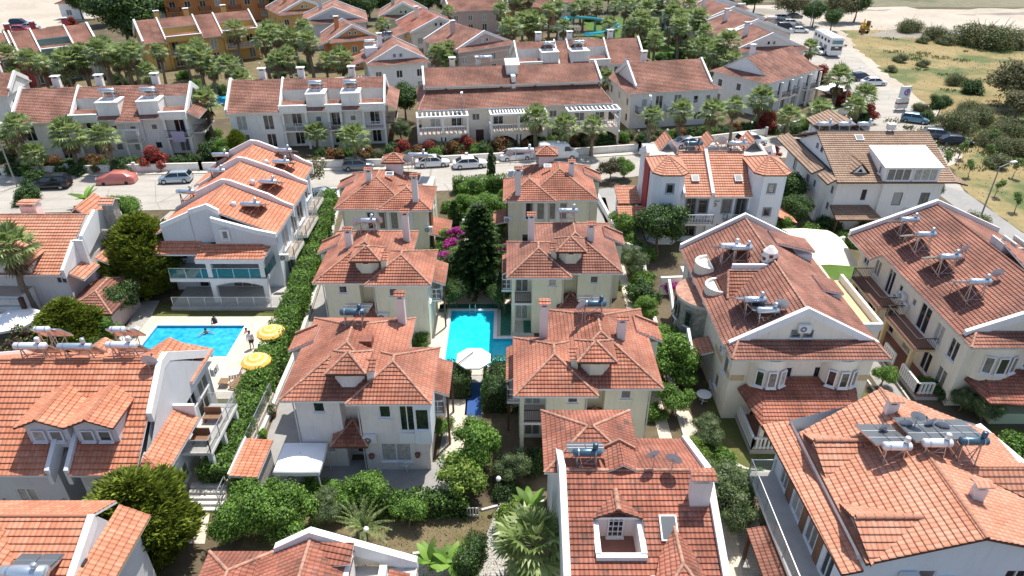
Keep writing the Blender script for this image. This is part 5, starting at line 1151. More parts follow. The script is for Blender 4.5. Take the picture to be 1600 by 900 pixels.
N2=rowhouse('dusty terraced house with two white tank boxes, across the road left of the alley',(352,178),(600,171),[('S',0,7.3),('T',7.3,11.0),('B',11.0,13.6),('T',13.6,15.8),('B',15.8,18.4),('T',18.4,21.8)],seed=32,wall='w_dust')
P3=rowhouse('white terraced house behind the pergola terrace, two heaters on boxes, palms and slide behind',(810,106),(1005,98),[('T',0,4.2),('B',4.2,7.2),('S',7.2,9.4),('B',9.4,12.6),('T',12.6,16.2),('S',16.2,22.6)],seed=33,wall='w_dust',z=5.5,D=10,strip='R')
P1=rowhouse('terraced house with a dark red end and dark green recessed middle at the upper left',(0,93),(160,73),[('S',-4,2.5,'w_red'),('T',2.5,3.2,'w_red'),('S',3.2,6.6,'w_red'),('T',6.6,12.2,'w_darkgreen'),('S',12.2,16.2,'w_darkgreen')],seed=34,wall='w_red',D=12,heaters=False,rise=3.4)
P2=rowhouse('mustard yellow terraced house with arcaded balconies at the upper left',(224,69),(420,48),[('S',0,4.2),('T',4.2,11.0),('S',11.0,15.0),('T',15.0,22.4)],seed=35,wall='w_yellow',D=12,heaters=False,rise=3.4)
a,L,rot=frame_of((653,173),(958,161),5.5)
N3=House('terraced_house','long beige terraced house with three white pergola balconies and arches facing the road',(a.x,a.y),rot,abs_=False,wall='w_cream',seed=36)
w=MB();z=5.5
S_=[]
for x in(1.6,4.6,10.6,14.4,22.5,25.5):S_+=[(x,2.9,1.5,2.1,'b')]
S_+=[(7.6,3.6,1.1,1.0),(18.8,3.6,1.1,1.0),(8.0,.1,1.3,2.2,'d'),(19.2,.1,1.3,2.2,'d'),(2.5,.4,1.6,1.8),(12,.4,1.8,1.8),(15.4,.4,1.6,1.8),(23.6,.4,1.8,1.8)]
N3.block(w,.4,.6,L-.4,11.4,0,z-.1,S=S_);N3.block(w,1.4,3.9,L-1.4,8.6,z-.1,7.75,auto=False,S=[(4,7.1,.4,.3,'v'),(12,7.1,.4,.3,'v'),(17,7.1,.4,.3,'v'),(22.5,7.1,.4,.3,'v')]);
for x in(1.42,L-1.42):w.add([(x,3.9,7.7),(x,9.6,7.7),(x,7.6,9.3)],'w_cream')
N3.fin(w,'wall')
r=MB();slope(r,[(0,0,z),(L,0,z),(L-1.4,3.95,7.25),(1.4,3.95,7.25)],'t_far');slope(r,[(0,0,z),(1.4,3.95,7.25),(1.4,8,7.25),(0,12,z)],'t_far');slope(r,[(L,0,z),(L,12,z),(L-1.4,8,7.25),(L-1.4,3.95,7.25)],'t_far')
slope(r,[(1.1,3.3,7.85),(L-1.1,3.3,7.85),(L-1.1,7.6,9.5),(1.1,7.6,9.5)],'t_far');slope(r,[(1.1,7.6,9.5),(L-1.1,7.6,9.5),(L-1.1,12,7.6),(1.1,12,7.6)],'t_far');caps(r,[((0,0,z),(1.4,3.95,7.25)),((L,0,z),(L-1.4,3.95,7.25))]);N3.fin(r,'roof')
p=MB();
for x in(1.1,L-1.1):parapet(p,[(x,3.3,8.0),(x,7.6,9.6),(x,12,7.7)],w=.28,up=.25,dn=.5)
N3.fin(p,'parapet')
for x0,x1,n in((-.3,6.9,11),(9.9,18.0,18),(20.9,28.6,12)):
 N3.pergola(x0,-2.3,x1,.3,5.25,2.75,n);N3.balcony(x0,-2.25,x1,.59,2.7,'SEW','wood',mat='w_cream',th=.45)
 m=(x0+x1)/2;N3.column(m,-2.1,2.71,4.95,.3)
 q=MB()
 for b0,b1 in((x0,m),(m,x1)):
  pts=[(b0+.35+(b1-b0-.7)*i/10,1.3+.8*math.sin(math.pi*i/10))for i in range(11)]
  for(u0,z0),(u1,z1)in zip(pts[:-1],pts[1:]):q.add([(u0,-2.2,z0),(u1,-2.2,z1),(u1,-2.2,2.25),(u0,-2.2,2.25)],'w_cream');q.add([(u0,-1.9,z0),(u1,-1.9,z1),(u1,-1.9,2.25),(u0,-1.9,2.25)],'w_cream');q.add([(u0,-2.2,z0),(u1,-2.2,z1),(u1,-1.9,z1),(u0,-1.9,z0)],'w_cream')
 N3.fin(q,'arch')
 for x in(x0+.17,m,x1-.17):N3.column(x,-2.05,0,2.24,.34,'w_cream')
 s_=MB()
 for i in range(8 if x0>0 else 7):s_.box(x0+(m-x0)*.2+i*.62,-2.45,2.72,x0+(m-x0)*.2+i*.62+.36,-2.26,2.9,'awning')
 N3.fin(s_,'tile_coping')
c=MB();c.box(13.2,5.4,7.5,14.9,7.6,10.1,'w_dust');c.add([(13.0,5.2,10.1),(15.1,5.2,10.1),(15.1,6.5,10.8),(13.0,6.5,10.8)],'canvas');c.add([(13.0,7.8,10.1),(15.1,7.8,10.1),(15.1,6.5,10.8),(13.0,6.5,10.8)],'canvas');c.box(13.7,3.6,6.8,14.3,5.39,8.9,'w_dust');N3.fin(c,'stair_head')
for x in(5.5,9.4):N3.chimney(x,8.6,9,10.4,.8,.6,cap='flat')
def loc2(a,rot,x,y):return a.x+x*math.cos(rot)-y*math.sin(rot),a.y+x*math.sin(rot)+y*math.cos(rot)
x_,y_=loc2(a,rot,10.4,8.3);solar(x_,y_,9.4,'row',w=2.0,r=.3,hgt=1.2,rot=rot,small=False,tank='tank_bare')
def ghouse(label,pl,pr,D,z=5.5,rise=3.0,axis='y',wall='w_white',tl='t_far',seed=0,par=True,skirt=True,name='house',ov=.4,ops=True,rails='bars',extras=0,wins=None):
 a,L,rot=frame_of(pl,pr,z)
 H=House(name,label,(a.x,a.y),rot,abs_=False,wall=wall,seed=seed);w=MB();r=MB();p=MB();rng=H.rng
 S,Wt,E_=[],[],[]
 n=max(2,int(L/3.2))
 for j in range(n):
  u=L*(j+.5)/n
  S+=[(u-.6,3.1,1.1,1.3),(u-.6,.4,1.2,1.9,'b' if j%2 else 'w')]
 m=max(2,int(D/3.4))
 for j in range(m):
  y=D*(j+.5)/m;Wt+=[(y-.5,3.2,.9,1.2),(y-.5,.8,.9,1.2)];E_+=[(y-.5,3.2,.9,1.2),(y-.6,.3,1.3,2,'b')]
 if wins is not None:S=wins
 H.block(w,ov,ov,L-ov,D-ov,0,z-.1,S=S,Wt=Wt,E=E_)
 if axis=='y':
  gable(r,0,.9 if skirt else 0,L,D,z,z+rise,'y',tl,cap=None)
  for y in(ov+.62 if skirt else ov,D-ov):w.add([(ov,y,z-.2),(L-ov,y,z-.2),(L/2,y,z+rise-.1)],wall)
  if skirt:slope(r,[(-.1,-.1,z),(L+.1,-.1,z),(L-.7,1.0,z+.65),(.7,1.0,z+.65)],tl)
  if par:
   yy=1.0 if skirt else .05
   parapet(p,[(.1,yy,z+.1),(L/2,yy,z+rise),(L-.1,yy,z+.1)],w=.28,up=.28,dn=.3);parapet(p,[(.1,D-.1,z+.1),(L/2,D-.1,z+rise),(L-.1,D-.1,z+.1)],w=.28,up=.28,dn=.3)
  H.window((L/2-1.0,ov+(.6 if skirt else-.02)),Vector((1,0,0)),Vector((0,-1,0)),.1,z+.95,.6,.7,'w');H.window((L/2-1.0,ov+(.6 if skirt else-.02)),Vector((1,0,0)),Vector((0,-1,0)),1.2,z+.95,.6,.7,'w')
 else:
  x0,x1=(1.3,L-1.3)if skirt else(0,L)
  gable(r,x0,0,x1,D,z,z+rise,'x',tl,cap=None)
  for x in(x0+.1,x1-.1):w.add([(x,.3,z-.1),(x,D-.3,z-.1),(x,D/2,z+rise-.1)],wall)
  if skirt:
   slope(r,[(-.1,-.1,z),(1.35,1.3,z+.7),(1.35,D-1.3,z+.7),(-.1,D+.1,z)],tl);slope(r,[(L+.1,-.1,z),(L-1.35,1.3,z+.7),(L-1.35,D-1.3,z+.7),(L+.1,D+.1,z)],tl)
   slope(r,[(-.1,-.1,z),(1.3,-.01,z+.02),(1.35,1.3,z+.7)],tl);slope(r,[(L+.1,-.1,z),(L-1.3,-.01,z+.02),(L-1.35,1.3,z+.7)],tl)
  if par:
   for x in(x0,x1):parapet(p,[(x,1.0,z+rise*2/D+.1),(x,D/2,z+rise),(x,D-1.0,z+rise*2/D+.1)],w=.28,up=.28,dn=.4)
 H.fin(w,'wall');H.fin(r,'roof');H.fin(p,'parapet')
 H.chimney(L*.3,D*.62,z+rise*.5,z+rise+1.0,.8,.6,mat=wall,cap='flat')
 return H,a,L,rot
N4,a,L,rot=ghouse('plain white house with one broad tiled slope and five palms in front, across the road',(984,147),(1128,139),11.5,axis='x',seed=41,wall='w_dust',rise=3.3,wins=[(2.2,3.2,.9,1.3,'s'),(4.4,2.8,1.2,2.1,'b'),(7.4,2.8,1.2,2.1,'b'),(10.6,3.4,.8,1.2),(12.6,3.4,.8,1.2),(3,.4,1.2,2,'b'),(8,.4,1.6,2,'b'),(11,.8,1.2,1.2)])
N4.balcony(1.2,-.9,3.6,.39,2.6,'SEW','bars',mat='w_dust');N4.balcony(5.8,-.9,9.4,.39,2.6,'SEW','clear',mat='w_dust')
x_,y_=loc2(a,rot,1.6,6.5);dish(x_,y_,8.4,'row',.4,20,.5)
N5,a,L,rot=ghouse('white house with a hipped salmon roof and columned balconies beside the junction',(1200,131),(1285,107),11.0,axis='x',seed=42,wall='w_white',rise=3.0,par=False,tl='t_far',wins=[(1.2,3.3,.9,1.3),(4.0,2.8,1.3,2.1,'b'),(6.8,2.8,1.3,2.1,'b'),(9.6,3.3,.8,1.3),(12.3,2.8,1.3,2.1,'b'),(2,.3,1.4,2.1,'b'),(5.2,.3,1.4,2.1,'b'),(8.6,.3,1.4,2.1,'b'),(12.5,.3,1.6,2.1,'b')])
for x in(3.3,6.2,8.6,11.6,14.6):N5.column(x,-.6,0,5.3,.3,'trim')
N5.balcony(3.2,-.8,8.7,.39,2.7,'SEW','bars',mat='w_white');N5.balcony(11.5,-.8,14.9,.39,2.7,'SEW','bars',mat='w_white')
t=MB();t.add([(13,-4.5,2.6),(18,-4.5,2.6),(18.5,-1,2.9),(13,-1,2.9)],'canvas');t.add([(13,-4.5,2.5),(18,-4.5,2.5),(18.5,-1,2.8),(13,-1,2.8)],'canvas')
for x,y in((13.2,-4.3),(17.8,-4.3)):t.tube((x,y,0),(x,y,2.55),.05,'steel',6)
for q in(((13,-4.5,2.5),(18,-4.5,2.5)),((18,-4.5,2.5),(18.5,-1,2.8)),((13,-4.5,2.5),(13,-1,2.8))):t.beam(Vector(q[0])+Vector((0,0,.05)),Vector(q[1])+Vector((0,0,.05)),.08,.1,'canvas')
N5.fin(t,'shade_awning')
Q2,a,L,rot=ghouse('white house with two gables standing on the far corner between palms, pergola at its side',(575,104),(672,97),11,axis='y',seed=43,wall='w_white',rise=2.8)
Q2.pergola(-5.5,1.0,-.1,4.5,3.0,0,9);Q2.lean_to(-3.2,4.6,.3,10.5,4.6,5.6,'W','t_far')
x_,y_=loc2(a,rot,1.5,7.5);solar(x_,y_,7.0,'row',w=1.8,rot=rot,small=False);x_,y_=loc2(a,rot,5.0,8.5);solar(x_,y_,8.0,'row',w=1.8,rot=rot,small=False,tank='tank_blue')
w=MB();w.box(.5,5.5,5,2.6,8.5,7.4,'w_white');w.box(4.4,8.9,6,5.6,10.2,8.6,'w_white');Q2.fin(w,'tank_box')
Q2b,*_=ghouse('small orange-walled house with a stepped roof behind the white gabled corner house',(515,67),(592,60),9,axis='y',seed=44,wall='w_orange',rise=2.6,skirt=True)
Q2b.lean_to(-3.0,1,.3,7,4.6,5.6,'W','t_far')
Q1,*_=ghouse('pale grey gabled house beside a yellow gable, in the upper left cluster',(470,38),(575,34),12,axis='y',seed=45,wall='w_grey',rise=3.0)
Q1b,*_=ghouse('bright yellow house with a salmon roof at the far end of the upper left cluster',(437,24),(520,16),12,axis='y',seed=46,wall='w_yellow',rise=2.8)
Q3,a,L,rot=ghouse('mauve-walled gabled house wrapped in scaffold netting, upper middle',(716,82),(806,68),13,axis='y',seed=47,wall='w_render',rise=2.8)
s_=MB()
for zz_ in(1.5,3.2,4.8):
 s_.beam((-.6,-.8,zz_),(L+.6,-.8,zz_),.08,.08,'steel');s_.beam((-.8,-.8,zz_),(-.8,8,zz_),.08,.08,'steel')
for i in range(7):s_.beam((-.6+i*(L+1.2)/6,-.8,0),(-.6+i*(L+1.2)/6,-.8,5.2),.06,.06,'steel')
Q3.fin(s_,'scaffold')
Q3b,*_=ghouse('cream house with an unfinished patchy roof and open rooms, left of the netted house',(642,52),(730,45),13,axis='y',seed=48,wall='w_cream',rise=2.6,skirt=False,tl='t_stained')
Q3b.lean_to(-3.5,2,.3,9,4.4,5.6,'W','t_far')
Q4,*_=ghouse('pale green gabled house at the far back among palms',(590,30),(672,28),11,axis='y',seed=49,wall='w_palegreen',rise=3.2)
Q5,*_=ghouse('brown-walled house at the top edge above the netted house',(702,18),(790,14),12,axis='x',seed=50,wall='w_render',rise=2.6,skirt=False)
Q5b,*_=ghouse('orange-walled house with shaded balconies at the top edge',(795,12),(868,10),12,axis='x',seed=51,wall='w_orange',rise=2.6,skirt=False)
R1,*_=ghouse('nearest mauve-white gabled house of the upper right cluster, beside the bus',(1152,82),(1262,78),10,axis='y',seed=52,wall='w_pink',rise=2.9)
R2,a,L,rot=ghouse('second gabled house of the upper right cluster, boxy stair tower at its left',(1120,58),(1240,52),11,axis='y',seed=53,wall='w_pink',rise=2.9,skirt=False)
w=MB();w.box(2.0,-2.5,0,5.5,.38,7.0,'w_pink');R2.fin(w,'stair_tower')
x_,y_=loc2(a,rot,13,2);solar(x_,y_,7.2,'row',w=2,rot=rot,small=False)
R3,a,L,rot=ghouse('third gabled house of the upper right cluster, a tank at its right end',(1092,36),(1196,30),12,axis='y',seed=54,wall='w_pink',rise=2.9,skirt=False)
x_,y_=loc2(a,rot,12,3);solar(x_,y_,7.2,'row',w=2,rot=rot,small=False)
R4,*_=ghouse('farthest white gabled house of the upper right cluster with two small dark windows',(1070,20),(1170,14),12,axis='y',seed=55,wall='w_bluewhite',rise=3.0)
def tower_block(label,pl,pr,D,h,wall,seed,floors):
 a,L,rot=frame_of(pl,pr,0);H=House('apartment_building',label,(a.x,a.y),rot,abs_=False,wall=wall,seed=seed,cat='apartment building');w=MB();S=[]
 for f in range(floors):
  n=int(L/3.4)
  for j in range(n):S.append((L*(j+.3)/n,f*3+.9,1.5,1.5,'w'))
 H.block(w,0,0,L,D,0,h,S=S,auto=False);H.fin(w,'wall')
 for f in range(1,floors):
  for j in range(0,int(L/3.4),2):
   x=L*(j+.2)/int(L/3.4);H.balcony(x,-1.3,x+3.0,-.01,f*3+.1,'SEW','bars',mat=wall)
 r=MB();hip(r,-.6,-.6,L+.6,D+.6,h,.4,'t_far');H.fin(r,'roof');return H
tower_block('brick orange apartment building with dark balconies at the top edge behind the yellow terrace',(264,38),(425,30),14,13,'w_orange',61,4)
tower_block('narrow pale grey apartment building beside the orange apartments at the top edge',(236,36),(262,36),12,13,'w_grey',62,4)
tower_block('grey block seen behind the yellow house at the top left of the cluster',(392,30),(430,28),12,10,'w_grey',63,3)
tower_block('white low building at the left edge of the pale sandy lot',(98,30),(128,30),8,4,'w_white',64,1)
ghouse('far terraced house with cream walls at the top edge behind the palm grove',(742,4),(900,4),10,axis='x',seed=65,wall='w_cream',rise=2.6,skirt=False)
ghouse('little white house at the left edge just below the palm grove',(-30,152),(12,150),9,axis='x',seed=66,wall='w_dust',rise=2.4,skirt=False)
#planting
leafmat('l_green',(0.0228,0.0488,0.0101),(0.0653,0.1378,0.0234),(0.1573,0.2696,0.0524))
leafmat('l_bright',(0.043,0.0911,0.0126),(0.1256,0.2439,0.0328),(0.2469,0.4109,0.0738))
leafmat('l_dark',(0.0106,0.0238,0.0106),(0.023,0.0533,0.0187),(0.0691,0.1267,0.0422),trans=.12)
leafmat('l_olive',(0.049,0.0648,0.031),(0.1153,0.1485,0.0747),(0.2228,0.2604,0.1337))
leafmat('l_conifer',(0.0303,0.0468,0.0055),(0.1114,0.1526,0.0165),(0.2822,0.3449,0.047),trans=.2)
leafmat('l_palm',(0.0394,0.0648,0.0169),(0.1476,0.217,0.0608),(0.414,0.4864,0.207),rough=.38,trans=.3)
leafmat('l_dead',(0.12,0.085,0.045),(0.19,0.14,0.08),(0.28,0.21,0.13),trans=.1)
leafmat('l_red',(0.14,0.012,0.018),(0.30,0.03,0.03),(0.42,0.08,0.05))
leafmat('l_magenta',(0.25,0.010,0.13),(0.45,0.03,0.27),(0.55,0.08,0.36))
leafmat('l_purple',(0.035,0.015,0.022),(0.075,0.030,0.040),(0.13,0.06,0.06))
leafmat('l_yellow',(0.12,0.16,0.025),(0.21,0.27,0.04),(0.36,0.40,0.09))
leafmat('l_rust',(0.11,0.045,0.02),(0.17,0.09,0.04),(0.22,0.15,0.07))
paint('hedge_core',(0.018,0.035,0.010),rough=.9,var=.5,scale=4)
paint('bark',(0.16,0.12,0.085),rough=.9,var=.3,scale=5)
paint('bark_palm',(0.22,0.17,0.12),rough=.9,var=.35,scale=6)
def rdir(rng):
 z=rng.uniform(-1,1);t=rng.uniform(0,2*math.pi);s=math.sqrt(1-z*z);return Vector((s*math.cos(t),s*math.sin(t),z))
def leafq(mb,c,n,up,l,w,mat):
 """one pointed leaf (folded along its rib) at c, growing along up, facing n"""
 s=up.cross(n)
 if s.length<1e-4:s=Vector((1,0,0))
 s=s.normalized()*w/2;k=mb.mi(mat);i=len(mb.v);e=up*l;f=n*(w*.18)
 mb.v+=[tuple(c),tuple(c+e*.45+s+f),tuple(c+e),tuple(c+e*.45-s+f)]
 mb.f.append((i,i+1,i+2,i+3));mb.m.append(k);mb.uv.append(None);mb.sm.append(False)
MESH={}
def crown(rng,r,h,n,leaf,mats,shape='round',lumps=14,hollow=.55,mb=None,z0=0.0,core=True):
 """foliage spread through lumps over the crown's volume, with gaps between them"""
 mb=mb or MB();L=[]
 for i in range(lumps):
  d=rdir(rng);t=rng.uniform(.35,.85)
  if shape=='round':c=Vector((d.x*r*t,d.y*r*t,h*.5+d.z*h*.42*t));rr=r*rng.uniform(.28,.5)
  elif shape=='cone':
   f=(i+.5)/lumps;f=f**.8;rad=r*(1-f)*.75;a=rng.uniform(0,6.28);c=Vector((rad*math.cos(a),rad*math.sin(a),f*h*.92));rr=r*(.46-.26*f)
  elif shape=='dome':c=Vector((d.x*r*t,d.y*r*t,abs(d.z)*h*.7*t+h*.15));rr=r*rng.uniform(.3,.5)
  elif shape=='flat':c=Vector((d.x*r*t,d.y*r*t,h*.6+d.z*h*.2));rr=r*rng.uniform(.22,.4)
  L.append((c,rr,rng.choice([.78,.9,1.0,1.1])))
 if core:
  for c,rr,_ in L:
   q=[(.01,-rr*.55),(rr*.42,-rr*.35),(rr*.55,0),(rr*.4,rr*.35),(.01,rr*.52)]
   mb.lathe(q,(c.x,c.y,c.z+z0),mats[0]if len(mats)==1 else mats[0],7,smooth=False)
 tot=sum(q[1]**2 for q in L)
 for c,rr,vs in L:
  m=int(n*rr*rr/tot)
  for _ in range(m):
   d=rdir(rng);e=(hollow+(1-hollow)*rng.random())*rng.uniform(.88,1.12);p=c+Vector((d.x*rr,d.y*rr,d.z*rr*.85))*e
   if p.z<-.2:continue
   nn=(d+rdir(rng)*.7+Vector((0,0,.35))).normalized();up=(rdir(rng)+d*.8).cross(nn)
   if up.length<.05:continue
   l=leaf*rng.uniform(.7,1.35)
   leafq(mb,p+Vector((0,0,z0)),nn,up.normalized(),l,l*.62,rng.choice(mats))
 return mb
def spray(rng,r,h,n,leaf,mats,z0=0.,shape='egg'):
 """feathery conifer: sprays of foliage pointing up and out, in tufts"""
 mb=MB();tufts=int(n/16)
 for _ in range(tufts):
  f=rng.random()**.8;a=rng.uniform(0,6.28)
  if shape=='egg':prof=math.sin(math.pi*min(1,(f*.86+.13)))**.7
  elif shape=='column':prof=min(1,(1-f)*3.2+.15)*(0.75+.25*min(1,f*4))
  else:prof=(1-f)**.8
  rad=r*prof*(.86+.2*rng.random())*(.9+.14*math.sin(a*3+f*9))
  if rng.random()<.25:rad*=rng.uniform(.3,.85)
  c=Vector((rad*math.cos(a),rad*math.sin(a),z0+h*f));o=Vector((math.cos(a),math.sin(a),.55+.9*f)).normalized();ts=rng.uniform(.7,1.35);mt=rng.choice(mats)
  for _ in range(16):
   d=(o+rdir(rng)*.45).normalized();nn=(d.cross(rdir(rng)));
   if nn.length<.1:continue
   l=leaf*ts*rng.uniform(.7,1.3);leafq(mb,c+rdir(rng)*leaf*.5,nn.normalized(),d,l,l*.3,mt)
 q=[(r*.5,z0),(r*.72,z0+h*.3),(r*.6,z0+h*.6),(r*.22,z0+h*.88),(.02,z0+h*.95)]if shape=='egg' else[(r*.5,z0),(r*.8,z0+h*.2),(r*.75,z0+h*.6),(.02,z0+h*.93)]if shape=='column' else[(r*.8,z0),(r*.5,z0+h*.35),(r*.22,z0+h*.65),(.02,z0+h*.92)]
 mb.lathe(q,(0,0,0),mats[0],9,smooth=False)
 return mb
def trunk(rng,h,r,lean=.1,limbs=5,reach=1.0,mat='bark'):
 mb=MB();p=Vector((0,0,-.1));n=4;pts=[p]
 for i in range(n):p=p+Vector((rng.uniform(-lean,lean),rng.uniform(-lean,lean),(h+.1)/n));pts.append(p)
 for i in range(n):mb.tube(pts[i],pts[i+1],r*(1-.16*i),mat,7,r2=r*(1-.16*(i+1)),cap=False)
 for i in range(limbs):
  a=6.28*i/limbs+rng.uniform(-.4,.4);b=pts[n-1 if i%2 else n];d=Vector((math.cos(a)*reach,math.sin(a)*reach,reach*rng.uniform(.6,1.2)))
  mb.tube(b,b+d*.55,r*.45,mat,5,r2=r*.3,cap=False);mb.tube(b+d*.55,b+d+Vector((0,0,.2)),r*.3,mat,5,r2=r*.1,cap=False)
 return mb
KIND={}
def tree(kind,x,y,label,z=0.0,s=1.0,rz=None,cat='tree',name=None,group=None,sz=None):
 """place one tree; kinds share their meshes"""
 rng=random.Random(hash((round(x,1),round(y,1)))&0xffff)
 rz=rng.uniform(0,6.28)if rz is None else rz
 if kind not in KIND:
  nm,spec=TREES[kind];o=thing(nm,label,cat,(x,y,z),rz);o.scale=(s,s,sz or s)
  spec(o,random.Random(len(KIND)*31+5));KIND[kind]=o
 else:o=dup(KIND[kind],(x,y,z),rz,label,None,(s,s,sz or s))
 if 'group' in o.keys()and not group:del o['group']
 if name:o.name=name
 o['category']=cat
 if group:o['group']=group
 return o
def mk(h,tr,cr):
 def f(o,rng):
  if tr:tr(rng).build('trunk',o)
  cr(rng).build('crown',o)
 return f
TREES={'broad':('broadleaf_tree',mk(0,lambda g:trunk(g,1.8,.16,limbs=5,reach=1.1),lambda g:crown(g,2.2,3.6,11000,.19,['l_green','l_bright','l_bright'],z0=1.0,lumps=24))),'broad2':('broadleaf_tree',mk(0,lambda g:trunk(g,1.6,.14,limbs=5,reach=.9),lambda g:crown(g,1.9,3.0,9000,.165,['l_bright','l_bright','l_green'],z0=.7,lumps=22))),'citrus':('citrus_tree',mk(0,lambda g:trunk(g,1.0,.1,limbs=4,reach=.6),lambda g:crown(g,1.3,2.0,5200,.13,['l_green','l_bright'],z0=.6,lumps=13))),'olive':('olive_tree',mk(0,lambda g:trunk(g,1.6,.2,.2,limbs=6,reach=1.2),lambda g:crown(g,2.3,3.4,11000,.13,['l_olive','l_olive','l_green'],z0=1.0,lumps=22))),'dark':('evergreen_tree',mk(0,lambda g:trunk(g,2.2,.18,limbs=5,reach=1.2),lambda g:crown(g,2.4,4.4,11000,.2,['l_dark','l_green'],z0=1.0,lumps=22))),'conifer':('cypress_tree',mk(0,lambda g:trunk(g,1.0,.2,limbs=0),lambda g:spray(g,2.3,6.2,26000,.33,['l_conifer'],z0=.4))),'column':('cypress_shrub',mk(0,None,lambda g:spray(g,.62,3.0,3500,.2,['l_dark','l_green'],shape='column'))),'yellowish':('variegated_shrub',mk(0,lambda g:trunk(g,1.2,.1,limbs=4,reach=.8),lambda g:crown(g,1.8,2.6,4200,.2,['l_yellow','l_bright','l_green'],z0=.8,lumps=16))),'sapling':('sapling',mk(0,lambda g:trunk(g,1.3,.05,limbs=4,reach=.4),lambda g:crown(g,.7,1.5,420,.2,['l_bright','l_olive'],z0=1.0,lumps=7,core=False))),'bush':('bush',mk(0,None,lambda g:crown(g,1.2,1.5,3400,.14,['l_green','l_bright'],'dome',13))),'dbush':('bush',mk(0,None,lambda g:crown(g,1.2,1.5,3400,.14,['l_dark','l_green'],'dome',13))),'obush':('scrub_bush',mk(0,None,lambda g:crown(g,1.4,1.5,3200,.15,['l_olive','l_olive','l_green','l_rust'],'dome',14))),'red':('flowering_bush',mk(0,None,lambda g:crown(g,1.5,2.5,3000,.2,['l_red','l_red','l_red','l_rust'],'dome',12))),'rust':('flowering_bush',mk(0,None,lambda g:crown(g,1.4,2.0,2400,.2,['l_rust','l_green','l_red'],'dome',11))),'magenta':('bougainvillea',mk(0,None,lambda g:crown(g,1.3,2.2,2400,.18,['l_magenta'],'dome',10))),'climber':('bougainvillea',mk(0,lambda g:trunk(g,2.4,.05,.1,limbs=3,reach=.4),lambda g:crown(g,.9,1.5,1500,.17,['l_magenta'],'round',8,z0=2.3))),'purple':('purple_shrub',mk(0,lambda g:trunk(g,1.2,.1,limbs=4,reach=.8),lambda g:crown(g,1.5,2.2,2200,.22,['l_purple','l_purple','l_green'],z0=.6,lumps=12,core=False))),'sparse':('bare_tree',mk(0,lambda g:trunk(g,2.4,.15,.15,limbs=9,reach=1.5),lambda g:crown(g,2.0,3.6,1500,.2,['l_rust','l_olive','l_conifer'],z0=1.4,lumps=14,core=False))),'scrub':('scrub_tree',mk(0,lambda g:trunk(g,1.5,.15,.25,limbs=6,reach=1.4),lambda g:crown(g,2.8,3.0,6500,.2,['l_olive','l_olive','l_green','l_rust'],'dome',30,core=False))),'pepper':('weeping_tree',mk(0,lambda g:trunk(g,2.6,.22,.3,limbs=6,reach=1.6),lambda g:crown(g,3.0,3.6,5000,.3,['l_olive','l_rust','l_olive'],'round',22,z0=1.6,core=False))),'ball':('clipped_shrub',mk(0,None,lambda g:crown(g,.75,1.2,2600,.1,['l_green','l_green','l_bright'],'round',16,hollow=.7))),}
def fanpalm(kind,h,seed,green='l_palm',nleaf=32,lr=1.25,skirt=True,small=False):
 rng=random.Random(seed);t=MB();n=5;p=Vector((0,0,-.1));pts=[p]
 for i in range(n):p=p+Vector((rng.uniform(-.13,.13),rng.uniform(-.13,.13),(h+.1)/n));pts.append(p)
 for i in range(n):
  r0=.30-.13*i/n+(.08 if i==0 else 0);t.tube(pts[i],pts[i+1],r0,'bark_palm',9,r2=.30-.13*(i+1)/n,cap=False)
 top=pts[-1];c=MB()
 def fan(base,d,L,pet,mat,droop,nseg=11):
  d=d.normalized();side=d.cross(Vector((0,0,1)));
  if side.length<.05:side=Vector((1,0,0))
  side.normalize();nrm=side.cross(d).normalized();e=base+d*pet
  c.beam(base,e,.035,.02,mat);k=c.mi(mat)
  for i in range(nseg):
   a=(i/(nseg-1)-.5)*2.5;a2=a+1.25/(nseg-1)
   dd=(d*math.cos(a)+side*math.sin(a));tip=e+dd*L*(1-.12*abs(a))*rng.uniform(.86,1.06)-Vector((0,0,droop*(.3+.9*rng.random())))
   w=side*math.cos(a)-d*math.sin(a);mid=e+dd*L*.55+nrm*.05
   i0=len(c.v);c.v+=[tuple(e),tuple(mid+w*L*.072),tuple(tip),tuple(mid-w*L*.072)]
   c.f.append((i0,i0+1,i0+2,i0+3));c.m.append(k);c.uv.append(None);c.sm.append(False)
 for i in range(nleaf):
  f=(i+.5)/nleaf;a=i*2.39996+rng.uniform(-.2,.2);el=R(80-105*f+rng.uniform(-8,8))
  d=Vector((math.cos(a)*math.cos(el),math.sin(a)*math.cos(el),math.sin(el)))
  fan(top+Vector((0,0,.1)),d,lr*rng.uniform(.75,1.0),lr*rng.uniform(.55,.95),green,.12+.2*f)
 if skirt:
  for i in range(16):
   a=i*2.39996;el=R(-48-rng.uniform(0,30));d=Vector((math.cos(a)*math.cos(el),math.sin(a)*math.cos(el),math.sin(el)))
   fan(top-Vector((0,0,rng.uniform(.1,.6))),d,lr*.8,lr*.45,'l_dead',.15,7)
 return t,c
def _palm(h,seed,**k):
 def f(o,rng):t,c=fanpalm('',h,seed,**k);t.build('trunk',o);c.build('crown',o)
 return f
TREES['palmA']=('fan_palm',_palm(5.0,3,nleaf=40,lr=1.45));TREES['palmB']=('fan_palm',_palm(6.5,8,nleaf=38,lr=1.35));TREES['palmC']=('fan_palm',_palm(3.2,12,nleaf=36,skirt=False,lr=1.5));TREES['palmD']=('fan_palm',_palm(4.2,21,nleaf=38,lr=1.55))
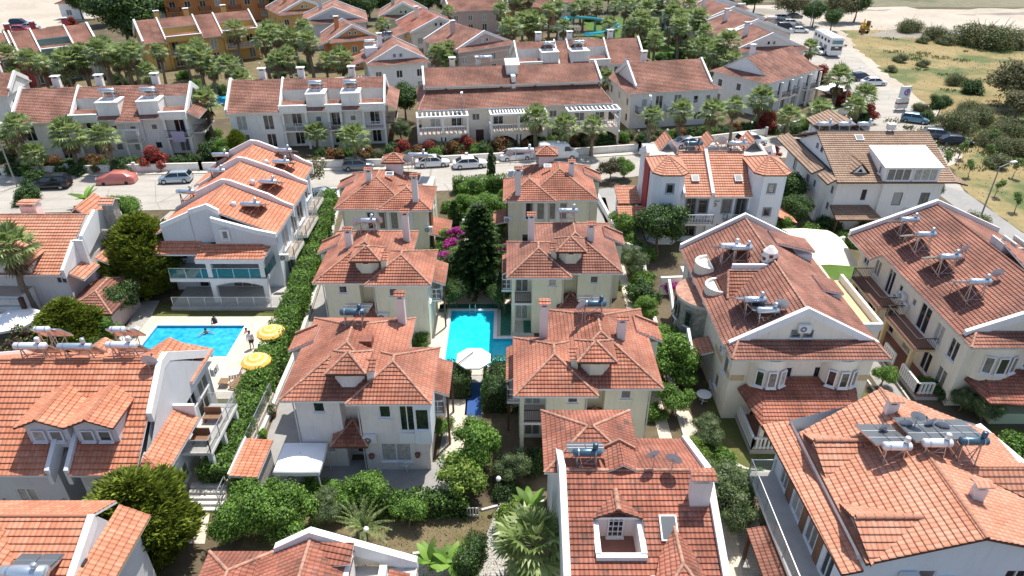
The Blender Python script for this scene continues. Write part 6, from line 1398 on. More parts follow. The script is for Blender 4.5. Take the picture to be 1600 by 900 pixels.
def _datepalm(o,rng):
 t=MB();t.tube((0,0,-.1),(0,0,.8),.22,'bark_palm',8,r2=.2);t.build('trunk',o);c=MB();k=c.mi('l_palm')
 for i in range(26):
  a=i*2.4;el=R(rng.uniform(25,75));p=Vector((0,0,.8));d=Vector((math.cos(a)*math.cos(el),math.sin(a)*math.cos(el),math.sin(el)));
  for s in range(12):
   q=p+d*.24;d=(d-Vector((0,0,.075))).normalized();side=d.cross(Vector((0,0,1))).normalized()
   for sg in(-1,1):
    for z_ in(0,.5):leafq(c,p+(q-p)*z_,Vector((0,0,1)),(side*sg+d*.7).normalized(),.42*(1-s/16),.05,'l_palm')
   c.beam(p,q,.025,.02,'l_palm');p=q
 c.build('crown',o)
TREES['palmE']=('fan_palm',_palm(5.8,33,nleaf=32,lr=1.5));TREES['palmF']=('fan_palm',_palm(4.4,41,nleaf=34,lr=1.3))
TREES['date']=('date_palm',_datepalm)
def _banana(o,rng):
 c=MB();s=MB();s.tube((0,0,-.05),(0,0,.9),.12,'l_bright',7,r2=.07);s.build('trunk',o)
 for i in range(9):
  a=i*2.4;el=R(rng.uniform(30,70));p=Vector((0,0,.7));d=Vector((math.cos(a)*math.cos(el),math.sin(a)*math.cos(el),math.sin(el)));rows=[]
  for j in range(7):
   w=.26*math.sin(math.pi*(j+.6)/7.2);side=d.cross(Vector((0,0,1))).normalized();rows.append([p-side*w-Vector((0,0,w*.3)),p,p+side*w-Vector((0,0,w*.3))]);p=p+d*.25;d=(d-Vector((0,0,.16))).normalized()
  c.grid(rows,'l_bright')
 c.build('crown',o)
TREES['banana']=('banana_plant',_banana)
def _norfolk(o,rng):
 t=MB();t.tube((0,0,-.1),(0,0,9.2),.24,'bark',8,r2=.03);t.build('trunk',o);c=MB();c.lathe([(1.1,.9),(1.3,2.2),(.9,5),(.5,7.6),(.02,9.3)],(0,0,0),'l_dark',9,smooth=False)
 z=1.0;i=0
 while z<9.3:
  f=(z-1)/8.4;L=3.3*(1-f)**.8+.3;n=9 if f<.5 else 7
  for j in range(n):
   a=6.28*j/n+i*.37+rng.uniform(-.15,.15);LL=L*rng.uniform(.8,1.08);steps=int(LL/.16)+2
   for s in range(steps):
    r=LL*(s+1)/steps;p=Vector((math.cos(a)*r,math.sin(a)*r,z+.05*r-.045*r*r));out=Vector((math.cos(a),math.sin(a),.25))
    for _ in range(9):
     d=(out*rng.uniform(.2,1)+Vector((-math.sin(a),math.cos(a),0))*rng.uniform(-1,1)+Vector((0,0,rng.uniform(-.1,.35)))).normalized();leafq(c,p+rdir(rng)*.08,(Vector((0,0,1))+rdir(rng)*.4).normalized(),d,.42*(1-.3*s/steps),.15,'l_green' if s>steps*.6 and rng.random()<.6 else 'l_dark')
  z+=.36-.1*f;i+=1
 c.build('crown',o)
TREES['norfolk']=('norfolk_pine',_norfolk)
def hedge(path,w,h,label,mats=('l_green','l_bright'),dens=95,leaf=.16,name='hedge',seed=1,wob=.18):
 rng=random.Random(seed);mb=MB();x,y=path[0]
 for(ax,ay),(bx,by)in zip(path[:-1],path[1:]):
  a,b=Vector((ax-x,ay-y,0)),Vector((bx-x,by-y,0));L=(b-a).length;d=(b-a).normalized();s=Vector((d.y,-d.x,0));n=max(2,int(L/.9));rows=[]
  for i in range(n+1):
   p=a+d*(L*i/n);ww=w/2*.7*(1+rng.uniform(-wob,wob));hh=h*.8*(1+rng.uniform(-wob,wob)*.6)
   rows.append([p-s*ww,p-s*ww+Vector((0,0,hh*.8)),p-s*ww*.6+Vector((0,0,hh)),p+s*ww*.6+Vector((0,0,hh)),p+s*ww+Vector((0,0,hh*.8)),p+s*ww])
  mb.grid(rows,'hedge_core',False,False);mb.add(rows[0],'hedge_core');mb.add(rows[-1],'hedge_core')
  for e,nn in((a,-d),(b,d)):
   for _ in range(int(w*h*dens*1.3)):
    q=e+s*rng.uniform(-w/2,w/2)+Vector((0,0,rng.uniform(0,h)))+nn*rng.uniform(-.1,.12);nv=(nn+rdir(rng)*.8).normalized();up=rdir(rng).cross(nv)
    if up.length>.05:leafq(mb,q,nv,up.normalized(),leaf,leaf*.6,rng.choice(mats))
  m=int(L*(2*h+w)*dens*1.35)
  for _ in range(m):
   t=rng.uniform(0,L);u=rng.uniform(0,2*h+w);bulge=1+wob*math.sin(t*1.7+seed)*.6+wob*.5*math.sin(t*4.1)
   if u<h:q=Vector((0,0,0))-s*(w/2*bulge)+Vector((0,0,u));nn=-s
   elif u<h+w:q=s*(u-h-w/2)+Vector((0,0,h*(1+.08*math.sin(t*2.3))-.12*abs(u-h-w/2)));nn=Vector((0,0,1))
   else:q=s*(w/2*bulge)+Vector((0,0,u-h-w));nn=s
   q=a+d*t+q-nn*rng.uniform(-.06,.2);nv=(nn+rdir(rng)*.8).normalized();up=rdir(rng).cross(nv)
   if up.length<.05:continue
   l=leaf*rng.uniform(.7,1.4);leafq(mb,q,nv,(up.normalized()+Vector((0,0,.3))).normalized(),l,l*.6,rng.choice(mats))
 o=mb.build(name,None,(x,y,0));return tag(o,label,'hedge')
 #ground, roads, pools
def ground_mat(name,cols,scale=.12,fine=3.0,bump=.3,rough=.95,patches=None):
 m,nt,b=_new(name,rough,spec=.2);p=_pos(nt)
 f=_mathn(nt,'ADD',_mathn(nt,'MULTIPLY',_noise(nt,p,scale,6,.65),.65),_mathn(nt,'MULTIPLY',_noise(nt,p,fine,6,.7),.35))
 n=len(cols);col=_ramp(nt,f,[(.32+.36*i/(n-1),c)for i,c in enumerate(cols)])
 if patches:
  g=_ramp(nt,_noise(nt,p,patches[1],5,.6),[(patches[2],(0,)),(patches[2]+.12,(1,))]);col=_mix(nt,g,col,patches[0])
 nt.links.new(col,b.inputs['Base Color']);_bump(nt,b,_noise(nt,p,fine*3,6,.75),bump,.06);return m
ground_mat('g_soil',[(.07,.055,.035),(.12,.095,.06),(.19,.15,.10)],.25,2.5,patches=((.09,.10,.04),.2,.56))
ground_mat('g_field',[(.17,.13,.055),(.27,.21,.10),(.38,.30,.155)],.06,1.2,.6,patches=((.115,.14,.055),.09,.48))
ground_mat('g_lawn',[(.055,.10,.022),(.085,.15,.03),(.13,.19,.05)],.3,5,.5)
ground_mat('g_lawn_dry',[(.07,.085,.022),(.11,.12,.035),(.17,.155,.06)],.35,4,.5,patches=((.25,.20,.12),.5,.6))
ground_mat('g_lawn_worn',[(.11,.09,.045),(.17,.135,.075),(.24,.195,.12)],.4,4,.5,patches=((.12,.13,.04),.45,.55))
ground_mat('g_road',[(.34,.31,.27),(.40,.37,.325),(.46,.425,.38)],.15,1.5,.12,patches=((.38,.345,.30),.12,.6))
_m=M['g_road'].node_tree;_b=_m.nodes['Principled BSDF'];_l=_b.inputs['Base Color'].links[0].from_socket;_p=_pos(_m)
_mp=_m.nodes.new('ShaderNodeMapping');_m.links.new(_p,_mp.inputs[0]);_mp.inputs['Scale'].default_value=(.05,.9,1);_mp.inputs['Rotation'].default_value=(0,0,R(-9))
_c=_mix(_m,_ramp(_m,_noise(_m,_mp.outputs[0],1.2,5,.65),[(.5,(0,)),(.72,(.5,))]),_l,(.24,.22,.19))
_v=_m.nodes.new('ShaderNodeTexVoronoi');_v.feature='DISTANCE_TO_EDGE';_v.inputs['Scale'].default_value=.16;_m.links.new(_p,_v.inputs['Vector'])
_c=_mix(_m,_ramp(_m,_v.outputs[0],[(.0,(.6,)),(.012,(0,))]),_c,(.16,.15,.13));_m.links.new(_c,_b.inputs['Base Color'])
ground_mat('g_lane',[(.24,.235,.22),(.30,.29,.275),(.36,.35,.335)],.2,2,.12)
ground_mat('g_sand',[(.34,.29,.23),(.43,.375,.305),(.52,.46,.39)],.05,.8,.2)
ground_mat('g_far',[(.10,.11,.06),(.17,.16,.10),(.27,.24,.17)],.02,.4,.6,patches=((.06,.08,.035),.03,.5))
ground_mat('g_gravel',[(.20,.18,.15),(.28,.25,.21),(.36,.32,.27)],.15,3,.5)
def paving(name,c1,c2,joint,s,w=.5,h=.25):
 m,nt,b=_new(name,.85);p=_pos(nt);t=nt.nodes.new('ShaderNodeTexBrick');nt.links.new(p,t.inputs[0])
 t.inputs['Color1'].default_value=(*c1,1);t.inputs['Color2'].default_value=(*c2,1);t.inputs['Mortar'].default_value=(*joint,1);t.inputs['Scale'].default_value=s;t.inputs['Mortar Size'].default_value=.015
 t.inputs['Brick Width'].default_value=w;t.inputs['Row Height'].default_value=h
 col=_mix(nt,_ramp(nt,_noise(nt,p,.7,5,.6),[(.35,(0,)),(.75,(.5,))]),t.outputs[0],[x*.6 for x in c1]);nt.links.new(col,b.inputs['Base Color']);return m
paving('p_beige',(.60,.53,.43),(.66,.58,.48),(.42,.37,.30),1.0,.6,.6)
paving('p_grey',(.40,.38,.34),(.46,.43,.39),(.27,.25,.22),1.0,.4,.2)
paving('p_green',(.03,.16,.10),(.035,.18,.11),(.02,.10,.07),1.0,.5,.5)
def water(name,c,deep):
 m,nt,b=_new(name,.06,spec=.6);p=_pos(nt);
 v=nt.nodes.new('ShaderNodeTexVoronoi');v.feature='SMOOTH_F1';v.inputs['Scale'].default_value=2.6;nt.links.new(p,v.inputs['Vector'])
 n=_noise(nt,p,2.2,3);col=_ramp(nt,_mathn(nt,'ADD',_mathn(nt,'MULTIPLY',v.outputs[0],.5),_mathn(nt,'MULTIPLY',n,.5)),[(.3,deep),(.7,c)]);nt.links.new(col,b.inputs['Base Color'])  # caustic light ripples put into the water colour
 _bump(nt,b,_noise(nt,p,3.5,3),.35,.06);return m
water('water_a',(.06,.50,.72),(.012,.30,.58));water('water_b',(.03,.60,.72),(.012,.50,.66));water('water_deep',(.01,.20,.45),(.008,.15,.38))
paint('pool_wall',(.05,.45,.62),var=.05)
def sheet(name,pts,z,mat,kind='structure',px=True):
 P_=[W(*p,z)if px else Vector((p[0],p[1],z))for p in pts];o=MB();o.add(P_,mat);return tag(o.build(name),kind=kind)
def slabz(name,pts,z0,z1,mat,side='concrete',px=False):
 P_=[W(*p,z1)if px else Vector((p[0],p[1],z1))for p in pts];o=MB();o.prism([(p.x,p.y)for p in P_],z0,z1,side,mat);return tag(o.build(name),kind='structure')
def PA(*pts):return list(pts)
POOLA=[(-31.6,47.2),(-23.2,45.6),(-22.7,50.0),(-30.9,50.2)]
POOLA=[tuple(W(x,y,0).xy)for x,y in((391,510),(246,510),(222,556),(369,562))]
PB=[(-5.45,44.4),(-.1,44.4),(.1,48.1),(-1.55,48.1),(-1.7,52.5),(-5.45,52.5)]
g=MB();bm_pts=[]
def holed(x0,y0,x1,y1,holes,z,mat,mb):
 xs=sorted({x0,x1}|{v for h in holes for v in(h[0],h[2])});ys=sorted({y0,y1}|{v for h in holes for v in(h[1],h[3])})
 for i in range(len(xs)-1):
  for j in range(len(ys)-1):
   cx,cy=(xs[i]+xs[i+1])/2,(ys[j]+ys[j+1])/2
   if any(h[0]<cx<h[2]and h[1]<cy<h[3]for h in holes):continue
   mb.add([(xs[i],ys[j],z),(xs[i+1],ys[j],z),(xs[i+1],ys[j+1],z),(xs[i],ys[j+1],z)],mat)
ax0,ax1=-31.0,-23.35;ay0,ay1=45.55,50.1
HA=(ax0,ay0,ax1,ay1);HB1=(-5.45,44.4,-1.6,52.5);HB2=(-1.6,44.4,.05,48.1)
holed(-1500,-30,1500,2600,[HA,HB1,HB2],0,'g_soil',g);tag(g.build('ground'),kind='structure')
def basin(name,h,water_m,deck=-.12):
 b=MB()
 for hh in h:
  b.box(hh[0]-.002,hh[1]-.002,-1.5,hh[2]+.002,hh[3]+.002,-1.45,'pool_wall')
 return b
for nm,hs,wm in(('pool_water',[HA],'water_a'),('pool_water',[HB1,HB2],'water_b')):
 b=MB();c=MB()
 for q in hs:b.add([(q[0],q[1],-.16),(q[2],q[1],-.16),(q[2],q[3],-.16),(q[0],q[3],-.16)],wm)
 tag(b.build(nm),kind='structure')
 out=[((q[0],q[1]),(q[2],q[1]))for q in hs]+[((q[2],q[1]),(q[2],q[3]))for q in hs]+[((q[2],q[3]),(q[0],q[3]))for q in hs]+[((q[0],q[3]),(q[0],q[1]))for q in hs]
 for(a,d)in out:
  if len(hs)==2 and a[0]==d[0]==-1.6:
   if not(a[1]==44.4 and d[1]==52.5):continue
   a,d=(-1.6,48.1),(-1.6,52.5)
  c.add([(a[0],a[1],-.6),(d[0],d[1],-.6),(d[0],d[1],.06),(a[0],a[1],.06)],'pool_wall')
 tag(c.build('pool_basin'),kind='structure')
def deck(name,x0,y0,x1,y1,holes,z,mat,side='trim'):
 d=MB();holed(x0,y0,x1,y1,holes,z,mat,d)
 for a,b_ in(((x0,y0),(x1,y0)),((x1,y0),(x1,y1)),((x1,y1),(x0,y1)),((x0,y1),(x0,y0))):d.add([(*a,0),(*b_,0),(*b_,z),(*a,z)],side)
 return tag(d.build(name),kind='structure')
deck('pool_deck',-32.2,40.3,-20.0,51.6,[HA],.06,'p_beige')
deck('pool_deck',-7.2,43.2,1.9,56.0,[HB1,HB2],.06,'p_beige')
cp=MB()
for q in[(-5.75,52.5,-1.3,52.8),(-5.75,44.1,.35,44.4),(-5.75,44.4,-5.45,52.5),(-1.6,48.1,-1.3,52.5),(-1.3,48.1,.35,48.4),(.05,44.4,.35,48.1)]:cp.box(q[0],q[1],.064,q[2],q[3],.10,'trim')
tag(cp.build('pool_coping'),kind='structure')
cp=MB()
for q in[(ax0-.3,ay1,ax1+.3,ay1+.3),(ax0-.3,ay0-.3,ax1+.3,ay0),(ax0-.3,ay0,ax0,ay1),(ax1,ay0,ax1+.3,ay1)]:cp.box(q[0],q[1],.064,q[2],q[3],.10,'trim')
tag(cp.build('pool_coping'),kind='structure')
for q in((-6.6,52.85,-1.0,53.6),(-1.0,48.6,-.1,53.6),(1.0,49.0,1.8,51.6),(-6.6,52.2,-5.9,53.5)):tag((lambda m:(m.box(q[0],q[1],.062,q[2],q[3],.075,'p_green'),m.build('green_matting'))[1])(MB()),kind='structure')
RD=[(-130,64),(-75,72.5),(-40,74.5),(-20,79),(0,81),(15,84.5),(34,91),(44,93),(50,90),(52.6,84),(52.4,40),(56.0,40),(56.3,80),(60,92),(66,99),(69,108),(69,122),(74,150),(80,200),(70,200),(62,150),(59,122),(54,110),(44,102.5),(38,100.5),(18,93.6),(-17,87.7),(-41,86.3),(-67,84.6),(-130,77)]
def ragged(poly,amp=1.6,step=3.0,seed=3):
 g_=random.Random(seed);out=[]
 for a,b in zip(poly,poly[1:]+poly[:1]):
  L=math.hypot(b[0]-a[0],b[1]-a[1]);n=max(1,int(L/step))
  for i in range(n):t=i/n;out.append((a[0]+(b[0]-a[0])*t+g_.uniform(-amp,amp),a[1]+(b[1]-a[1])*t+g_.uniform(-amp,amp)))
 return out
def multi(name,polys,z,mat,rag=0):
 if rag:polys=[ragged(p,rag,rag*2.2)for p in polys]
 m=MB();[m.add([(x,y,z)for x,y in p],mat)for p in polys];return tag(m.build(name),kind='structure')
multi('road',[[(-130,64),(-75,72.5),(-67,84.6),(-130,77)],[(-75,72.5),(-40,74.5),(-41,86.3),(-67,84.6)],[(-40,74.5),(-20,79),(-17,87.7),(-41,86.3)],[(-20,79),(0,81),(15,84.5),(18,93.6),(-17,87.7)],[(15,84.5),(34,91),(38,100.5),(18,93.6)],[(34,91),(44,93),(54,110),(44,102.5),(38,100.5)],[(44,93),(50,90),(52.6,84),(56.3,80),(60,92),(66,99),(69,108),(69,122),(59,122),(54,110)],[(59,122),(69,122),(74,150),(62,150)],[(62,150),(74,150),(82,200),(68,200)]],.012,'g_road')
multi('road',[[(52.6,84),(52.4,36),(56.0,36),(56.3,80)]],.012,'g_lane')
multi('verge',[[(54,95),(58,88),(64,94),(70.5,104),(71.5,122),(74,140),(77.5,160),(84,186),(74,190),(62,150),(59,122)]],.008,'g_sand',.8)
multi('dry_field',[[(56.0,30),(130,30),(170,90),(230,190),(160,205),(84,190),(74,150),(69,122),(69,108),(60,92),(56.3,80)]],.004,'g_field',.7)
multi('riverbed',[[(60,186),(100,182),(260,184),(420,215),(420,240),(260,212),(120,216),(40,226)]],.010,'g_sand',2.5)
multi('far_field',[[(110,218),(260,214),(420,242),(700,700),(-100,700),(30,240)]],.006,'g_far')
multi('riverbed',[[(-420,170),(-136,172),(-119,182),(-112,210),(-104,260),(-420,260)]],.010,'g_sand',1.5)
SW=[(-80,83.3),(-67,84.0),(-41.2,85.8),(-17.1,87.2),(4.1,90.4),(18.3,93.1),(37.9,99.8)]
for a_,b_ in zip(SW[:-1],SW[1:]):slabz('pavement',[a_,b_,(b_[0]-.15,b_[1]+1.2),(a_[0]-.15,a_[1]+1.2)],.0,.12,'p_beige')
multi('gravel_bank',[[(84,176),(100,172),(150,176),(260,186),(260,192),(150,184),(96,184)],[(120,205),(200,203),(300,212),(290,220),(180,214)],[(66,206),(90,204),(110,214),(60,216)]],.014,'g_gravel',1.8)
multi('lawn',[[(28,128),(44,128),(42,168),(30,168)],[(20,170),(42,168),(40,200),(18,200)]],.010,'g_lawn')
multi('garden_ground',[[(-110,105),(-40,110),(0,118),(28,124),(20,175),(-60,190),(-120,150)]],.008,'g_lawn_worn')
multi('lawn',[[(-40,118),(-5,122),(-8,138),(-40,136)]],.012,'g_lawn_dry')
multi('lawn',[[(-32.5,51.65),(-19.9,51.65),(-20.0,53.6),(-33.5,53.6)]],.010,'g_lawn_dry')
multi('lawn',[[(-20.6,35),(-19.8,35),(-19.8,40.2),(-21,40.2)]],.010,'g_lawn');multi('lawn',[[(-7.0,66.5),(1.0,66.5),(1.0,79.5),(-7,79.5)]],.010,'g_lawn')
multi('path',[[(-6.0,56.5),(-4.6,56.5),(-4.2,68),(-5.6,68)]],.02,'p_grey')
multi('patio',[[(-16.2,29.8),(-4.2,29.8),(-3.6,33.0),(-3.6,45),(-4.6,45),(-5.0,34),(-16.0,34)]],.03,'g_lane');multi('path',[[(-4.5,29.9),(-3.2,29.9),(-3.4,43.2),(-4.7,43.2)]],.036,'p_beige')
multi('path',[[(-17.0,29),(-14.0,29),(-14.2,46),(-16.4,62),(-18.6,75),(-19.6,75),(-17.6,46)]],.02,'g_lane')
multi('garden_ground',[[(-16,22.6),(2.2,22.6),(2.2,29.6),(-16,29.6)]],.010,'g_lawn_worn')
PTH=[[W(*q,0).xy for q in p]for p in([(640,870),(660,850),(820,900),(640,900)],[(640,870),(752,858),(760,900),(640,900)],[(752,858),(782,780),(850,775),(800,830),(790,900),(760,900)],[(755,800),(782,790),(782,860),(740,862)])]
multi('path',PTH[1:3],.02,'p_grey')
kb=MB()
def kerb(pts,h=.12,w=.14,mat='trim_old',name='kerb'):
 m=MB()
 for a,b_ in zip(pts[:-1],pts[1:]):m.beam((a[0],a[1],h/2),(b_[0],b_[1],h/2),w,h,mat)
 return tag(m.build(name),kind='structure')
kerb([tuple(W(*q,0).xy)for q in((645,866),(712,860),(752,855))]);kerb([tuple(W(*q,0).xy)for q in((752,798),(782,790),(850,784))])
multi('path',[[(10.3,32.0),(11.2,32.0),(11.4,78),(10.6,78)]],.02,'p_beige');multi('path',[[(12.3,24),(13.6,24),(13.9,33),(13.0,39),(12.2,39)]],.02,'p_beige')
multi('path',[[(13.6,33.0),(15.3,31.2),(16.9,31.0),(16.9,32.2),(14.4,34.4)]],.024,'p_beige')
multi('path',[[tuple(W(*q,0).xy)for q in((1148,815),(1180,800),(1215,900),(1160,900))]],.024,'p_grey')
multi('lawn',[[(13.7,35.0),(15.4,33.2),(24.0,31.8),(26.4,32.0),(27.6,40),(25.7,43),(15.0,43.0)]],.008,'g_lawn_dry')
multi('path',[[(28.0,30.5),(29.4,30.5),(30.0,60),(28.6,60)]],.026,'g_lane');multi('path',[[(22.6,34.0),(23.6,34.0),(26.0,31.4),(28.3,31.4),(28.3,30.5),(25.5,30.5)]],.02,'p_beige')
kerb([(27.9,30.6),(27.7,43),(28.5,60)]);kerb([(13.6,35),(15.3,33.2),(24,31.7),(27.8,31.9)]);kerb([(12.1,24),(12.1,39),(12.6,52)]);kerb([(29.5,30.6),(30.2,52)],mat='concrete')
multi('lawn',[[(29.6,30),(40,30),(41,36.6),(33,37.4),(30.2,40)]],.008,'g_lawn_dry');multi('lawn',[[(30.6,56.8),(34.8,56.8),(35,61),(31,61)]],.008,'g_lawn')
multi('garden_ground',[[(-20.4,27.5),(-17.6,27.5),(-17.5,31),(-20.4,29.5)]],.01,'g_soil');multi('patio',[[tuple(W(*q,0).xy)for q in((298,800),(328,802),(320,850),(290,850))]],.03,'p_beige')
multi('patio',[[(26.2,54.5),(31,54.5),(31.2,62),(26.2,62)]],.04,'p_beige')
multi('patio',[[(-41,62),(-34,60),(-33.6,74),(-40,74)]],.02,'g_road')
multi('patio',[[(8.9,62),(14.3,64),(14.4,82),(9.4,80)]],.02,'g_lane')
multi('path',[[tuple(W(*q,0).xy)for q in((182,535),(222,470),(250,470),(215,535))]],.02,'p_grey')
def wallrun(pts,h,label,mat='w_dust',w=.22,cap='trim_old',name='garden_wall',posts=0):
 x,y=pts[0];m=MB();t=thing(name,label,'wall',(x,y,0))
 for a,b_ in zip(pts[:-1],pts[1:]):
  a_,c_=Vector((a[0]-x,a[1]-y,h/2)),Vector((b_[0]-x,b_[1]-y,h/2));m.beam(a_,c_,w,h,mat)
 m.build('wall',t);m=MB()
 for a,b_ in zip(pts[:-1],pts[1:]):m.beam((a[0]-x,a[1]-y,h+.04),(b_[0]-x,b_[1]-y,h+.04),w+.1,.08,cap)
 m.build('coping',t)
 if posts:
  for a,b_ in zip(pts[:-1],pts[1:]):
   L=math.hypot(b_[0]-a[0],b_[1]-a[1]);n=max(1,int(L/posts))
   for i in range(n+1):
    p=MB();px_,py_=a[0]+(b_[0]-a[0])*i/n-x,a[1]+(b_[1]-a[1])*i/n-y;p.box(px_-.2,py_-.2,0,px_+.2,py_+.2,h+.35,cap);p.build('pillar',t)
 return t
wallrun([(-80,84.6),(-67,85.2),(-41.3,87.0),(-17.2,88.4)],1.0,'long low boundary wall with pillars across the road, left half of the street',posts=8)
wallrun([(-16.4,88.5),(4,91.6),(18.1,94.4),(38.2,101.2)],1.0,'long low boundary wall across the road, right half of the street',posts=8)
wallrun([(40.2,102.2),(47,106.8),(55.5,112.5),(57.5,122),(61,140)],1.1,'pale boundary wall curving round the junction below the palms',posts=6)
wallrun([(12.3,40.0),(12.6,56),(13.4,61.5)],.5,'low white wall beside the planted strip right of the green villas',mat='w_white')
wallrun([(26.0,62.4),(31.5,62.3),(34.4,64.0)],1.7,'pale garden wall behind the cream awning, below the white brown-roofed house',mat='w_dust')
wallrun([(13.8,55.4),(16.2,55.6),(16.2,57.5)],1.8,'short white wall by the dark round tree, behind the stone tower house',mat='w_white')
wallrun([(-17.55,30.5),(-17.7,46),(-19.0,62),(-20.6,76)],.45,'low wall at the foot of the long hedge',mat='w_dust')
wallrun([(-16.0,29.7),(-3.2,29.7)],.8,'low wall under the climbers in front of the pinkish villa',mat='stone')
wallrun([(13.5,63.0),(11.8,64.5),(10.2,78)],.8,'white wall at the side of the roadside villa by the parked motorbikes',mat='w_white')
wallrun([(-24,78.2),(-21.5,78.8),(-20.6,76)],.9,'low wall beneath the brown bare tree at the end of the hedge',mat='concrete')
#planting positions
def T(kind,px,py,z,label,s=1.0,**k):
 p=W(px,py,z);return tree(kind,p.x,p.y,label,s=s,**k)
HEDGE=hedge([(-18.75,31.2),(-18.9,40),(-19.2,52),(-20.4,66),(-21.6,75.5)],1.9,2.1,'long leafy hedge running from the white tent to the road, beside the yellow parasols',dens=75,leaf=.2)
hedge([(-7.2,79.6),(1.6,80.6)],1.3,1.9,'green hedge along the road between the two roadside villas',dens=60,leaf=.2)
hedge([(-12.0,29.5),(-6,29.6),(-2.8,29.5)],1.1,1.5,'rambling climber hedge on the low wall in front of the pinkish villa',mats=('l_green','l_bright','l_dark'),dens=90,leaf=.2,wob=.35)
hedge([(-4.1,40.3),(-4.1,42.9)],1.8,1.9,'clipped hedge block left of the blue mat in front of the pool',mats=('l_green','l_dark'),dens=110,leaf=.14,wob=.08)
hedge([(-.95,38.8),(-.9,42.9)],2.4,2.2,'dark clipped hedge block right of the blue mat in front of the pool',mats=('l_dark','l_green'),dens=110,leaf=.14,wob=.08)
hedge([(-2.7,24.6),(-1.9,26.6)],1.1,1.9,'dark upright hedge block beside the curved path at the bottom',mats=('l_dark','l_green'),dens=140,leaf=.13,wob=.1)
T('conifer',228,405,3.4,'large bushy yellow-green cypress between the stone chimney house and the teal balcony house',1.45,sz=1.15)
T('conifer',108,515,2.2,'rounded yellow-green cypress below the porch of the stone chimney house',1.05,sz=.72)
T('conifer',222,815,2.8,'big yellow-green cypress at the bottom left between two bright orange roofs',1.22,sz=.92)
T('broad2',158,510,1.8,'small green tree at the right of the rounded cypress',.75)
T('broad2',187,322,2.5,'bright green tree rising behind the stone chimney beside the road',1.1)
T('broad2',170,345,2.2,'second bright tree just behind the stone chimney',.8)
T('dbush',42,305,.8,'dark bush on the near side of the road at the left edge',1.5)
T('banana',135,312,1,'banana-like plant by the road behind the stone chimney',1.4)
T('sparse',482,272,3.0,'half-bare brown and green tree between the teal balcony house and the road',1.25)
T('dark',185,470,2.0,'dark green shrubby tree between the path and the porch roof at the left',.75)
T('norfolk',750,418,2.5,'tall dark layered pine at the far end of the small pool',.95,cat='tree',rz=0.3)
T('column',711,340,1.5,'dark clipped column shrub on the small lawn between the roadside villas',1.05,sz=1.1)
T('column',768,268,1.8,'thin dark cypress standing by the road between the roadside villas',.75,sz=1.5)
for i,(k,x,y,z,s,l)in enumerate([('broad2',712,405,2,1.0,'bright green tree left of the tall pine'),('dark',700,430,1.5,.8,'dark tree left of the tall pine near the pool'),('citrus',755,318,2,1.4,'loose green tree on the lawn behind the tall pine'),('broad2',745,335,2,.85,'light green tree just behind the tall pine'),('citrus',735,300,1.5,1.3,'green tree in front of the roadside hedge'),('bush',775,320,1,1.3,'bush beside the villa with the brown side panel'),('dark',772,440,1.5,.7,'dark tree right of the tall pine by the mossy villa'),('bush',670,395,.8,1.3,'low green bush behind the middle left villa'),('dbush',680,440,.8,1.4,'dark bush by the side balcony of the middle left villa'),('ball',655,533,.6,1.2,'round clipped shrub at the back corner of the pinkish villa'),('obush',790,372,1,1.2,'grey-green bush beside the mossy villa')]):T(k,x,y,z,l,s)
for x,y,s,l in((712,366,.75,'pink bougainvillea patch up left of the tall pine'),(706,384,.6,'magenta bougainvillea beside the tall pine'),(694,404,.7,'magenta bougainvillea low on the left of the tall pine'),(790,392,.8,'large magenta bougainvillea right of the tall pine'),(1054,442,1.1,'dark magenta bougainvillea at the corner of the stone tower house')):T('climber' if x<1000 else 'magenta',x,y,3.0 if x<1000 else 1.0,l,1.0 if x<1000 else s*.95)
for k,x,y,z,s,l in[('broad',737,688,2.6,.88,'round bright green tree in front of the pool hedges'),('citrus',690,660,1.2,.75,'small round tree left of the bright green tree'),('olive',797,722,1.8,.62,'grey-green tree right of the bright green tree'),('yellowish',722,745,1.6,.95,'yellow-leaved tree at the end of the climber hedge'),('dbush',790,760,.7,.8,'dark bush by the globe lamp'),('broad',410,790,2.2,.85,'dense tree left of the date palm, nearest the orange shed'),('broad',455,800,2.2,.8,'dense tree just left of the date palm'),('broad2',385,765,1.5,.7,'leafy tree against the orange shed roof'),('citrus',568,762,1.8,1.1,'upright green shrub in front of the pinkish villa door'),('olive',510,790,1.5,.55,'silvery shrub tree beside the date palm'),('citrus',637,800,1.3,.85,'small tree with a dark round shadow on the dry lawn'),('date',566,815,1.2,.72,'young feathery date palm on the dry lawn'),('yellowish',802,815,.6,.6,'round yellow-green bush beside the curved path'),('banana',828,790,.8,1.0,'banana plant against the wall of the stained terrace house'),('banana',703,882,.6,.9,'banana plant at the bottom edge beside the white gable'),('banana',672,880,.6,.9,'bright banana plant behind the white gate'),('obush',730,893,.3,.4,'small dry bush at the bottom of the path')]:T(k,x,y,z,l,s)
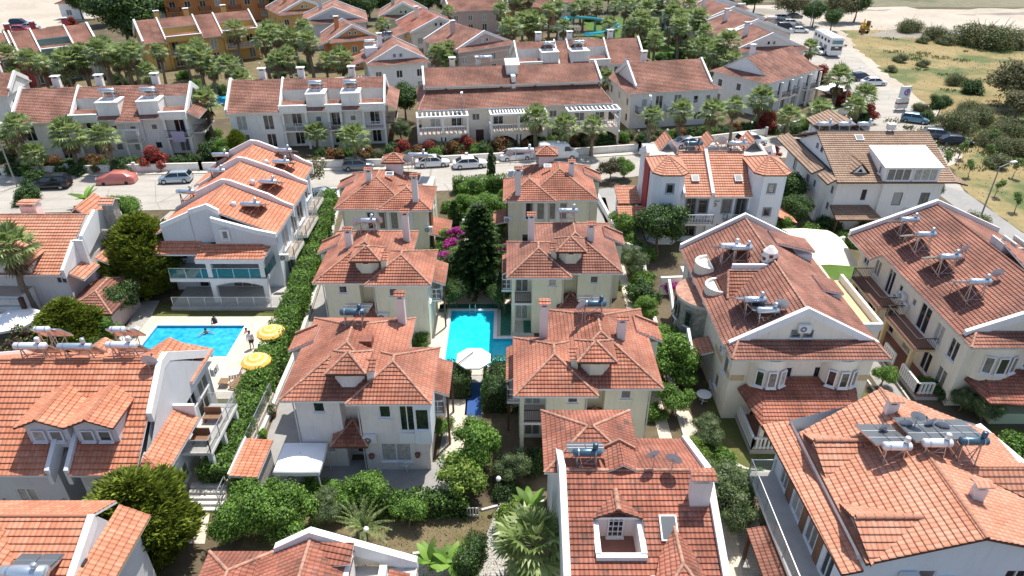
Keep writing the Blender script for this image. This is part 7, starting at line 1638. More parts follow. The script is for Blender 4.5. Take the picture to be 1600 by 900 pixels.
for k,x,y,z,s,l in[('broad2',700,372,2,.9,'bright green tree at the left of the courtyard by the tiled canopy'),('broad2',725,318,1.6,.8,'yellow-green tree on the lawn beside the column shrub'),('bush',690,450,.7,1.2,'green bush at the far left corner of the small pool'),('citrus',722,440,1.4,1.1,'bushy tree under the left side of the tall pine'),('citrus',785,345,1.4,1.0,'bushy tree near the canopy of the right roadside villa'),('bush',700,320,.7,1.0,'round bush behind the clipped column shrub'),('broad2',790,305,1.6,.7,'small tree at the hedge beside the right roadside villa'),('broad2',1010,480,1.4,.7,'leafy tree right of the dark round bush in the planted strip'),('bush',960,440,.6,.8,'small bush against the mossy villa wall'),('broad2',985,340,1.4,.75,'yellow-green tree left of the dark glossy tree'),('bush',1010,395,.7,1.1,'green bush in the strip before the dark glossy tree'),('citrus',1075,590,1.2,.9,'tree at the right of the large leafy tree by the table'),('citrus',1015,520,1.5,.9,'small tree behind the two leafy ones beside the nearest green villa'),('olive',1150,800,1.6,.7,'lower olive tree in front of the tall one'),('bush',1130,720,.6,1.0,'flowering green bush above the olive tree'),('bush',1115,700,.6,.8,'green bush by the walkway above the olive tree'),('dark',838,590,1.2,.55,'dark shrub in the gap beside the dark hedge block'),('dbush',835,720,.6,1.0,'dark bush against the white side wall of the stained terrace house'),('bush',490,760,.7,1.0,'green bush in front of the white tent'),('broad2',530,775,1.2,.6,'small leafy tree between the silvery shrub and the villa door'),('broad',360,810,1.8,.7,'leafy tree at the steps beside the orange shed'),('bush',1190,640,.5,.7,'low plants at the corner of the baluster porch'),('bush',1450,600,.5,.9,'green bush beside the lane of the long cream house'),('olive',1540,640,1.0,.6,'olive shrub at the right beside the green porch wall'),('dark',165,560,1.5,.6,'dark shrub behind the tanks of the twin-dormer roof'),('purple',60,530,1.4,1.1,'dark purple shrub under the shaggy palm'),('purple',25,560,1.4,1.1,'second dark purple shrub at the left edge')]:T(k,x,y,z,l,s)
for k,x,y,z,s,l in[('dark',712,458,1.5,.6,'dark shrub tree at the far left end of the small pool'),('broad2',700,415,1.8,.75,'green tree below the pink flowers left of the pine'),('dark',780,462,1.5,.55,'dark shrub tree at the far right end of the small pool'),('bush',668,430,.6,1.0,'bush beside the side canopy of the middle left villa'),('citrus',945,460,1.0,.7,'small tree at the near corner of the mossy villa'),('bush',1020,640,.6,.9,'bush at the wall corner right of the nearest green villa'),('broad2',1070,560,1.4,.7,'leafy tree between the nearest green villa and the stone tower'),('olive',1105,680,1.2,.6,'silvery tree by the walkway left of the baluster porch'),('bush',1215,640,.5,.7,'low bush at the foot of the round bay of the cream house'),('bush',1440,560,.5,.8,'bush beside the white balusters of the long cream house')]:T(k,x,y,z,l,s)
T('palmC',835,872,2.4,'big fan palm with pale green leaves at the bottom centre',1.0)
for k,x,y,z,s,l in[('broad2',1040,560,2.2,1.25,'large leafy tree right of the nearest green villa'),('broad2',1035,530,1.8,.9,'leafy tree just behind the large one right of the nearest green villa'),('citrus',1055,622,1.4,1.1,'bushy tree right of the front corner of the nearest green villa'),('dbush',1003,455,1,1.5,'dark round bush in the strip right of the mossy villa'),('olive',990,410,1.6,.75,'grey-green tree in the strip right of the mossy villa'),('bush',1005,432,.8,1.2,'green bush between the grey-green tree and the dark bush'),('citrus',968,352,1.6,1.3,'bright tree by the tiled canopy of the pale blue house'),('bush',985,375,.8,1.4,'bright bush below the pale blue house'),('dark',1030,366,2.2,1.15,'dark glossy round tree in front of the pale blue house'),('purple',955,265,1.6,1.1,'sparse purple-leaved tree at the roadside'),('broad2',975,262,1.5,.8,'small bright tree beside the purple one at the roadside'),('olive',1135,765,2.2,.95,'tall olive tree right of the stained terrace house'),('olive',1100,740,1.5,.6,'smaller olive tree against the long white parapet'),('yellowish',1085,705,.8,.55,'flowering bush at the corner of the stained terrace house'),('bush',1165,750,.8,1.0,'green bush right of the olive tree'),('bush',1190,745,.6,.8,'low green bush by the path below the baluster porch'),('citrus',1385,578,1.5,.8,'small round tree alone on the lawn with its shadow below'),('olive',1505,625,1.0,.5,'olive shrub at the corner of the long cream house'),('dbush',1478,612,.6,.8,'dark shrub below the balusters of the long cream house'),('dbush',1397,500,.8,1.0,'dark shrub between two baluster terraces'),('dbush',1345,452,.7,.9,'dark shrub by the first baluster terrace'),('bush',1595,695,1,1.4,'bright shrub at the right edge behind the white awning'),('bush',1290,800,.6,.5,'small shrub by the porch'),('dark',1233,300,2.2,.95,'dark tree squeezed between the pale blue and the white house'),('dark',1245,335,1.8,.8,'second dark tree between the pale blue and the white house'),('broad2',1222,358,1.2,.8,'green shrub behind the cream awning'),('bush',1270,362,.9,1.5,'green bush in the middle of the row behind the cream awning'),('dbush',1295,352,.9,1.4,'dark bush in the row behind the cream awning'),('bush',1315,368,.9,1.2,'bright bush at the right of the row behind the cream awning'),('bush',1338,372,.8,1.0,'bright low bush next to the wall pillar'),('obush',1360,348,.9,1.3,'grey-green bush right of the dark porch canopy'),('obush',1400,335,.9,1.6,'broad grey-green bush in front of the white house'),('dark',1456,292,1.8,.6,'small dark tree at the right corner of the white house'),('dbush',1450,318,.8,1.2,'dark hedge bush beside the lane'),('obush',1528,345,.9,1.4,'grey-green bush at the foot of the leaning lamp post'),('bush',960,400,.6,.8,'bush at the side of the mossy villa'),('red',1213,233,1.2,.8,'dark red cordyline bush at the roadside beside the pale blue house'),('bush',1160,245,.8,1.0,'bush behind the right tower of the pale blue house'),('bush',1003,345,.8,.9,'bush beside the dark glossy tree'),('dbush',330,232,1.2,1.9,'clump of dark shrubs at the corner of the left terrace'),('broad2',350,232,1.6,.9,'light green shrub near the road left of the alley'),('conifer',372,232,1.5,.6,'yellow-green conifer near the road left of the alley'),('dark',632,165,2.5,1.2,'dark tree in the alley between two terraces'),('olive',628,205,1.5,.8,'thin shrub in the alley between two terraces')]:T(k,x,y,z,l,s)
ST=[('bush',60,256),('dbush',108,258),('bush',130,258),('bush',160,256),('dbush',205,252),('dbush',540,236),('obush',640,238),('bush',675,238),('dbush',715,232),('dbush',755,232),('obush',795,226),('dbush',840,222),('obush',870,218),('bush',930,214),('bush',970,212),('obush',1020,208),('bush',1050,208),('dbush',1075,204),('obush',1120,202),('dbush',1140,204),('dbush',1180,194),('dbush',1205,196),('dbush',1240,200),('bush',1262,192),('dbush',1300,170),('bush',1320,188),('dbush',1345,186),('dbush',25,262),('bush',45,262),('rust',78,255),('dbush',95,262),('dbush',120,262),('rust',140,252),('rust',152,256),('dbush',172,254),('dbush',190,258),('bush',210,250),('dbush',275,250),('dbush',300,246),('dbush',500,235),('rust',520,240),('bush',555,240),('rust',568,238),('obush',590,238),('dbush',612,235),('rust',650,236),('obush',690,232),('rust',705,232),('obush',760,228),('bush',745,230),('rust',780,227),('rust',820,222),('bush',860,218),('rust',895,215),('obush',915,217),('dbush',945,215),('rust',960,210),('obush',985,208),('dbush',1005,212),('dbush',1035,208),('rust',1060,206),('dbush',1085,205),('bush',1105,203),('dbush',1130,200),('rust',1145,200),('dbush',1165,198),('bush',1190,185),('rust',1220,190)]
L_={}
for k,x,y in ST:L_.setdefault(k,[]).append(T(k,x,y,.9,'',random.uniform(1.0,1.45)))
for k,d in(('dbush','dark green bush along the far boundary wall, #'),('bush','light green bush along the far boundary wall, #'),('rust','rusty reddish bush along the far boundary wall, #'),('obush','grey-green bush along the far boundary wall, #')):
 ordinal_labels(L_[k],d)
 for o in L_[k]:o['group']='bushes along the far boundary wall'
for x,y,s,l in((242,252,1.5,'big round crimson bush at the corner of the long left terrace'),(632,233,1.15,'crimson bush at the left end of the pergola terrace'),(670,233,1.1,'second crimson bush in front of the pergola terrace'),(728,224,1.2,'tall crimson bush between two arches of the pergola terrace'),(1196,192,1.5,'crimson bush right of the last palm before the junction'),(1286,118,1.5,'dark red bougainvillea beside the columned white house'),(1300,140,1.4,'dark red bush below the bougainvillea at the junction wall'),(1318,152,1.3,'rust-red bush at the junction wall near the lamp'),(1358,178,1.4,'pink-red flowers on the wall at the road bend')):T('red',x,y,1.2,l,s)
FARB=[]
GR={'in front of the long left terrace':[('palmD',10,220,4),('palmC',54,245,2.6),('palmD',108,222,4),('palmD',164,224,4)],'in the palm belt behind the long left terrace':[('palmD',20,122,4.4),('palmB',57,127,4),('palmB',105,112,5),('palmA',130,106,5),('palmB',160,102,6),('palmB',180,98,6),('palmA',200,96,5),('palmB',215,108,5),('palmA',233,120,4),('palmB',247,82,6),('palmA',290,84,5),('palmB',307,66,6.2),('palmA',312,106,5),('palmA',330,110,4.6),('palmB',368,52,6.3),('palmA',357,112,4.8),('palmA',325,178,4),('palmD',378,125,4)],'right of the yellow terrace':[('palmB',415,76,6.3),('palmB',475,54,6.3),('palmB',440,58,6),('palmB',484,84,6),('palmA',452,95,5),('palmA',507,90,5),('palmA',432,100,5),('palmD',535,112,3)],'beside the middle of the road':[('palmC',492,205,3),('palmC',552,228,2.6),('palmD',838,210,2.8),('palmD',882,216,2.6),('palmA',927,192,4.8)],'in front of the plain white house':[('palmA',1017,182,4.8),('palmA',1066,173,4.8),('palmA',1110,182,4.6),('palmB',1150,164,6),('palmD',1186,172,3)],'around the far gabled houses, upper middle':[('palmD',682,88,4.2),('palmD',702,88,4.2),('palmB',597,38,6.3),('palmB',700,20,6.3),('palmB',782,28,6.3),('palmB',790,45,6.3),('palmA',800,60,5)],'in the dense grove round the water slide':[('palmB',805,10,6.3),('palmB',826,8,6.3),('palmB',842,28,6.3),('palmB',858,18,6.3),('palmB',872,14,6.3),('palmB',896,12,6.3),('palmA',815,46,5),('palmA',832,50,5),('palmA',882,44,5),('palmB',912,6,6.3),('palmB',932,6,6.3),('palmA',952,44,5),('palmB',962,14,6.3),('palmB',978,24,6.3),('palmB',992,14,6.3),('palmA',985,48,5),('palmB',1002,42,6.2),('palmB',1018,46,6.2),('palmB',1010,22,6.3),('palmA',947,126,4.6),('palmA',1024,66,5)],'in the green belt left of the upper right houses':[('palmB',1034,14,6.3),('palmB',1048,28,6.3),('palmB',1062,40,6.3),('palmB',1078,30,6.3),('palmB',1090,44,6.2),('palmB',1100,60,6),('palmA',1078,74,5),('palmA',1096,84,5),('palmA',1114,92,5),('palmB',1134,84,6),('palmA',1122,70,5),('palmB',1060,62,6),('palmA',1142,104,4.6)],'beside the junction and the columned white house':[('palmC',1282,176,3.2),('palmC',1234,186,3),('palmD',1336,172,3.8),('palmD',1350,156,3.8),('palmD',1265,82,4),('palmD',1308,140,3.4)]}
HT={'palmE':5.8,'palmF':4.4,'palmA':5.0,'palmB':6.5,'palmC':3.2,'palmD':4.2}
rj=random.Random(9)
for g_ in('in the palm belt behind the long left terrace','right of the yellow terrace','in the dense grove round the water slide','in the green belt left of the upper right houses','in front of the long left terrace','around the far gabled houses, upper middle'):
 n_=int(len(GR[g_])*(.42 if len(GR[g_])>6 else .6));
 for k,x,y,z in GR[g_][:n_]:GR[g_].append((rj.choice(['palmA','palmB','palmD']),x+rj.uniform(-18,18),y+rj.uniform(-5,12),z-.6))
 for k,x,y,z in GR[g_]:
  if rj.random()<.75:FARB.append((rj.choice(['dbush','bush','dark','obush']),x+rj.uniform(-14,14),y+26+rj.uniform(-4,8)))
for i in range(34):
 FARB.append((rj.choice(['dbush','bush','dark']),rj.choice([rj.uniform(180,470),rj.uniform(640,810),rj.uniform(1030,1150)]),rj.uniform(60,130)))
fb=[T(k,x,y,.8,'',rj.uniform(.9,1.5)if k!='dark' else rj.uniform(.4,.6),cat='bush')for k,x,y in FARB]
ordf=sorted(fb,key=lambda o:PX(*o.location)[0])
bins={}
for o in fb:q=PX(*o.location);bins.setdefault((int(min(q[0],1599)//200),0 if q[1]<75 else 1),[]).append(o)
NB={0:'at the far left',1:'left of the yellow terrace',2:'round the alley to the gabled houses',3:'below the netted house',4:'by the water slide',5:'in the upper right green belt',6:'near the junction',7:'by the field',-1:'left of the frame edge'}
for(a_,b_),l_ in bins.items():
 ordinal_labels(l_,'shrub '+('far back ' if not b_ else 'under the palms ')+NB[a_]+', #')
 for o in l_:o['group']='shrubs among the palms beyond the road'
tp=[T('dark',x,y,4,'',s_,sz=s_*.9)for x,y,s_ in((440,6,1.7),(470,4,1.5),(540,6,1.6),(575,4,1.7),(640,4,1.6),(668,2,1.6),(700,2,1.6),(735,4,1.5),(815,-4,1.8),(860,-6,1.9),(905,-6,1.8),(950,-5,1.9),(1000,-4,1.8),(1045,-2,1.8),(1020,8,1.4),(250,10,1.8),(160,14,2.0),(228,22,2.2),(1130,-2,1.5),(1180,-2,1.7))]
ordinal_labels(tp,'dark broad tree in the belt along the top edge, #')
for o in tp:o['group']='dark trees along the top edge'
for g_,L_ in GR.items():
 os_=[T(random.choice({'palmA':['palmA','palmF','palmE'],'palmB':['palmB','palmB','palmE'],'palmD':['palmD','palmF']}.get(k,[k])),x,y,min(z,HT[k]),'',random.uniform(.8,1.15)*(1.0 if y>150 else 1.12))for k,x,y,z in L_]
 for o in os_:o['category']='palm tree';o['group']='fan palms '+g_
 ordinal_labels(os_,'fan palm '+g_+', #')
T('palmB',28,412,6.2,'shaggy fan palm with hanging dead leaves at the left edge',1.15,cat='palm tree')
for k,x,y,z,s,l in[('scrub',1420,36,2,1.2,'upright dark tree at the edge of the riverbed'),('scrub',1462,52,1.5,1.2,'green scrub tree right of the upright tree near the riverbed'),('obush',1480,62,1,1.6,'green bush in front of the scrub tree'),('scrub',1528,56,2,1.9,'wide grey-green scrub tree near the riverbed'),('scrub',1560,60,2,1.9,'second wide scrub tree near the riverbed'),('obush',1597,70,1,1.6,'bush at the right edge near the riverbed'),('scrub',1498,122,1.2,.8,'left of two dark bushes in the middle of the dry field'),('dbush',1520,136,1,1.9,'right of two dark bushes in the middle of the dry field'),('pepper',1584,132,3.6,1.5,'drooping grey-green tree at the right edge of the dry field'),('dark',1467,172,1.2,.75,'dark scrub beside the pale blue hatchback'),('scrub',1505,188,1.6,1.15,'brownish scrub beside the dark parked cars'),('scrub',1538,178,1.6,1.0,'scrub tree behind the dark parked cars'),('scrub',1545,212,1.2,.8,'bright scrub right of the dark parked cars'),('scrub',1582,200,1.6,1.1,'scrub at the right edge below the drooping tree'),('obush',1565,250,1,1.4,'round grey bush on the golden grass'),('obush',1440,168,.8,1.2,'low bush behind the pale blue hatchback'),('pepper',1240,8,4,1.5,'leftmost of the wide dark trees at the top beside the riverbed'),('dark',1272,26,2.6,1.3,'bright tree above the parked white cars'),('dark',1300,36,2,1.1,'bush-like tree behind the white bus'),('pepper',1310,10,4,1.4,'dark wide tree above the white bus'),('dark',1338,16,3,1.5,'tall tree standing behind the yellow excavator'),('obush',1445,60,1,1.2,'bush left of the riverbed scrub'),('scrub',1515,165,1.4,.9,'scrub crown between the drooping tree and the dark cars'),('scrub',1560,222,1.2,.8,'low scrub at the right edge above the round grey bush'),('scrub',1590,225,1.4,.9,'scrub at the very right edge above the young trees'),('pepper',1598,160,3,1.0,'second drooping tree cut by the right edge'),('dbush',1450,182,.8,1.3,'dark bush touching the pale blue hatchback'),('obush',1410,92,.6,1.3,'low grey bush on the upper dry field'),('obush',1392,108,.5,1.0,'small grey bush beside the parked white saloon on the field'),('obush',1445,100,.5,1.1,'grey clump in the middle of the upper dry field')]:T(k,x,y,z,l,s)
sp=[T('sapling',x,y,1.4,'',random.uniform(1.0,1.3))for x,y in((1482,250),(1518,262),(1552,236),(1560,290),(1592,315),(1587,262),(1548,215),(1502,232))]
ordinal_labels(sp,'thin young tree on the golden grass by the lane, #')
for o in sp:o['group']='young trees on the golden grass'
T('dark',195,38,6,'very large dark tree at the top left beside the pale lot',3.0,sz=2.8);T('dark',125,12,3,'dark tree at the top left behind the white building',1.6)
T('red',113,33,1.5,'pink bougainvillea on the white wall at the top left',1.2);T('dark',570,18,3.5,'left of two dark trees behind the gabled houses at the top',1.6);T('dark',598,8,3.5,'right of two dark trees behind the gabled houses at the top',1.6);T('dark',430,8,3,'dark tree at the top edge left of the yellow gable',1.5);T('sapling',13,55,1.4,'thin shrub at the far left edge of the pale lot',1.3)
gt=MB();rg=random.Random(77)
FLD=[(57,62,100,105),(76,110,150,160),(74,140,175,190),(60,92,80,110)]
for _ in range(7000):
 x0,y0,x1,y1=rg.choice(FLD);x,y=rg.uniform(x0,x1),rg.uniform(y0,y1);h=rg.uniform(.08,.24)
 leafq(gt,Vector((x,y,0)),Vector((rg.uniform(-1,1),rg.uniform(-1,1),.2)).normalized(),Vector((rg.uniform(-.5,.5),rg.uniform(-.5,.5),1)).normalized(),h,h*.8,rg.choice(['l_dead','l_dead','l_dead','l_olive']))
tag(gt.build('dry_grass'),'tufts of golden dry grass on the open field','grass',kind='stuff')
gt=MB()
for _ in range(150):
 x0,y0,x1,y1=rg.choice(FLD);cx,cy=rg.uniform(x0,x1),rg.uniform(y0,y1);rr=rg.uniform(.6,2.6)
 for _ in range(int(38*rr)):
  a,q=rg.uniform(0,6.28),rr*math.sqrt(rg.random());h=rg.uniform(.15,.5);leafq(gt,Vector((cx+q*math.cos(a),cy+q*math.sin(a)*.7,0)),Vector((rg.uniform(-1,1),rg.uniform(-1,1),.3)).normalized(),Vector((rg.uniform(-.6,.6),rg.uniform(-.6,.6),1)).normalized(),h,h*.6,rg.choice(['l_olive','l_green','l_dead']))
tag(gt.build('weed_patches'),'grey-green weed clumps spread over the open field','weeds',kind='stuff')
gt=MB()
for _ in range(5000):
 x,y=rg.uniform(-15.5,2),rg.uniform(22.8,29.2);h=rg.uniform(.04,.12)
 leafq(gt,Vector((x,y,0)),Vector((rg.uniform(-1,1),rg.uniform(-1,1),.2)).normalized(),Vector((rg.uniform(-.6,.6),rg.uniform(-.6,.6),1)).normalized(),h,h*.8,rg.choice(['l_dead','l_olive','l_dead']))
tag(gt.build('dry_grass'),'short worn grass on the garden at the bottom centre','grass',kind='stuff')
#vehicles
def carpaint(name,c,metal=.0):flat(name,c,.28,metal=metal,coat=.6)
for n_,c_,m_ in(('c_white',(.78,.78,.76),0),('c_black',(.012,.012,.015),.2),('c_silver',(.42,.50,.55),.4),('c_navy',(.012,.022,.06),.3),('c_grey',(.16,.18,.20),.5),('c_blue',(.16,.30,.38),.4),('c_red',(.45,.03,.05),0),('c_yellow',(.55,.32,.03),0),('c_rose',(.52,.16,.13),0)):carpaint(n_,c_,m_)
flat('tyre',(.02,.02,.02),.85);flat('rim',(.45,.46,.48),.3,metal=.8);flat('lamp_w',(.75,.78,.8),.1);flat('lamp_r',(.35,.01,.01),.2);flat('carglass',(.01,.013,.018),.04,spec=.9)
def loft(mb,secs,mat,smooth=True):
 """secs: (x, half width low, half width high, z low, z high)"""
 rows=[]
 for x,a,b,z0,z1 in secs:
  c=min(.09,(z1-z0)*.3);rows.append([(x,-a+.03,z0),(x,-a,z0+c),(x,-b-.0,z1-c),(x,-b+c,z1),(x,b-c,z1),(x,b,z1-c),(x,a,z0+c),(x,a-.03,z0)])
 mb.grid(rows,mat,True,smooth);mb.add(rows[0][::-1],mat);mb.add(rows[-1],mat)
CK={'sedan':(4.6,.9,[(-2.3,.72,.66,.35,.78),(-2.2,.86,.78,.25,.92),(-1.5,.9,.84,.2,.97),(0,.9,.86,.2,.95),(1.0,.9,.84,.2,.92),(1.95,.86,.76,.22,.80),(2.3,.68,.6,.32,.66)],(-1.85,-1.05,.55,1.25),1.44),'hatch':(4.1,.88,[(-2.0,.74,.7,.35,.9),(-1.9,.86,.8,.25,.98),(-1.2,.88,.84,.2,1.0),(0,.88,.84,.2,.97),(.9,.88,.82,.2,.94),(1.7,.84,.74,.22,.82),(2.0,.66,.6,.32,.68)],(-1.95,-1.6,.4,1.15),1.48),'suv':(4.7,.93,[(-2.3,.78,.74,.45,1.0),(-2.2,.91,.86,.35,1.08),(-1.5,.93,.88,.3,1.1),(0,.93,.88,.3,1.08),(1.0,.93,.88,.3,1.05),(2.0,.9,.82,.32,.98),(2.32,.74,.68,.42,.8)],(-2.25,-1.9,.45,1.2),1.72)}
def car(kind,color,px,py,deg,label,old=False,snd=None):
 p=W(px,py,.0);o=thing('parked_car',label,'car',(p.x,p.y,.014),R(deg),'cars parked along the streets');L,hw,secs,(ra,rb,fa,fb),ht=CK[kind]
 b=MB();loft(b,secs,color);rz=ht;zb=secs[3][4]-.02
 g=MB();loft(g,[(ra,hw-.16,hw-.2,zb-.05,zb+.03),(rb,hw-.1,hw-.24,zb-.05,rz-.05),((rb+fa)/2,hw-.08,hw-.22,zb-.05,rz-.02),(fa,hw-.1,hw-.24,zb-.05,rz-.05),(fb,hw-.14,hw-.2,zb-.05,zb+.03)],'carglass',False)
 loft(b,[(rb-.04,hw-.3,hw-.34,rz-.07,rz-.02),((rb+fa)/2,hw-.22,hw-.28,rz-.06,rz+.02),(fa+.02,hw-.3,hw-.34,rz-.07,rz-.02)],color)
 for s in(-1,1):
  for x0,x1,z1 in((ra,rb,rz-.05),(fb,fa,rz-.05)):b.beam((x0,s*(hw-.15),zb+.02),(x1,s*(hw-.23),z1),.07,.06,color)
  for xm in((rb+fa)/2,):b.beam((xm,s*(hw-.085),zb),(xm,s*(hw-.215),rz-.05),.08,.03,color)
  b.beam((rb,s*(hw-.22),rz-.05),(fa,s*(hw-.22),rz-.05),.05,.05,color)
  b.beam((fb-.25,s*(hw+.02),zb+.06),(fb-.25,s*(hw+.14),zb+.08),.1,.12,color)
 b.box(-L/2+.1,-hw+.08,.2,L/2-.15,hw-.08,.3,'black');b.build('body',o);g.build('windows',o)
 for sx in(-1,1):
  for s in(-1,1):
   x=sx*L*.30+(.02 if sx>0 else-.02);w=MB();rows=[]
   prof=[(.01,-.1),(.27,-.1),(.33,-.06),(.33,.08),(.28,.11),(.2,.11)]
   for r_,h in prof:rows.append([(x+r_*math.cos(t),s*(hw-.10+h),.33+r_*math.sin(t))for t in[6.283*k/14 for k in range(14)]])
   w.grid(rows,'tyre',True);we=w.build('wheel',o);r=MB();r.grid([[(x+q*math.cos(t),s*(hw-.10+h),.33+q*math.sin(t))for t in[6.283*k/10 for k in range(10)]]for q,h in((.205,.108),(.15,.085),(.01,.1))],'rim',True,False);r.build('rim',we)
 for s in(-1,1):
  h=MB();h.box(L/2-.19,s*.42,.56,L/2-.06,s*.66,.70,'lamp_w');h.build('headlight',o);h=MB();h.box(-L/2+.02,s*.5,.62,-L/2+.13,s*.74,.8,'lamp_r');h.build('tail_light',o)
 h=MB();h.box(L/2-.06,-.26,.38,L/2+.008,.26,.49,'plastic_white');h.build('number_plate',o)
 return o
car('suv','c_black',82,293,186,'black station wagon facing left, parked on the street at the left')
car('hatch','c_silver',276,284,187,'silver-blue hatchback facing left, parked near the crimson bush')
car('hatch','c_grey',560,264,8,'dark grey-blue hatchback with roof rails, half behind the left roadside villa')
car('sedan','c_white',676,259,8,'older white saloon with black bumpers, behind the left roadside villa')
car('sedan','c_white',734,261,10,'white saloon parked in full view in the middle of the street')
car('sedan','c_white',806,249,12,'white saloon at the kerb between the full-view saloon and the van')
car('sedan','c_white',1074,229,12,'white saloon behind the left tower of the pale blue house')
car('suv','c_white',1172,226,14,'white off-road car parked before the junction');car('sedan','c_silver',505,312,30,'dark silver car in the shade under the half-bare tree')
car('hatch','c_navy',1343,125,20,'dark navy hatchback beside the white saloon on the sandy verge')
car('sedan','c_white',1364,133,2,'white saloon beside the navy hatchback on the sandy verge')
car('hatch','c_blue',1428,191,-28,'pale blue hatchback just past the round advertising sign')
car('hatch','c_grey',1464,216,-20,'dark grey hatchback nearest the black saloon at the scrub');car('sedan','c_black',1491,226,-14,'black saloon parked against the brownish scrub')
car('hatch','c_white',1278,84,-75,'old white boxy car left of the white bus');car('sedan','c_white',1248,51,-8,'white saloon nearest the bus in the upper right parking row');car('suv','c_black',1228,46,-8,'black car between two white ones in the upper right parking row')
car('hatch','c_white',1236,39,-8,'white hatchback in the middle of the upper right parking row');car('hatch','c_white',1222,31,-8,'white hatchback farthest back in the upper right parking row');car('sedan','c_grey',1240,28,-8,'dark grey car in the tree shade of the upper right parking row')
car('suv','c_navy',32,40,8,'dark blue car on the pale sandy lot');car('sedan','c_silver',49,45,-8,'silvery saloon on the pale sandy lot');car('hatch','c_red',34,49,4,'red car on the pale sandy lot')
for o_ in[o for o in scene.objects if o.get('category')=='car' and PX(*o.location)[1]<100]:pass
p=W(184,285,0);o=thing('covered_car','car under a rose-red fitted cover on the street behind the bright trees','car',(p.x,p.y,.014),R(187));b=MB()
loft(b,[(-2.35,.7,.6,.1,.55),(-2.2,.92,.8,.05,.95),(-1.6,.95,.8,.05,1.1),(-1.2,.95,.72,.05,1.42),(.3,.95,.72,.05,1.5),(1.1,.95,.82,.05,1.05),(2.1,.9,.76,.05,.85),(2.35,.7,.6,.1,.55)],'c_rose');b.build('cover',o)
for sx in(-1.4,1.35):
 for s in(-1,1):w=MB();w.tube((sx,s*.8,.2),(sx,s*.96,.2),.22,'tyre',12);w.build('wheel',o)
p=W(872,248,0);v=thing('delivery_van','white high-roofed panel van facing right, parked behind the right roadside villa','van',(p.x,p.y,.014),R(8));b=MB()
loft(b,[(-2.7,.9,.82,.4,2.1),(-2.6,.98,.86,.35,2.35),(.9,.98,.86,.35,2.4),(1.3,.98,.84,.35,2.25),(1.9,.97,.9,.35,1.35),(2.55,.9,.8,.35,1.1),(2.75,.76,.66,.42,.8)],'c_white');b.build('body',v)
g=MB();g.add([(1.34,-.74,2.16),(1.34,.74,2.16),(1.93,.84,1.4),(1.93,-.84,1.4)],'carglass');[g.add([(.65,s*.985,1.35),(1.75,s*.985,1.35),(1.3,s*.92,1.95),(.7,s*.92,1.95)],'carglass')for s in(-1,1)];g.xform(lambda q:q+Vector((.03,0,.03)));g.build('windows',v)
for sx in(-1.7,1.75):
 for s in(-1,1):w=MB();w.tube((sx,s*.74,.36),(sx,s*1.0,.36),.36,'tyre',14);we=w.build('wheel',v);w=MB();w.tube((sx,s*.99,.36),(sx,s*1.015,.36),.2,'rim',10);w.build('rim',we)
for s in(-1,1):h=MB();h.box(2.6,s*.5,.72,2.72,s*.78,.92,'lamp_w');h.build('headlight',v)
a_=W(1270,72,0);b_=W(1303,92,0);p=(a_+b_)/2;d=b_-a_;rot=math.atan2(d.y,d.x)
bu=thing('parked_bus','tall white two-deck camper bus with blue upper windscreen, parked by the upper road','bus',(p.x+.5,p.y,.014),rot);b=MB();hl=5.2
b.box(-hl,-1.3,.45,hl,1.3,3.9,'w_white');b.box(-hl+.1,-1.2,3.9,hl-.1,1.2,4.0,'trim_old');b.build('body',bu)
for z0,z1 in((2.75,3.5),):w=MB();w.box(hl-.02,-1.1,z0,hl+.03,1.1,z1,'c_blue');w.build('upper_windscreen',bu)
w=MB();w.box(hl-.02,-1.15,1.45,hl+.03,1.15,2.3,'carglass');w.build('windscreen',bu);w=MB();w.box(hl+.031,-.35,1.95,hl+.06,.35,2.2,'plastic_white');w.build('sign_board',bu)
for s in(-1,1):
 for i in range(5):w=MB();x=-4.4+i*1.9;w.box(x,s*1.28,2.8,x+1.0,s*1.33,3.35,'carglass');w.build('side_window',bu)
 for i in range(3):w=MB();x=-3.5+i*2.6;w.box(x,s*1.28,1.3,x+1.6,s*1.33,2.1,'frame_grey');w.build('side_panel',bu)
 for x in(-3.2,3.4):w=MB();w.tube((x,s*1.0,.48),(x,s*1.34,.48),.48,'tyre',14);w.build('wheel',bu)
 w=MB();w.box(-.0+hl-.01,s*.75,.75,hl+.05,s*1.1,1.0,'lamp_w');w.build('headlight',bu)
v_=MB()
for x in(-3.5,-1,1.8):v_.box(x,-.5,4.0,x+.8,.4,4.15,'trim')
v_.build('roof_vent',bu)if False else None
for x in(-3.5,-1,1.8):v_=MB();v_.box(x,-.5,4.0,x+.8,.4,4.15,'trim');v_.build('roof_vent',bu)
p=W(1350,50,0);ex=thing('excavator','yellow tracked excavator with dark cab under the tall tree','excavator',(p.x,p.y,0),R(-120));ex.scale=(.85,)*3
for s in(-1,1):
 t=MB();q=[(-1.9,.45),(-1.6,.12),(1.6,.12),(1.9,.45),(1.6,.8),(-1.6,.8)];y0,y1=sorted((s*.75,s*1.3));t.add([(x,y0,z)for x,z in q],'tyre');t.add([(x,y1,z)for x,z in q],'tyre')
 for i in range(6):(x0,z0),(x1,z1)=q[i],q[(i+1)%6];t.add([(x0,y0,z0),(x1,y0,z0),(x1,y1,z1),(x0,y1,z1)],'tyre')
 t.build('track',ex)
t=MB();t.box(-2.1,-1.25,.95,1.2,1.25,1.9,'c_yellow');t.box(-2.3,-1.2,1.1,-1.2,1.2,2.3,'c_yellow');t.tube((0,0,.7),(0,0,.96),.7,'black',12);t.build('house',ex)
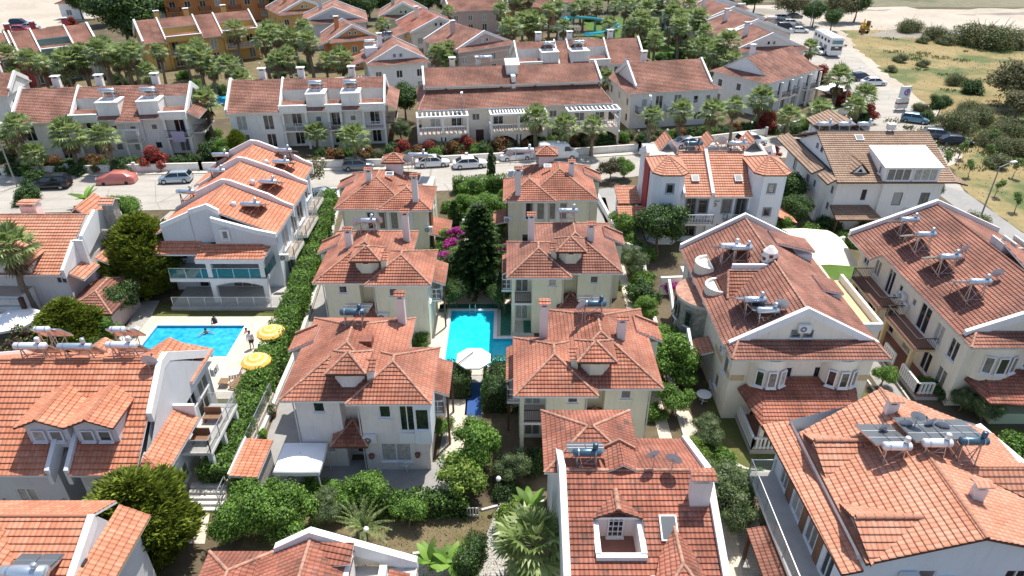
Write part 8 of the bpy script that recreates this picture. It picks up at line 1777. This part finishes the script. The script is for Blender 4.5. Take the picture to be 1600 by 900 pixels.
t=MB();t.box(.1,.25,1.9,1.5,1.2,3.3,'carglass');t.box(.0,.2,3.3,1.6,1.25,3.4,'c_yellow');[t.beam((x,y,1.9),(x,y,3.3),.09,.09,'c_yellow')for x in(.1,1.5)for y in(.25,1.2)];t.build('cab',ex)
t=MB();t.beam((1.0,-.3,1.6),(-.2,-.3,4.4),.35,.5,'c_yellow')if False else t.beam((1.0,-.3,1.6),(2.8,-.3,3.9),.35,.5,'c_yellow');t.beam((2.7,-.3,3.9),(4.3,-.3,1.6),.3,.4,'c_yellow');t.build('arm',ex)
t=MB();loft(t,[(4.0,.3,.5,.3,.7),(4.4,.5,.5,.2,1.3),(4.8,.5,.5,.5,1.5)],'rust');t.build('bucket',ex)
p=W(1406,172,0);sg=thing('advertising_sign','round-fronted white advertising sign with purple emblem on a rusty stand at the roadside','sign',(p.x,p.y,0),R(12));flat('purple',(.22,.05,.30),.5)
t=MB();t.box(-1.0,-.3,.35,1.0,.3,2.0,'w_dust');t.box(-1.05,-.35,1.1,1.05,.35,1.3,'rust');t.build('stand_box',sg);t=MB()
[t.beam((x,0,0),(x,0,.4),.1,.1,'iron')for x in(-.8,.8)];t.build('stand',sg)
t=MB();arc=[(-1.1+2.2*i/8,-.45*math.sin(math.pi*i/8)-.05)for i in range(9)];t.grid([[(x,y,z)for x,y in arc]for z in(2.1,4.0)],'plastic_white',smooth=True);t.add([(x,y,4.0)for x,y in arc],'plastic_white');t.add([(1.1,-.05,2.1),(-1.1,-.05,2.1),(-1.1,-.05,4.0),(1.1,-.05,4.0)],'plastic_white');t.build('panel',sg)
t=MB();n=18;ci=[(.05+.55*math.cos(6.283*i/n),3.1+.55*math.sin(6.283*i/n))for i in range(n)];cj=[(.05+.36*math.cos(6.283*i/n),3.1+.36*math.sin(6.283*i/n))for i in range(n)];yy=lambda x:-.45*math.sin(math.pi*(x+1.1)/2.2)-.07
for i in range(n):j=(i+1)%n;t.add([(ci[i][0],yy(ci[i][0]),ci[i][1]),(ci[j][0],yy(ci[j][0]),ci[j][1]),(cj[j][0],yy(cj[j][0]),cj[j][1]),(cj[i][0],yy(cj[i][0]),cj[i][1])],'purple')
t.add([(-.1,yy(-.1),2.9),(.2,yy(.2),2.9),(.25,yy(.25),3.3),(0,yy(0),3.42),(-.15,yy(-.15),3.2)],'purple');t.build('emblem',sg)
flat('lampmetal',(.30,.31,.32),.5,metal=.3)
def street_lamp(px,py,h,deg,label,reach=1.6):
 p=W(px,py,0);o=thing('street_lamp',label,'street lamp',(p.x,p.y,0),R(deg),'street lamps');t=MB();t.tube((0,0,0),(0,0,h),.10,'lampmetal',8,r2=.06);t.tube((0,0,h-.05),(reach,0,h+.3),.04,'lampmetal',6);t.build('pole',o);t=MB();t.box(reach-.1,-.16,h+.24,reach+.7,.16,h+.38,'plastic_white');t.build('lamp_head',o)
street_lamp(1530,345,6.5,20,'street lamp leaning over the lane, at the edge of the golden grass');street_lamp(1317,172,6.5,20,'street lamp on the bend of the junction wall');street_lamp(27,292,7.5,90,'street lamp at the left edge beside the black station wagon',.8)
street_lamp(1010,232,7,90,'slim street lamp in front of the plain white house',.6);street_lamp(176,52,8,100,'tall lamp beside the large dark tree at the top left',.4);street_lamp(1265,45,7,20,'street lamp above the parked cars at the top right');street_lamp(724,232,7.5,90,'slim lamp post in front of the pergola terrace',.4)
gl=[]
def globe(px,py,z,label,h=2.4):
 p=W(px,py,z);o=thing('globe_lamp',label,'garden lamp',(p.x,p.y,0),0,'globe garden lamps');t=MB();t.tube((0,0,0),(0,0,h-.15),.035,'iron',6);t.tube((0,0,0),(0,0,.12),.1,'trim',8);t.build('post',o);t=MB();t.lathe([(.01,-.17),(.12,-.12),(.17,0),(.12,.12),(.01,.17)],(0,0,h),'plastic_white',12);t.build('globe',o);return o
globe(779,748,2.4,'globe garden lamp at the corner of the curved path');globe(572,827,2.4,'globe garden lamp beside the date palm');globe(724,344,1.6,'low globe lamp beside the clipped column shrub',1.6)
far=[globe(x,y,2.6,'',2.7)for x,y in((254,112),(374,102),(405,100),(455,120),(342,104),(922,22),(942,20),(912,24),(810,42),(1175,192),(1043,204),(967,206),(998,205),(568,234))]
ordinal_labels(far,'white globe lamp among palms and walls beyond the road, #')
#pool side
flat('para_y',(.72,.42,.07),.8);flat('para_w',(.74,.60,.30),.8);paint('teak',(.24,.14,.07),rough=.6,var=.3,scale=5)
def parasol(px,py,z,label,r=1.12):
 p=W(px,py,z);o=thing('parasol',label,'parasol',(p.x,p.y,.062),random.uniform(0,.4),'yellow striped parasols by the large pool');t=MB();t.tube((0,0,0),(0,0,z+.35),.03,'steel',7);t.lathe([(.25,0),(.25,.08),(.05,.1)],(0,0,0),'concrete',10);t.build('pole',o);t=MB();n=16
 rings=[0.02,.28,.42,.62,.80,1.0];P_=lambda f,k:(r*f*math.cos(6.283*k/n),r*f*math.sin(6.283*k/n),z+.35-.42*f*f-.05*(k%2)*f)
 for i in range(5):
  for k in range(n):t.add([P_(rings[i],k),P_(rings[i],k+1),P_(rings[i+1],k+1),P_(rings[i+1],k)],('para_y','para_w','para_y','para_w','para_y')[i])
 for k in range(n):a,b_=P_(1,k),P_(1,k+1);t.add([a,b_,(b_[0],b_[1],b_[2]-.16),(a[0],a[1],a[2]-.16)],'para_y')
 t.build('canopy',o)
parasol(423,518,2.1,'yellow and white ringed parasol at the far corner of the large pool, by the hedge');parasol(400,563,2.1,'yellow and white ringed parasol at the near corner of the large pool, by the hedge')
p=W(740,558,2.5);o=thing('cantilever_parasol','big white cantilever parasol over the near edge of the small pool','parasol',(p.x,p.y,.062));t=MB();n=8
for k in range(n):
 P_=lambda f,k:(1.38*f*math.cos(6.283*(k+.5)/n),1.38*f*math.sin(6.283*(k+.5)/n),2.85-.5*f);t.add([P_(0,0),P_(1,k),P_(1,k+1)],'canvas');a,b_=P_(1,k),P_(1,k+1);t.add([a,b_,(b_[0],b_[1],b_[2]-.12),(a[0],a[1],a[2]-.12)],'canvas')
t.build('canopy',o);t=MB();t.tube((-1.9,-1.4,0),(-1.9,-1.4,2.2),.05,'iron',8);t.tube((-1.9,-1.4,2.1),(0,0,2.95),.035,'iron',6);t.box(-2.3,-1.8,0,-1.5,-1.0,.08,'concrete');t.build('mast',o)
def lounger(x,y,rz,label,fr='plastic_white',cu='plastic_white'):
 o=thing('sun_lounger',label,'sun lounger',(x,y,.062),R(rz),'sun loungers beside the pools');t=MB()
 for s in(-.3,.3):t.beam((-.95,s,.3),(.3,s,.3),.06,.06,fr);t.beam((.3,s,.3),(.95,s,.65),.06,.06,fr)
 t.build('frame',o);t=MB();[t.beam((-.9+i*.2,-.3,.33),(-.9+i*.2,.3,.33),.15,.03,cu)for i in range(6)];[t.beam((.35+i*.14,-.3,.36+i*.075),(.35+i*.14,.3,.36+i*.075),.11,.03,cu)for i in range(5)];t.build('slats',o)
 for x_ in(-.8,.7):
  for s in(-.3,.3):t=MB();t.beam((x_,s,0),(x_,s,.3),.05,.05,fr);t.build('leg',o)
q=W(204,530,0);lounger(q.x,q.y,60,'white slatted sun lounger at the far left corner of the large pool');q=W(375,598,0);lounger(q.x,q.y,75,'brown wooden lounger on the deck below the large pool','teak','teak');q=W(418,545,0);lounger(q.x,q.y,10,'white lounger beneath the far yellow parasol');q=W(392,578,0);lounger(q.x-.4,q.y-.6,20,'white lounger beneath the near yellow parasol')
q=W(352,603,0);o=thing('side_table','small wooden table beside the brown lounger','table',(q.x,q.y,.062));t=MB();t.box(-.35,-.35,.4,.35,.35,.46,'teak');t.build('table_top',o)
for x in(-.3,.3):
 for y in(-.3,.3):t=MB();t.beam((x,y,0),(x,y,.4),.05,.05,'teak');t.build('leg',o)
def rtable(x,y,label,top='trim',r=.5):
 o=thing('round_table',label,'table',(x,y,.03));t=MB();t.lathe([(.01,.70),(r,.70),(r,.74),(.01,.745)],(0,0,0),top,16,smooth=False);t.build('table_top',o);t=MB();t.tube((0,0,.02),(0,0,.7),.04,top,8);[t.beam((0,0,.06),(.35*math.cos(a),.35*math.sin(a),.02),.05,.04,top)for a in(0,2.1,4.2)];t.build('pedestal',o)
q=W(393,592,0);rtable(q.x,q.y,'round grey table with a red cloth between loungers by the hedge','terrace',.6);q=W(1098,628,0);rtable(q.x,q.y,'white round garden table in the shade beside the cream house','plastic_white',.55)
def chair(x,y,z,rz,label,m='plastic_white'):
 o=thing('garden_chair',label,'chair',(x,y,z),R(rz));t=MB();t.box(-.25,-.25,.42,.25,.25,.46,m);t.build('seat',o);t=MB();[t.beam((-.22+.11*i,.25,.46),(-.22+.11*i,.32,.95),.05,.03,m)for i in range(5)];t.beam((-.26,.32,.95),(.26,.32,.95),.06,.05,m);t.build('backrest',o)
 for a in(-.22,.22):
  for b_ in(-.22,.22):t=MB();t.beam((a,b_,0),(a,b_,.42),.04,.04,m);t.build('leg',o)
q=W(634,733,0);chair(q.x,q.y,.035,160,'white garden chair on the dark patio below the big window');q=W(1113,612,0);chair(q.x,q.y,.02,90,'white chair next to the round garden table')
o=thing('pool_ladder','steel ladder at the far end of the small pool','ladder',(-3.55,52.4,.1));t=MB();[t.tube((s,.3,0),(s,.2,.7),.025,'steel',6)or t.tube((s,.2,.7),(s,-.15,.7),.025,'steel',6)or t.tube((s,-.15,.7),(s,-.15,-.5),.025,'steel',6)for s in(-.25,.25)];t.build('rail',o);t=MB();[t.beam((-.25,-.15,z),(.25,-.15,z),.06,.03,'steel')for z in(-.4,-.1)];t.build('step',o)
flat('blue_mat',(.02,.08,.27),.8);t=MB();t.box(-.62,-1.9,0,.62,1.9,.03,'blue_mat');tag(t.build('floor_mat',None,(-2.85,40.4,.006)),'long bright blue mat on the path between the two clipped hedges','mat')
t=MB();t.box(-.35,-.6,0,.35,.6,.09,'blue_mat');t.box(-.28,.25,.09,.28,.55,.18,'plastic_white');tag(t.build('foot_bath',None,(-4.75,43.75,.062)),'small blue foot bath on the paving left of the white cantilever parasol','foot bath')
multi('path',[[(-3.5,37.5),(-2.2,37.5),(-2.2,43.3),(-3.5,43.3)]],.003,'p_grey')
o=thing('garden_tent','square white fabric tent at the left front corner of the pinkish villa','tent',(-13.35,32.0,.03));t=MB();hw,hd=1.4,1.25
rows=[]
for f,z in((1,1.9),(1.02,2.2),(.98,2.28),(.5,2.5),(.02,2.62)):rows.append([(hw*f*cx_,hd*f*cy_,z)for cx_,cy_ in((-1,-1),(0,-1.03),(1,-1),(1.03,0),(1,1),(0,1.02),(-1,1),(-1.02,0))])
t.grid(rows,'canvas',True,False);t.build('canopy',o)
for x in(-1.32,1.32):
 for y in(-1.16,1.16):t=MB();t.beam((x,y,0),(x,y,2.0),.06,.06,'frame_white');t.build('pole',o)
t=MB();t.add([(-1.37,1.2,0),(-1.37,-1.2,0),(-1.37,-1.2,1.9),(-1.37,1.2,1.9)],'canvas');t.build('side_sheet',o)
o=thing('garden_shed','small shed with an orange tiled roof between hedge and white tent','shed',(-16.4,31.9,0));t=MB();t.box(-.75,-1.4,0,.65,1.35,2.1,'concrete');t.build('wall',o);t=MB();slope(t,[(-.85,-1.65,2.45),(.85,-1.65,2.3),(.85,1.6,2.3),(-.85,1.6,2.45)],'t_orange');t.box(-.95,-1.65,2.2,-.86,1.6,2.62,'trim');t.build('roof',o)
o=thing('shade_sail','large curved cream awning over the paved yard beside the stone tower house','awning',(28.4,57.4,.04));t=MB();rows=[]
for i in range(9):
 f=i/8;y=3.4-6.8*f;z=3.6+.9*math.sin(math.pi*(f*.8+.15));rows.append([(-2.3+.3*f+.2,y,z+.15),(0,y,z+.22),(2.4+.2*f,y,z)])
t.grid(rows,'awning',False,True);t.build('canopy',o)
for x,y,h in((-1.9,3.2,3.9),(2.3,3.2,3.8),(-1.7,-3.2,3.5),(2.4,-3.2,3.4)):t=MB();t.beam((x,y,0),(x,y,h),.1,.1,'trim');t.build('post',o)
t=MB();t.box(-1.9,-3.3,0,2.3,-3.15,2.3,'w_white');t.build('screen_wall',o)
o=thing('white_awning','large flat white awning behind the row of collectors at the right edge','awning',(28.2,29.6,0));t=MB();t.add([(-1.3,2.0,4.9),(.4,2.3,5.2),(1.7,-1.6,4.9),(-.3,-2.1,4.6)],'canvas');t.add([(-1.3,2.0,4.8),(.4,2.3,5.1),(1.7,-1.6,4.8),(-.3,-2.1,4.5)],'canvas');t.build('canopy',o)
for x,y,h in((-1.2,1.9,4.85),(.4,2.2,5.1),(1.6,-1.5,4.85),(-.3,-2.0,4.55)):t=MB();t.tube((x,y,0),(x,y,h),.04,'steel',6);t.build('post',o)
for px,py,l in((22,498,'white patio umbrella at the left edge under the shaggy palm'),(248,375,'white canvas canopy beside the teal balcony house near the road')):
 q=W(px,py,2.4);o=thing('patio_umbrella',l,'parasol',(q.x,q.y,.02));t=MB();rows=[];n=8
 r_=1.9 if px<100 else 2.6
 t.grid([[(r_*f*math.cos(6.283*k/n),r_*f*math.sin(6.283*k/n),z)for k in range(n)]for f,z in((.02,2.9),(1,2.35),(1,2.15))],'canvas',True,False);t.build('canopy',o);t=MB();t.tube((0,0,0),(0,0,2.8),.04,'steel',6);t.build('pole',o)
for i,(px,py,l)in enumerate(((428,650,'terracotta pot with a spiky plant beside the hedge'),(413,690,'terracotta pot with a green shrub nearer the orange shed'))):
 q=W(px,py,0);o=thing('potted_plant',l,'potted plant',(q.x,q.y,.02));t=MB();t.lathe([(.18,0),(.28,.4),(.30,.45),(.25,.45),(.02,.4)],(0,0,0),'rust',12);t.build('pot',o);c=crown(random.Random(i),.42,.7,350,.14,['l_bright' if i else 'l_olive'],'round',8,z0=.35);c.build('foliage',o)
o=thing('garden_gate','small white gate at the bend of the path at the bottom centre','gate',tuple(W(735,808,0)));t=MB();[t.beam((-.5+.17*i,0,0),(-.5+.17*i,0,.85),.06,.03,'plastic_white')for i in range(7)];[t.beam((-.55,0,z),(.55,0,z),.05,.05,'plastic_white')for z in(.2,.8)];t.build('gate_leaf',o)
p=W(925,62,0);o=thing('water_slide','looping turquoise water slide in the dense palm grove','water slide',(p.x,p.y,0));flat('slide',(.10,.50,.58),.35);t=MB();rows=[]
for i in range(28):
 a=3.5-i*.2;r_x,r_y=6.2,5.2;c=Vector((r_x*math.cos(a)-.5,r_y*math.sin(a),4.6-i*.10));o_=Vector((math.cos(a),math.sin(a),0));rows.append([c+o_*(.75*math.cos(b_))+Vector((0,0,.55-.55*math.sin(b_)))for b_ in[math.pi*k/6 for k in range(7)]])
t.grid(rows,'slide');t.build('chute',o)
for i in(1,6,11,16,21,26):c=rows[i][3];t=MB();t.tube((c.x,c.y,0),(c.x,c.y,c.z),.12,'slide',7);t.build('support',o)
t=MB();t.box(-8.2,-2.2,0,-6.2,-.2,4.2,'w_dust');t.box(-8.4,-2.4,4.2,-6.0,0,4.35,'teak');t.build('start_tower',o)
t=MB();n=16;t.add([(p.x+1+5.5*math.cos(6.283*k/n),p.y-7+3.4*math.sin(6.283*k/n),.05)for k in range(n)],'water_b');tag(t.build('pool_water'),kind='structure')
for px,py,w_,l in((875,42,9,'long timber pergola left of the water slide'),(975,42,8,'long timber pergola right of the water slide'),(850,12,10,'pale timber pergola behind the palms at the top')):
 q=W(px,py,2.6);o=thing('pergola',l,'pergola',(q.x,q.y,0),R(10));t=MB();[t.beam((-w_/2,y,2.6),(w_/2,y,2.6),.16,.18,'trim_old')for y in(-1.2,1.2)];[t.beam((-w_/2+i*.6,-1.5,2.72),(-w_/2+i*.6,1.5,2.72),.08,.12,'trim_old')for i in range(int(w_/.6)+1)];t.build('beams',o)
 for x in(-w_/2+.1,0,w_/2-.1):
  for y in(-1.2,1.2):t=MB();t.beam((x,y,0),(x,y,2.52),.16,.16,'trim_old');t.build('post',o)
t=MB();q=W(350,155,0);t.box(-3.2,-3.4,.0,3.2,3.4,.05,'p_beige');tag(t.build('pool_deck',None,(q.x,q.y,.01)),kind='structure');t=MB();t.add([(-2.6,-2.8,.065),(2.6,-2.8,.065),(2.6,2.8,.065),(-2.6,2.8,.065)],'water_a');tag(t.build('pool_water',None,(q.x,q.y,.01)),kind='structure')
#people
flat('skin',(.42,.23,.15),.55);flat('cloth_dark',(.03,.035,.05),.8);flat('cloth_white',(.75,.76,.78),.8);flat('hair',(.025,.018,.014),.7)
def person(loc,rot,label,pose='stand',top='cloth_white',low='cloth_dark'):
 o=thing('person',label,'person',loc,R(rot));J=dict(pel=(0,0,.92),ch=(0,0,1.32),nk=(0,0,1.48),hd=(0,.01,1.62),hL=(-.1,0,.9),hR=(.1,0,.9),kL=(-.1,.02,.5),kR=(.12,.05,.5),fL=(-.1,0,.06),fR=(.13,.04,.06),tL=(-.1,.14,.03),tR=(.13,.2,.03),sL=(-.19,0,1.4),sR=(.19,0,1.4),eL=(-.25,.02,1.12),eR=(.25,.05,1.12),wL=(-.26,.12,.88),wR=(.25,.18,.9),gL=(-.26,.17,.80),gR=(.25,.24,.83))
 if pose=='sit':J.update(kL=(-.12,.42,.92),kR=(.12,.42,.92),fL=(-.12,.46,.48),fR=(.12,.46,.48),tL=(-.12,.6,.45),tR=(.12,.6,.45))
 if pose=='swim':J.update(eL=(-.42,.18,1.36),eR=(.42,.18,1.36),wL=(-.6,.36,1.34),wR=(.6,.36,1.34),gL=(-.66,.44,1.34),gR=(.66,.44,1.34))
 rad=dict(pel=.14,ch=.15,nk=.06,hd=.105,hL=.09,hR=.09,kL=.06,kR=.06,fL=.045,fR=.045,tL=.03,tR=.03,sL=.065,sR=.065,eL=.042,eR=.042,wL=.03,wR=.03,gL=.035,gR=.035)
 ks=list(J);ed=[('pel','ch'),('ch','nk'),('nk','hd'),('pel','hL'),('pel','hR'),('hL','kL'),('kL','fL'),('fL','tL'),('hR','kR'),('kR','fR'),('fR','tR'),('ch','sL'),('ch','sR'),('sL','eL'),('eL','wL'),('wL','gL'),('sR','eR'),('eR','wR'),('wR','gR')]
 me=bpy.data.meshes.new('body');me.from_pydata([J[k]for k in ks],[(ks.index(a),ks.index(b))for a,b in ed],[]);b=bpy.data.objects.new('body',me);scene.collection.objects.link(b);b.parent=o;me.materials.append(M['skin'])
 sk=b.modifiers.new('skin','SKIN');dat=me.skin_vertices[0].data
 for i,k in enumerate(ks):dat[i].radius=(rad[k],rad[k]*(.75 if k in('pel','ch')else 1));dat[i].use_root=k=='pel'
 sb=b.modifiers.new('sub','SUBSURF');sb.levels=1;sb.render_levels=1
 h=MB();h.lathe([(.11,0),(.118,.05),(.09,.11),(.01,.135)],(0,-.015,1.62),'hair',10);h.build('hair',o)
 t=MB()
 if pose!='swim':t.lathe([(.19,0),(.185,.2),(.205,.42),(.17,.5),(.08,.54)],(0,0,.95),top,12);t.xform(lambda v:Vector((v.x,v.y*.78,v.z)));t.build('shirt',o);t=MB()
 if pose=='stand':t.lathe([(.20,0),(.205,.25),(.19,.3)],(0,0,.62),low,12)
 else:t.lathe([(.18,0),(.19,.16)],(0,0,.82),low,12)
 t.xform(lambda v:Vector((v.x,v.y*.8,v.z)));t.build('shorts',o);return o
q=W(322,519,0);person((q.x,q.y,-1.35),200,'person swimming near the far edge of the large pool','swim');q=W(338,503,0);person((q.x,q.y-.25,-.86),175,'person in dark clothes sitting on the far edge of the large pool','sit','cloth_dark')
q=W(385,519,0);person((q.x,q.y,-1.3),100,'person in the far right corner of the large pool','swim');q=W(395,545,0);person((q.x,q.y,.062),190,'person in white standing between the two yellow parasols','stand')
person((-26.2,55.0,2.9),190,'person in a white shirt behind the teal glass of the balcony','stand')
#washing on a balcony and other small things
o=thing('motorcycle','dark scooter parked in the wall shade across the road','scooter',tuple(W(1002,241,0)+Vector((0,0,.014))),R(60));t=MB();loft(t,[(-.7,.12,.1,.45,.75),(-.2,.17,.15,.4,.8),(.2,.12,.1,.3,.45),(.6,.14,.1,.35,.95)],'black');t.beam((.6,-.3,1.05),(.6,.3,1.05),.04,.04,'steel');t.build('body',o)
for x in(-.55,.7):t=MB();t.tube((x,-.06,.25),(x,.06,.25),.25,'tyre',12);t.build('wheel',o)
flat('cloth_lilac',(.45,.38,.52),.9);t=MB();t.add([(0,0,0),(1.7,0,0),(1.7,-.06,1.5),(0,-.06,1.5)],'cloth_lilac');t.add([(0,.02,0),(1.7,.02,0),(1.7,-.02,1.5),(0,-.02,1.5)],'cloth_lilac');q=W(273,222,2.2);tag(t.build('hanging_sheet',None,(q.x,q.y-.4,2.3),R(7)),'lilac sheet hung over the end balcony of the long left terrace','laundry')
HN={'A3':'on the pinkish villa by the small pool','A2':'on the ridge of the middle left green villa','B3':'on the nearest green villa right of the pool','B2':'on the mossy green villa right of the pool','A1':'on the left roadside villa','B1':'on the right roadside villa','E':'on the ridge of the twin-dormer orange roof','F':'on the bottom left corner roof','H':'on the stained terrace house','C':'on the teal balcony house','I':'on the large salmon roof at lower right','J':'on the roof with the stone tower','K':'on the long cream house at the right','L':'on the pale blue twin-tower house','M':'on the brown-tiled roof','row':'on the terraces beyond the road'}
TC={'tank_white':'white','tank_blue':'dark blue','tank_bare':'silvery'}
def fit(s):return ' '.join(s.split()[:16])
for k,L in HEATERS.items():
 L=sorted(L,key=lambda o:PX(*o.location)[0]);n=len(L)
 for i,o in enumerate(L):
  c=TC[next(ch for ch in o.children if ch.name.startswith('tank')).data.materials[0].name]
  w='' if n==1 else ', leftmost' if i==0 else ', rightmost' if i==n-1 else ', '+ORD[i]+' from left'
  o['label']=c+' solar water tank '+HN[k]+w
for k,L in DISHES.items():
 L=sorted(L,key=lambda o:PX(*o.location)[0]);n=len(L)
 for i,o in enumerate(L):
  w='' if n==1 else ', leftmost' if i==0 else ', rightmost' if i==n-1 else ', '+ORD[i]+' from left'
  o['label']='grey satellite dish '+HN[k]+w
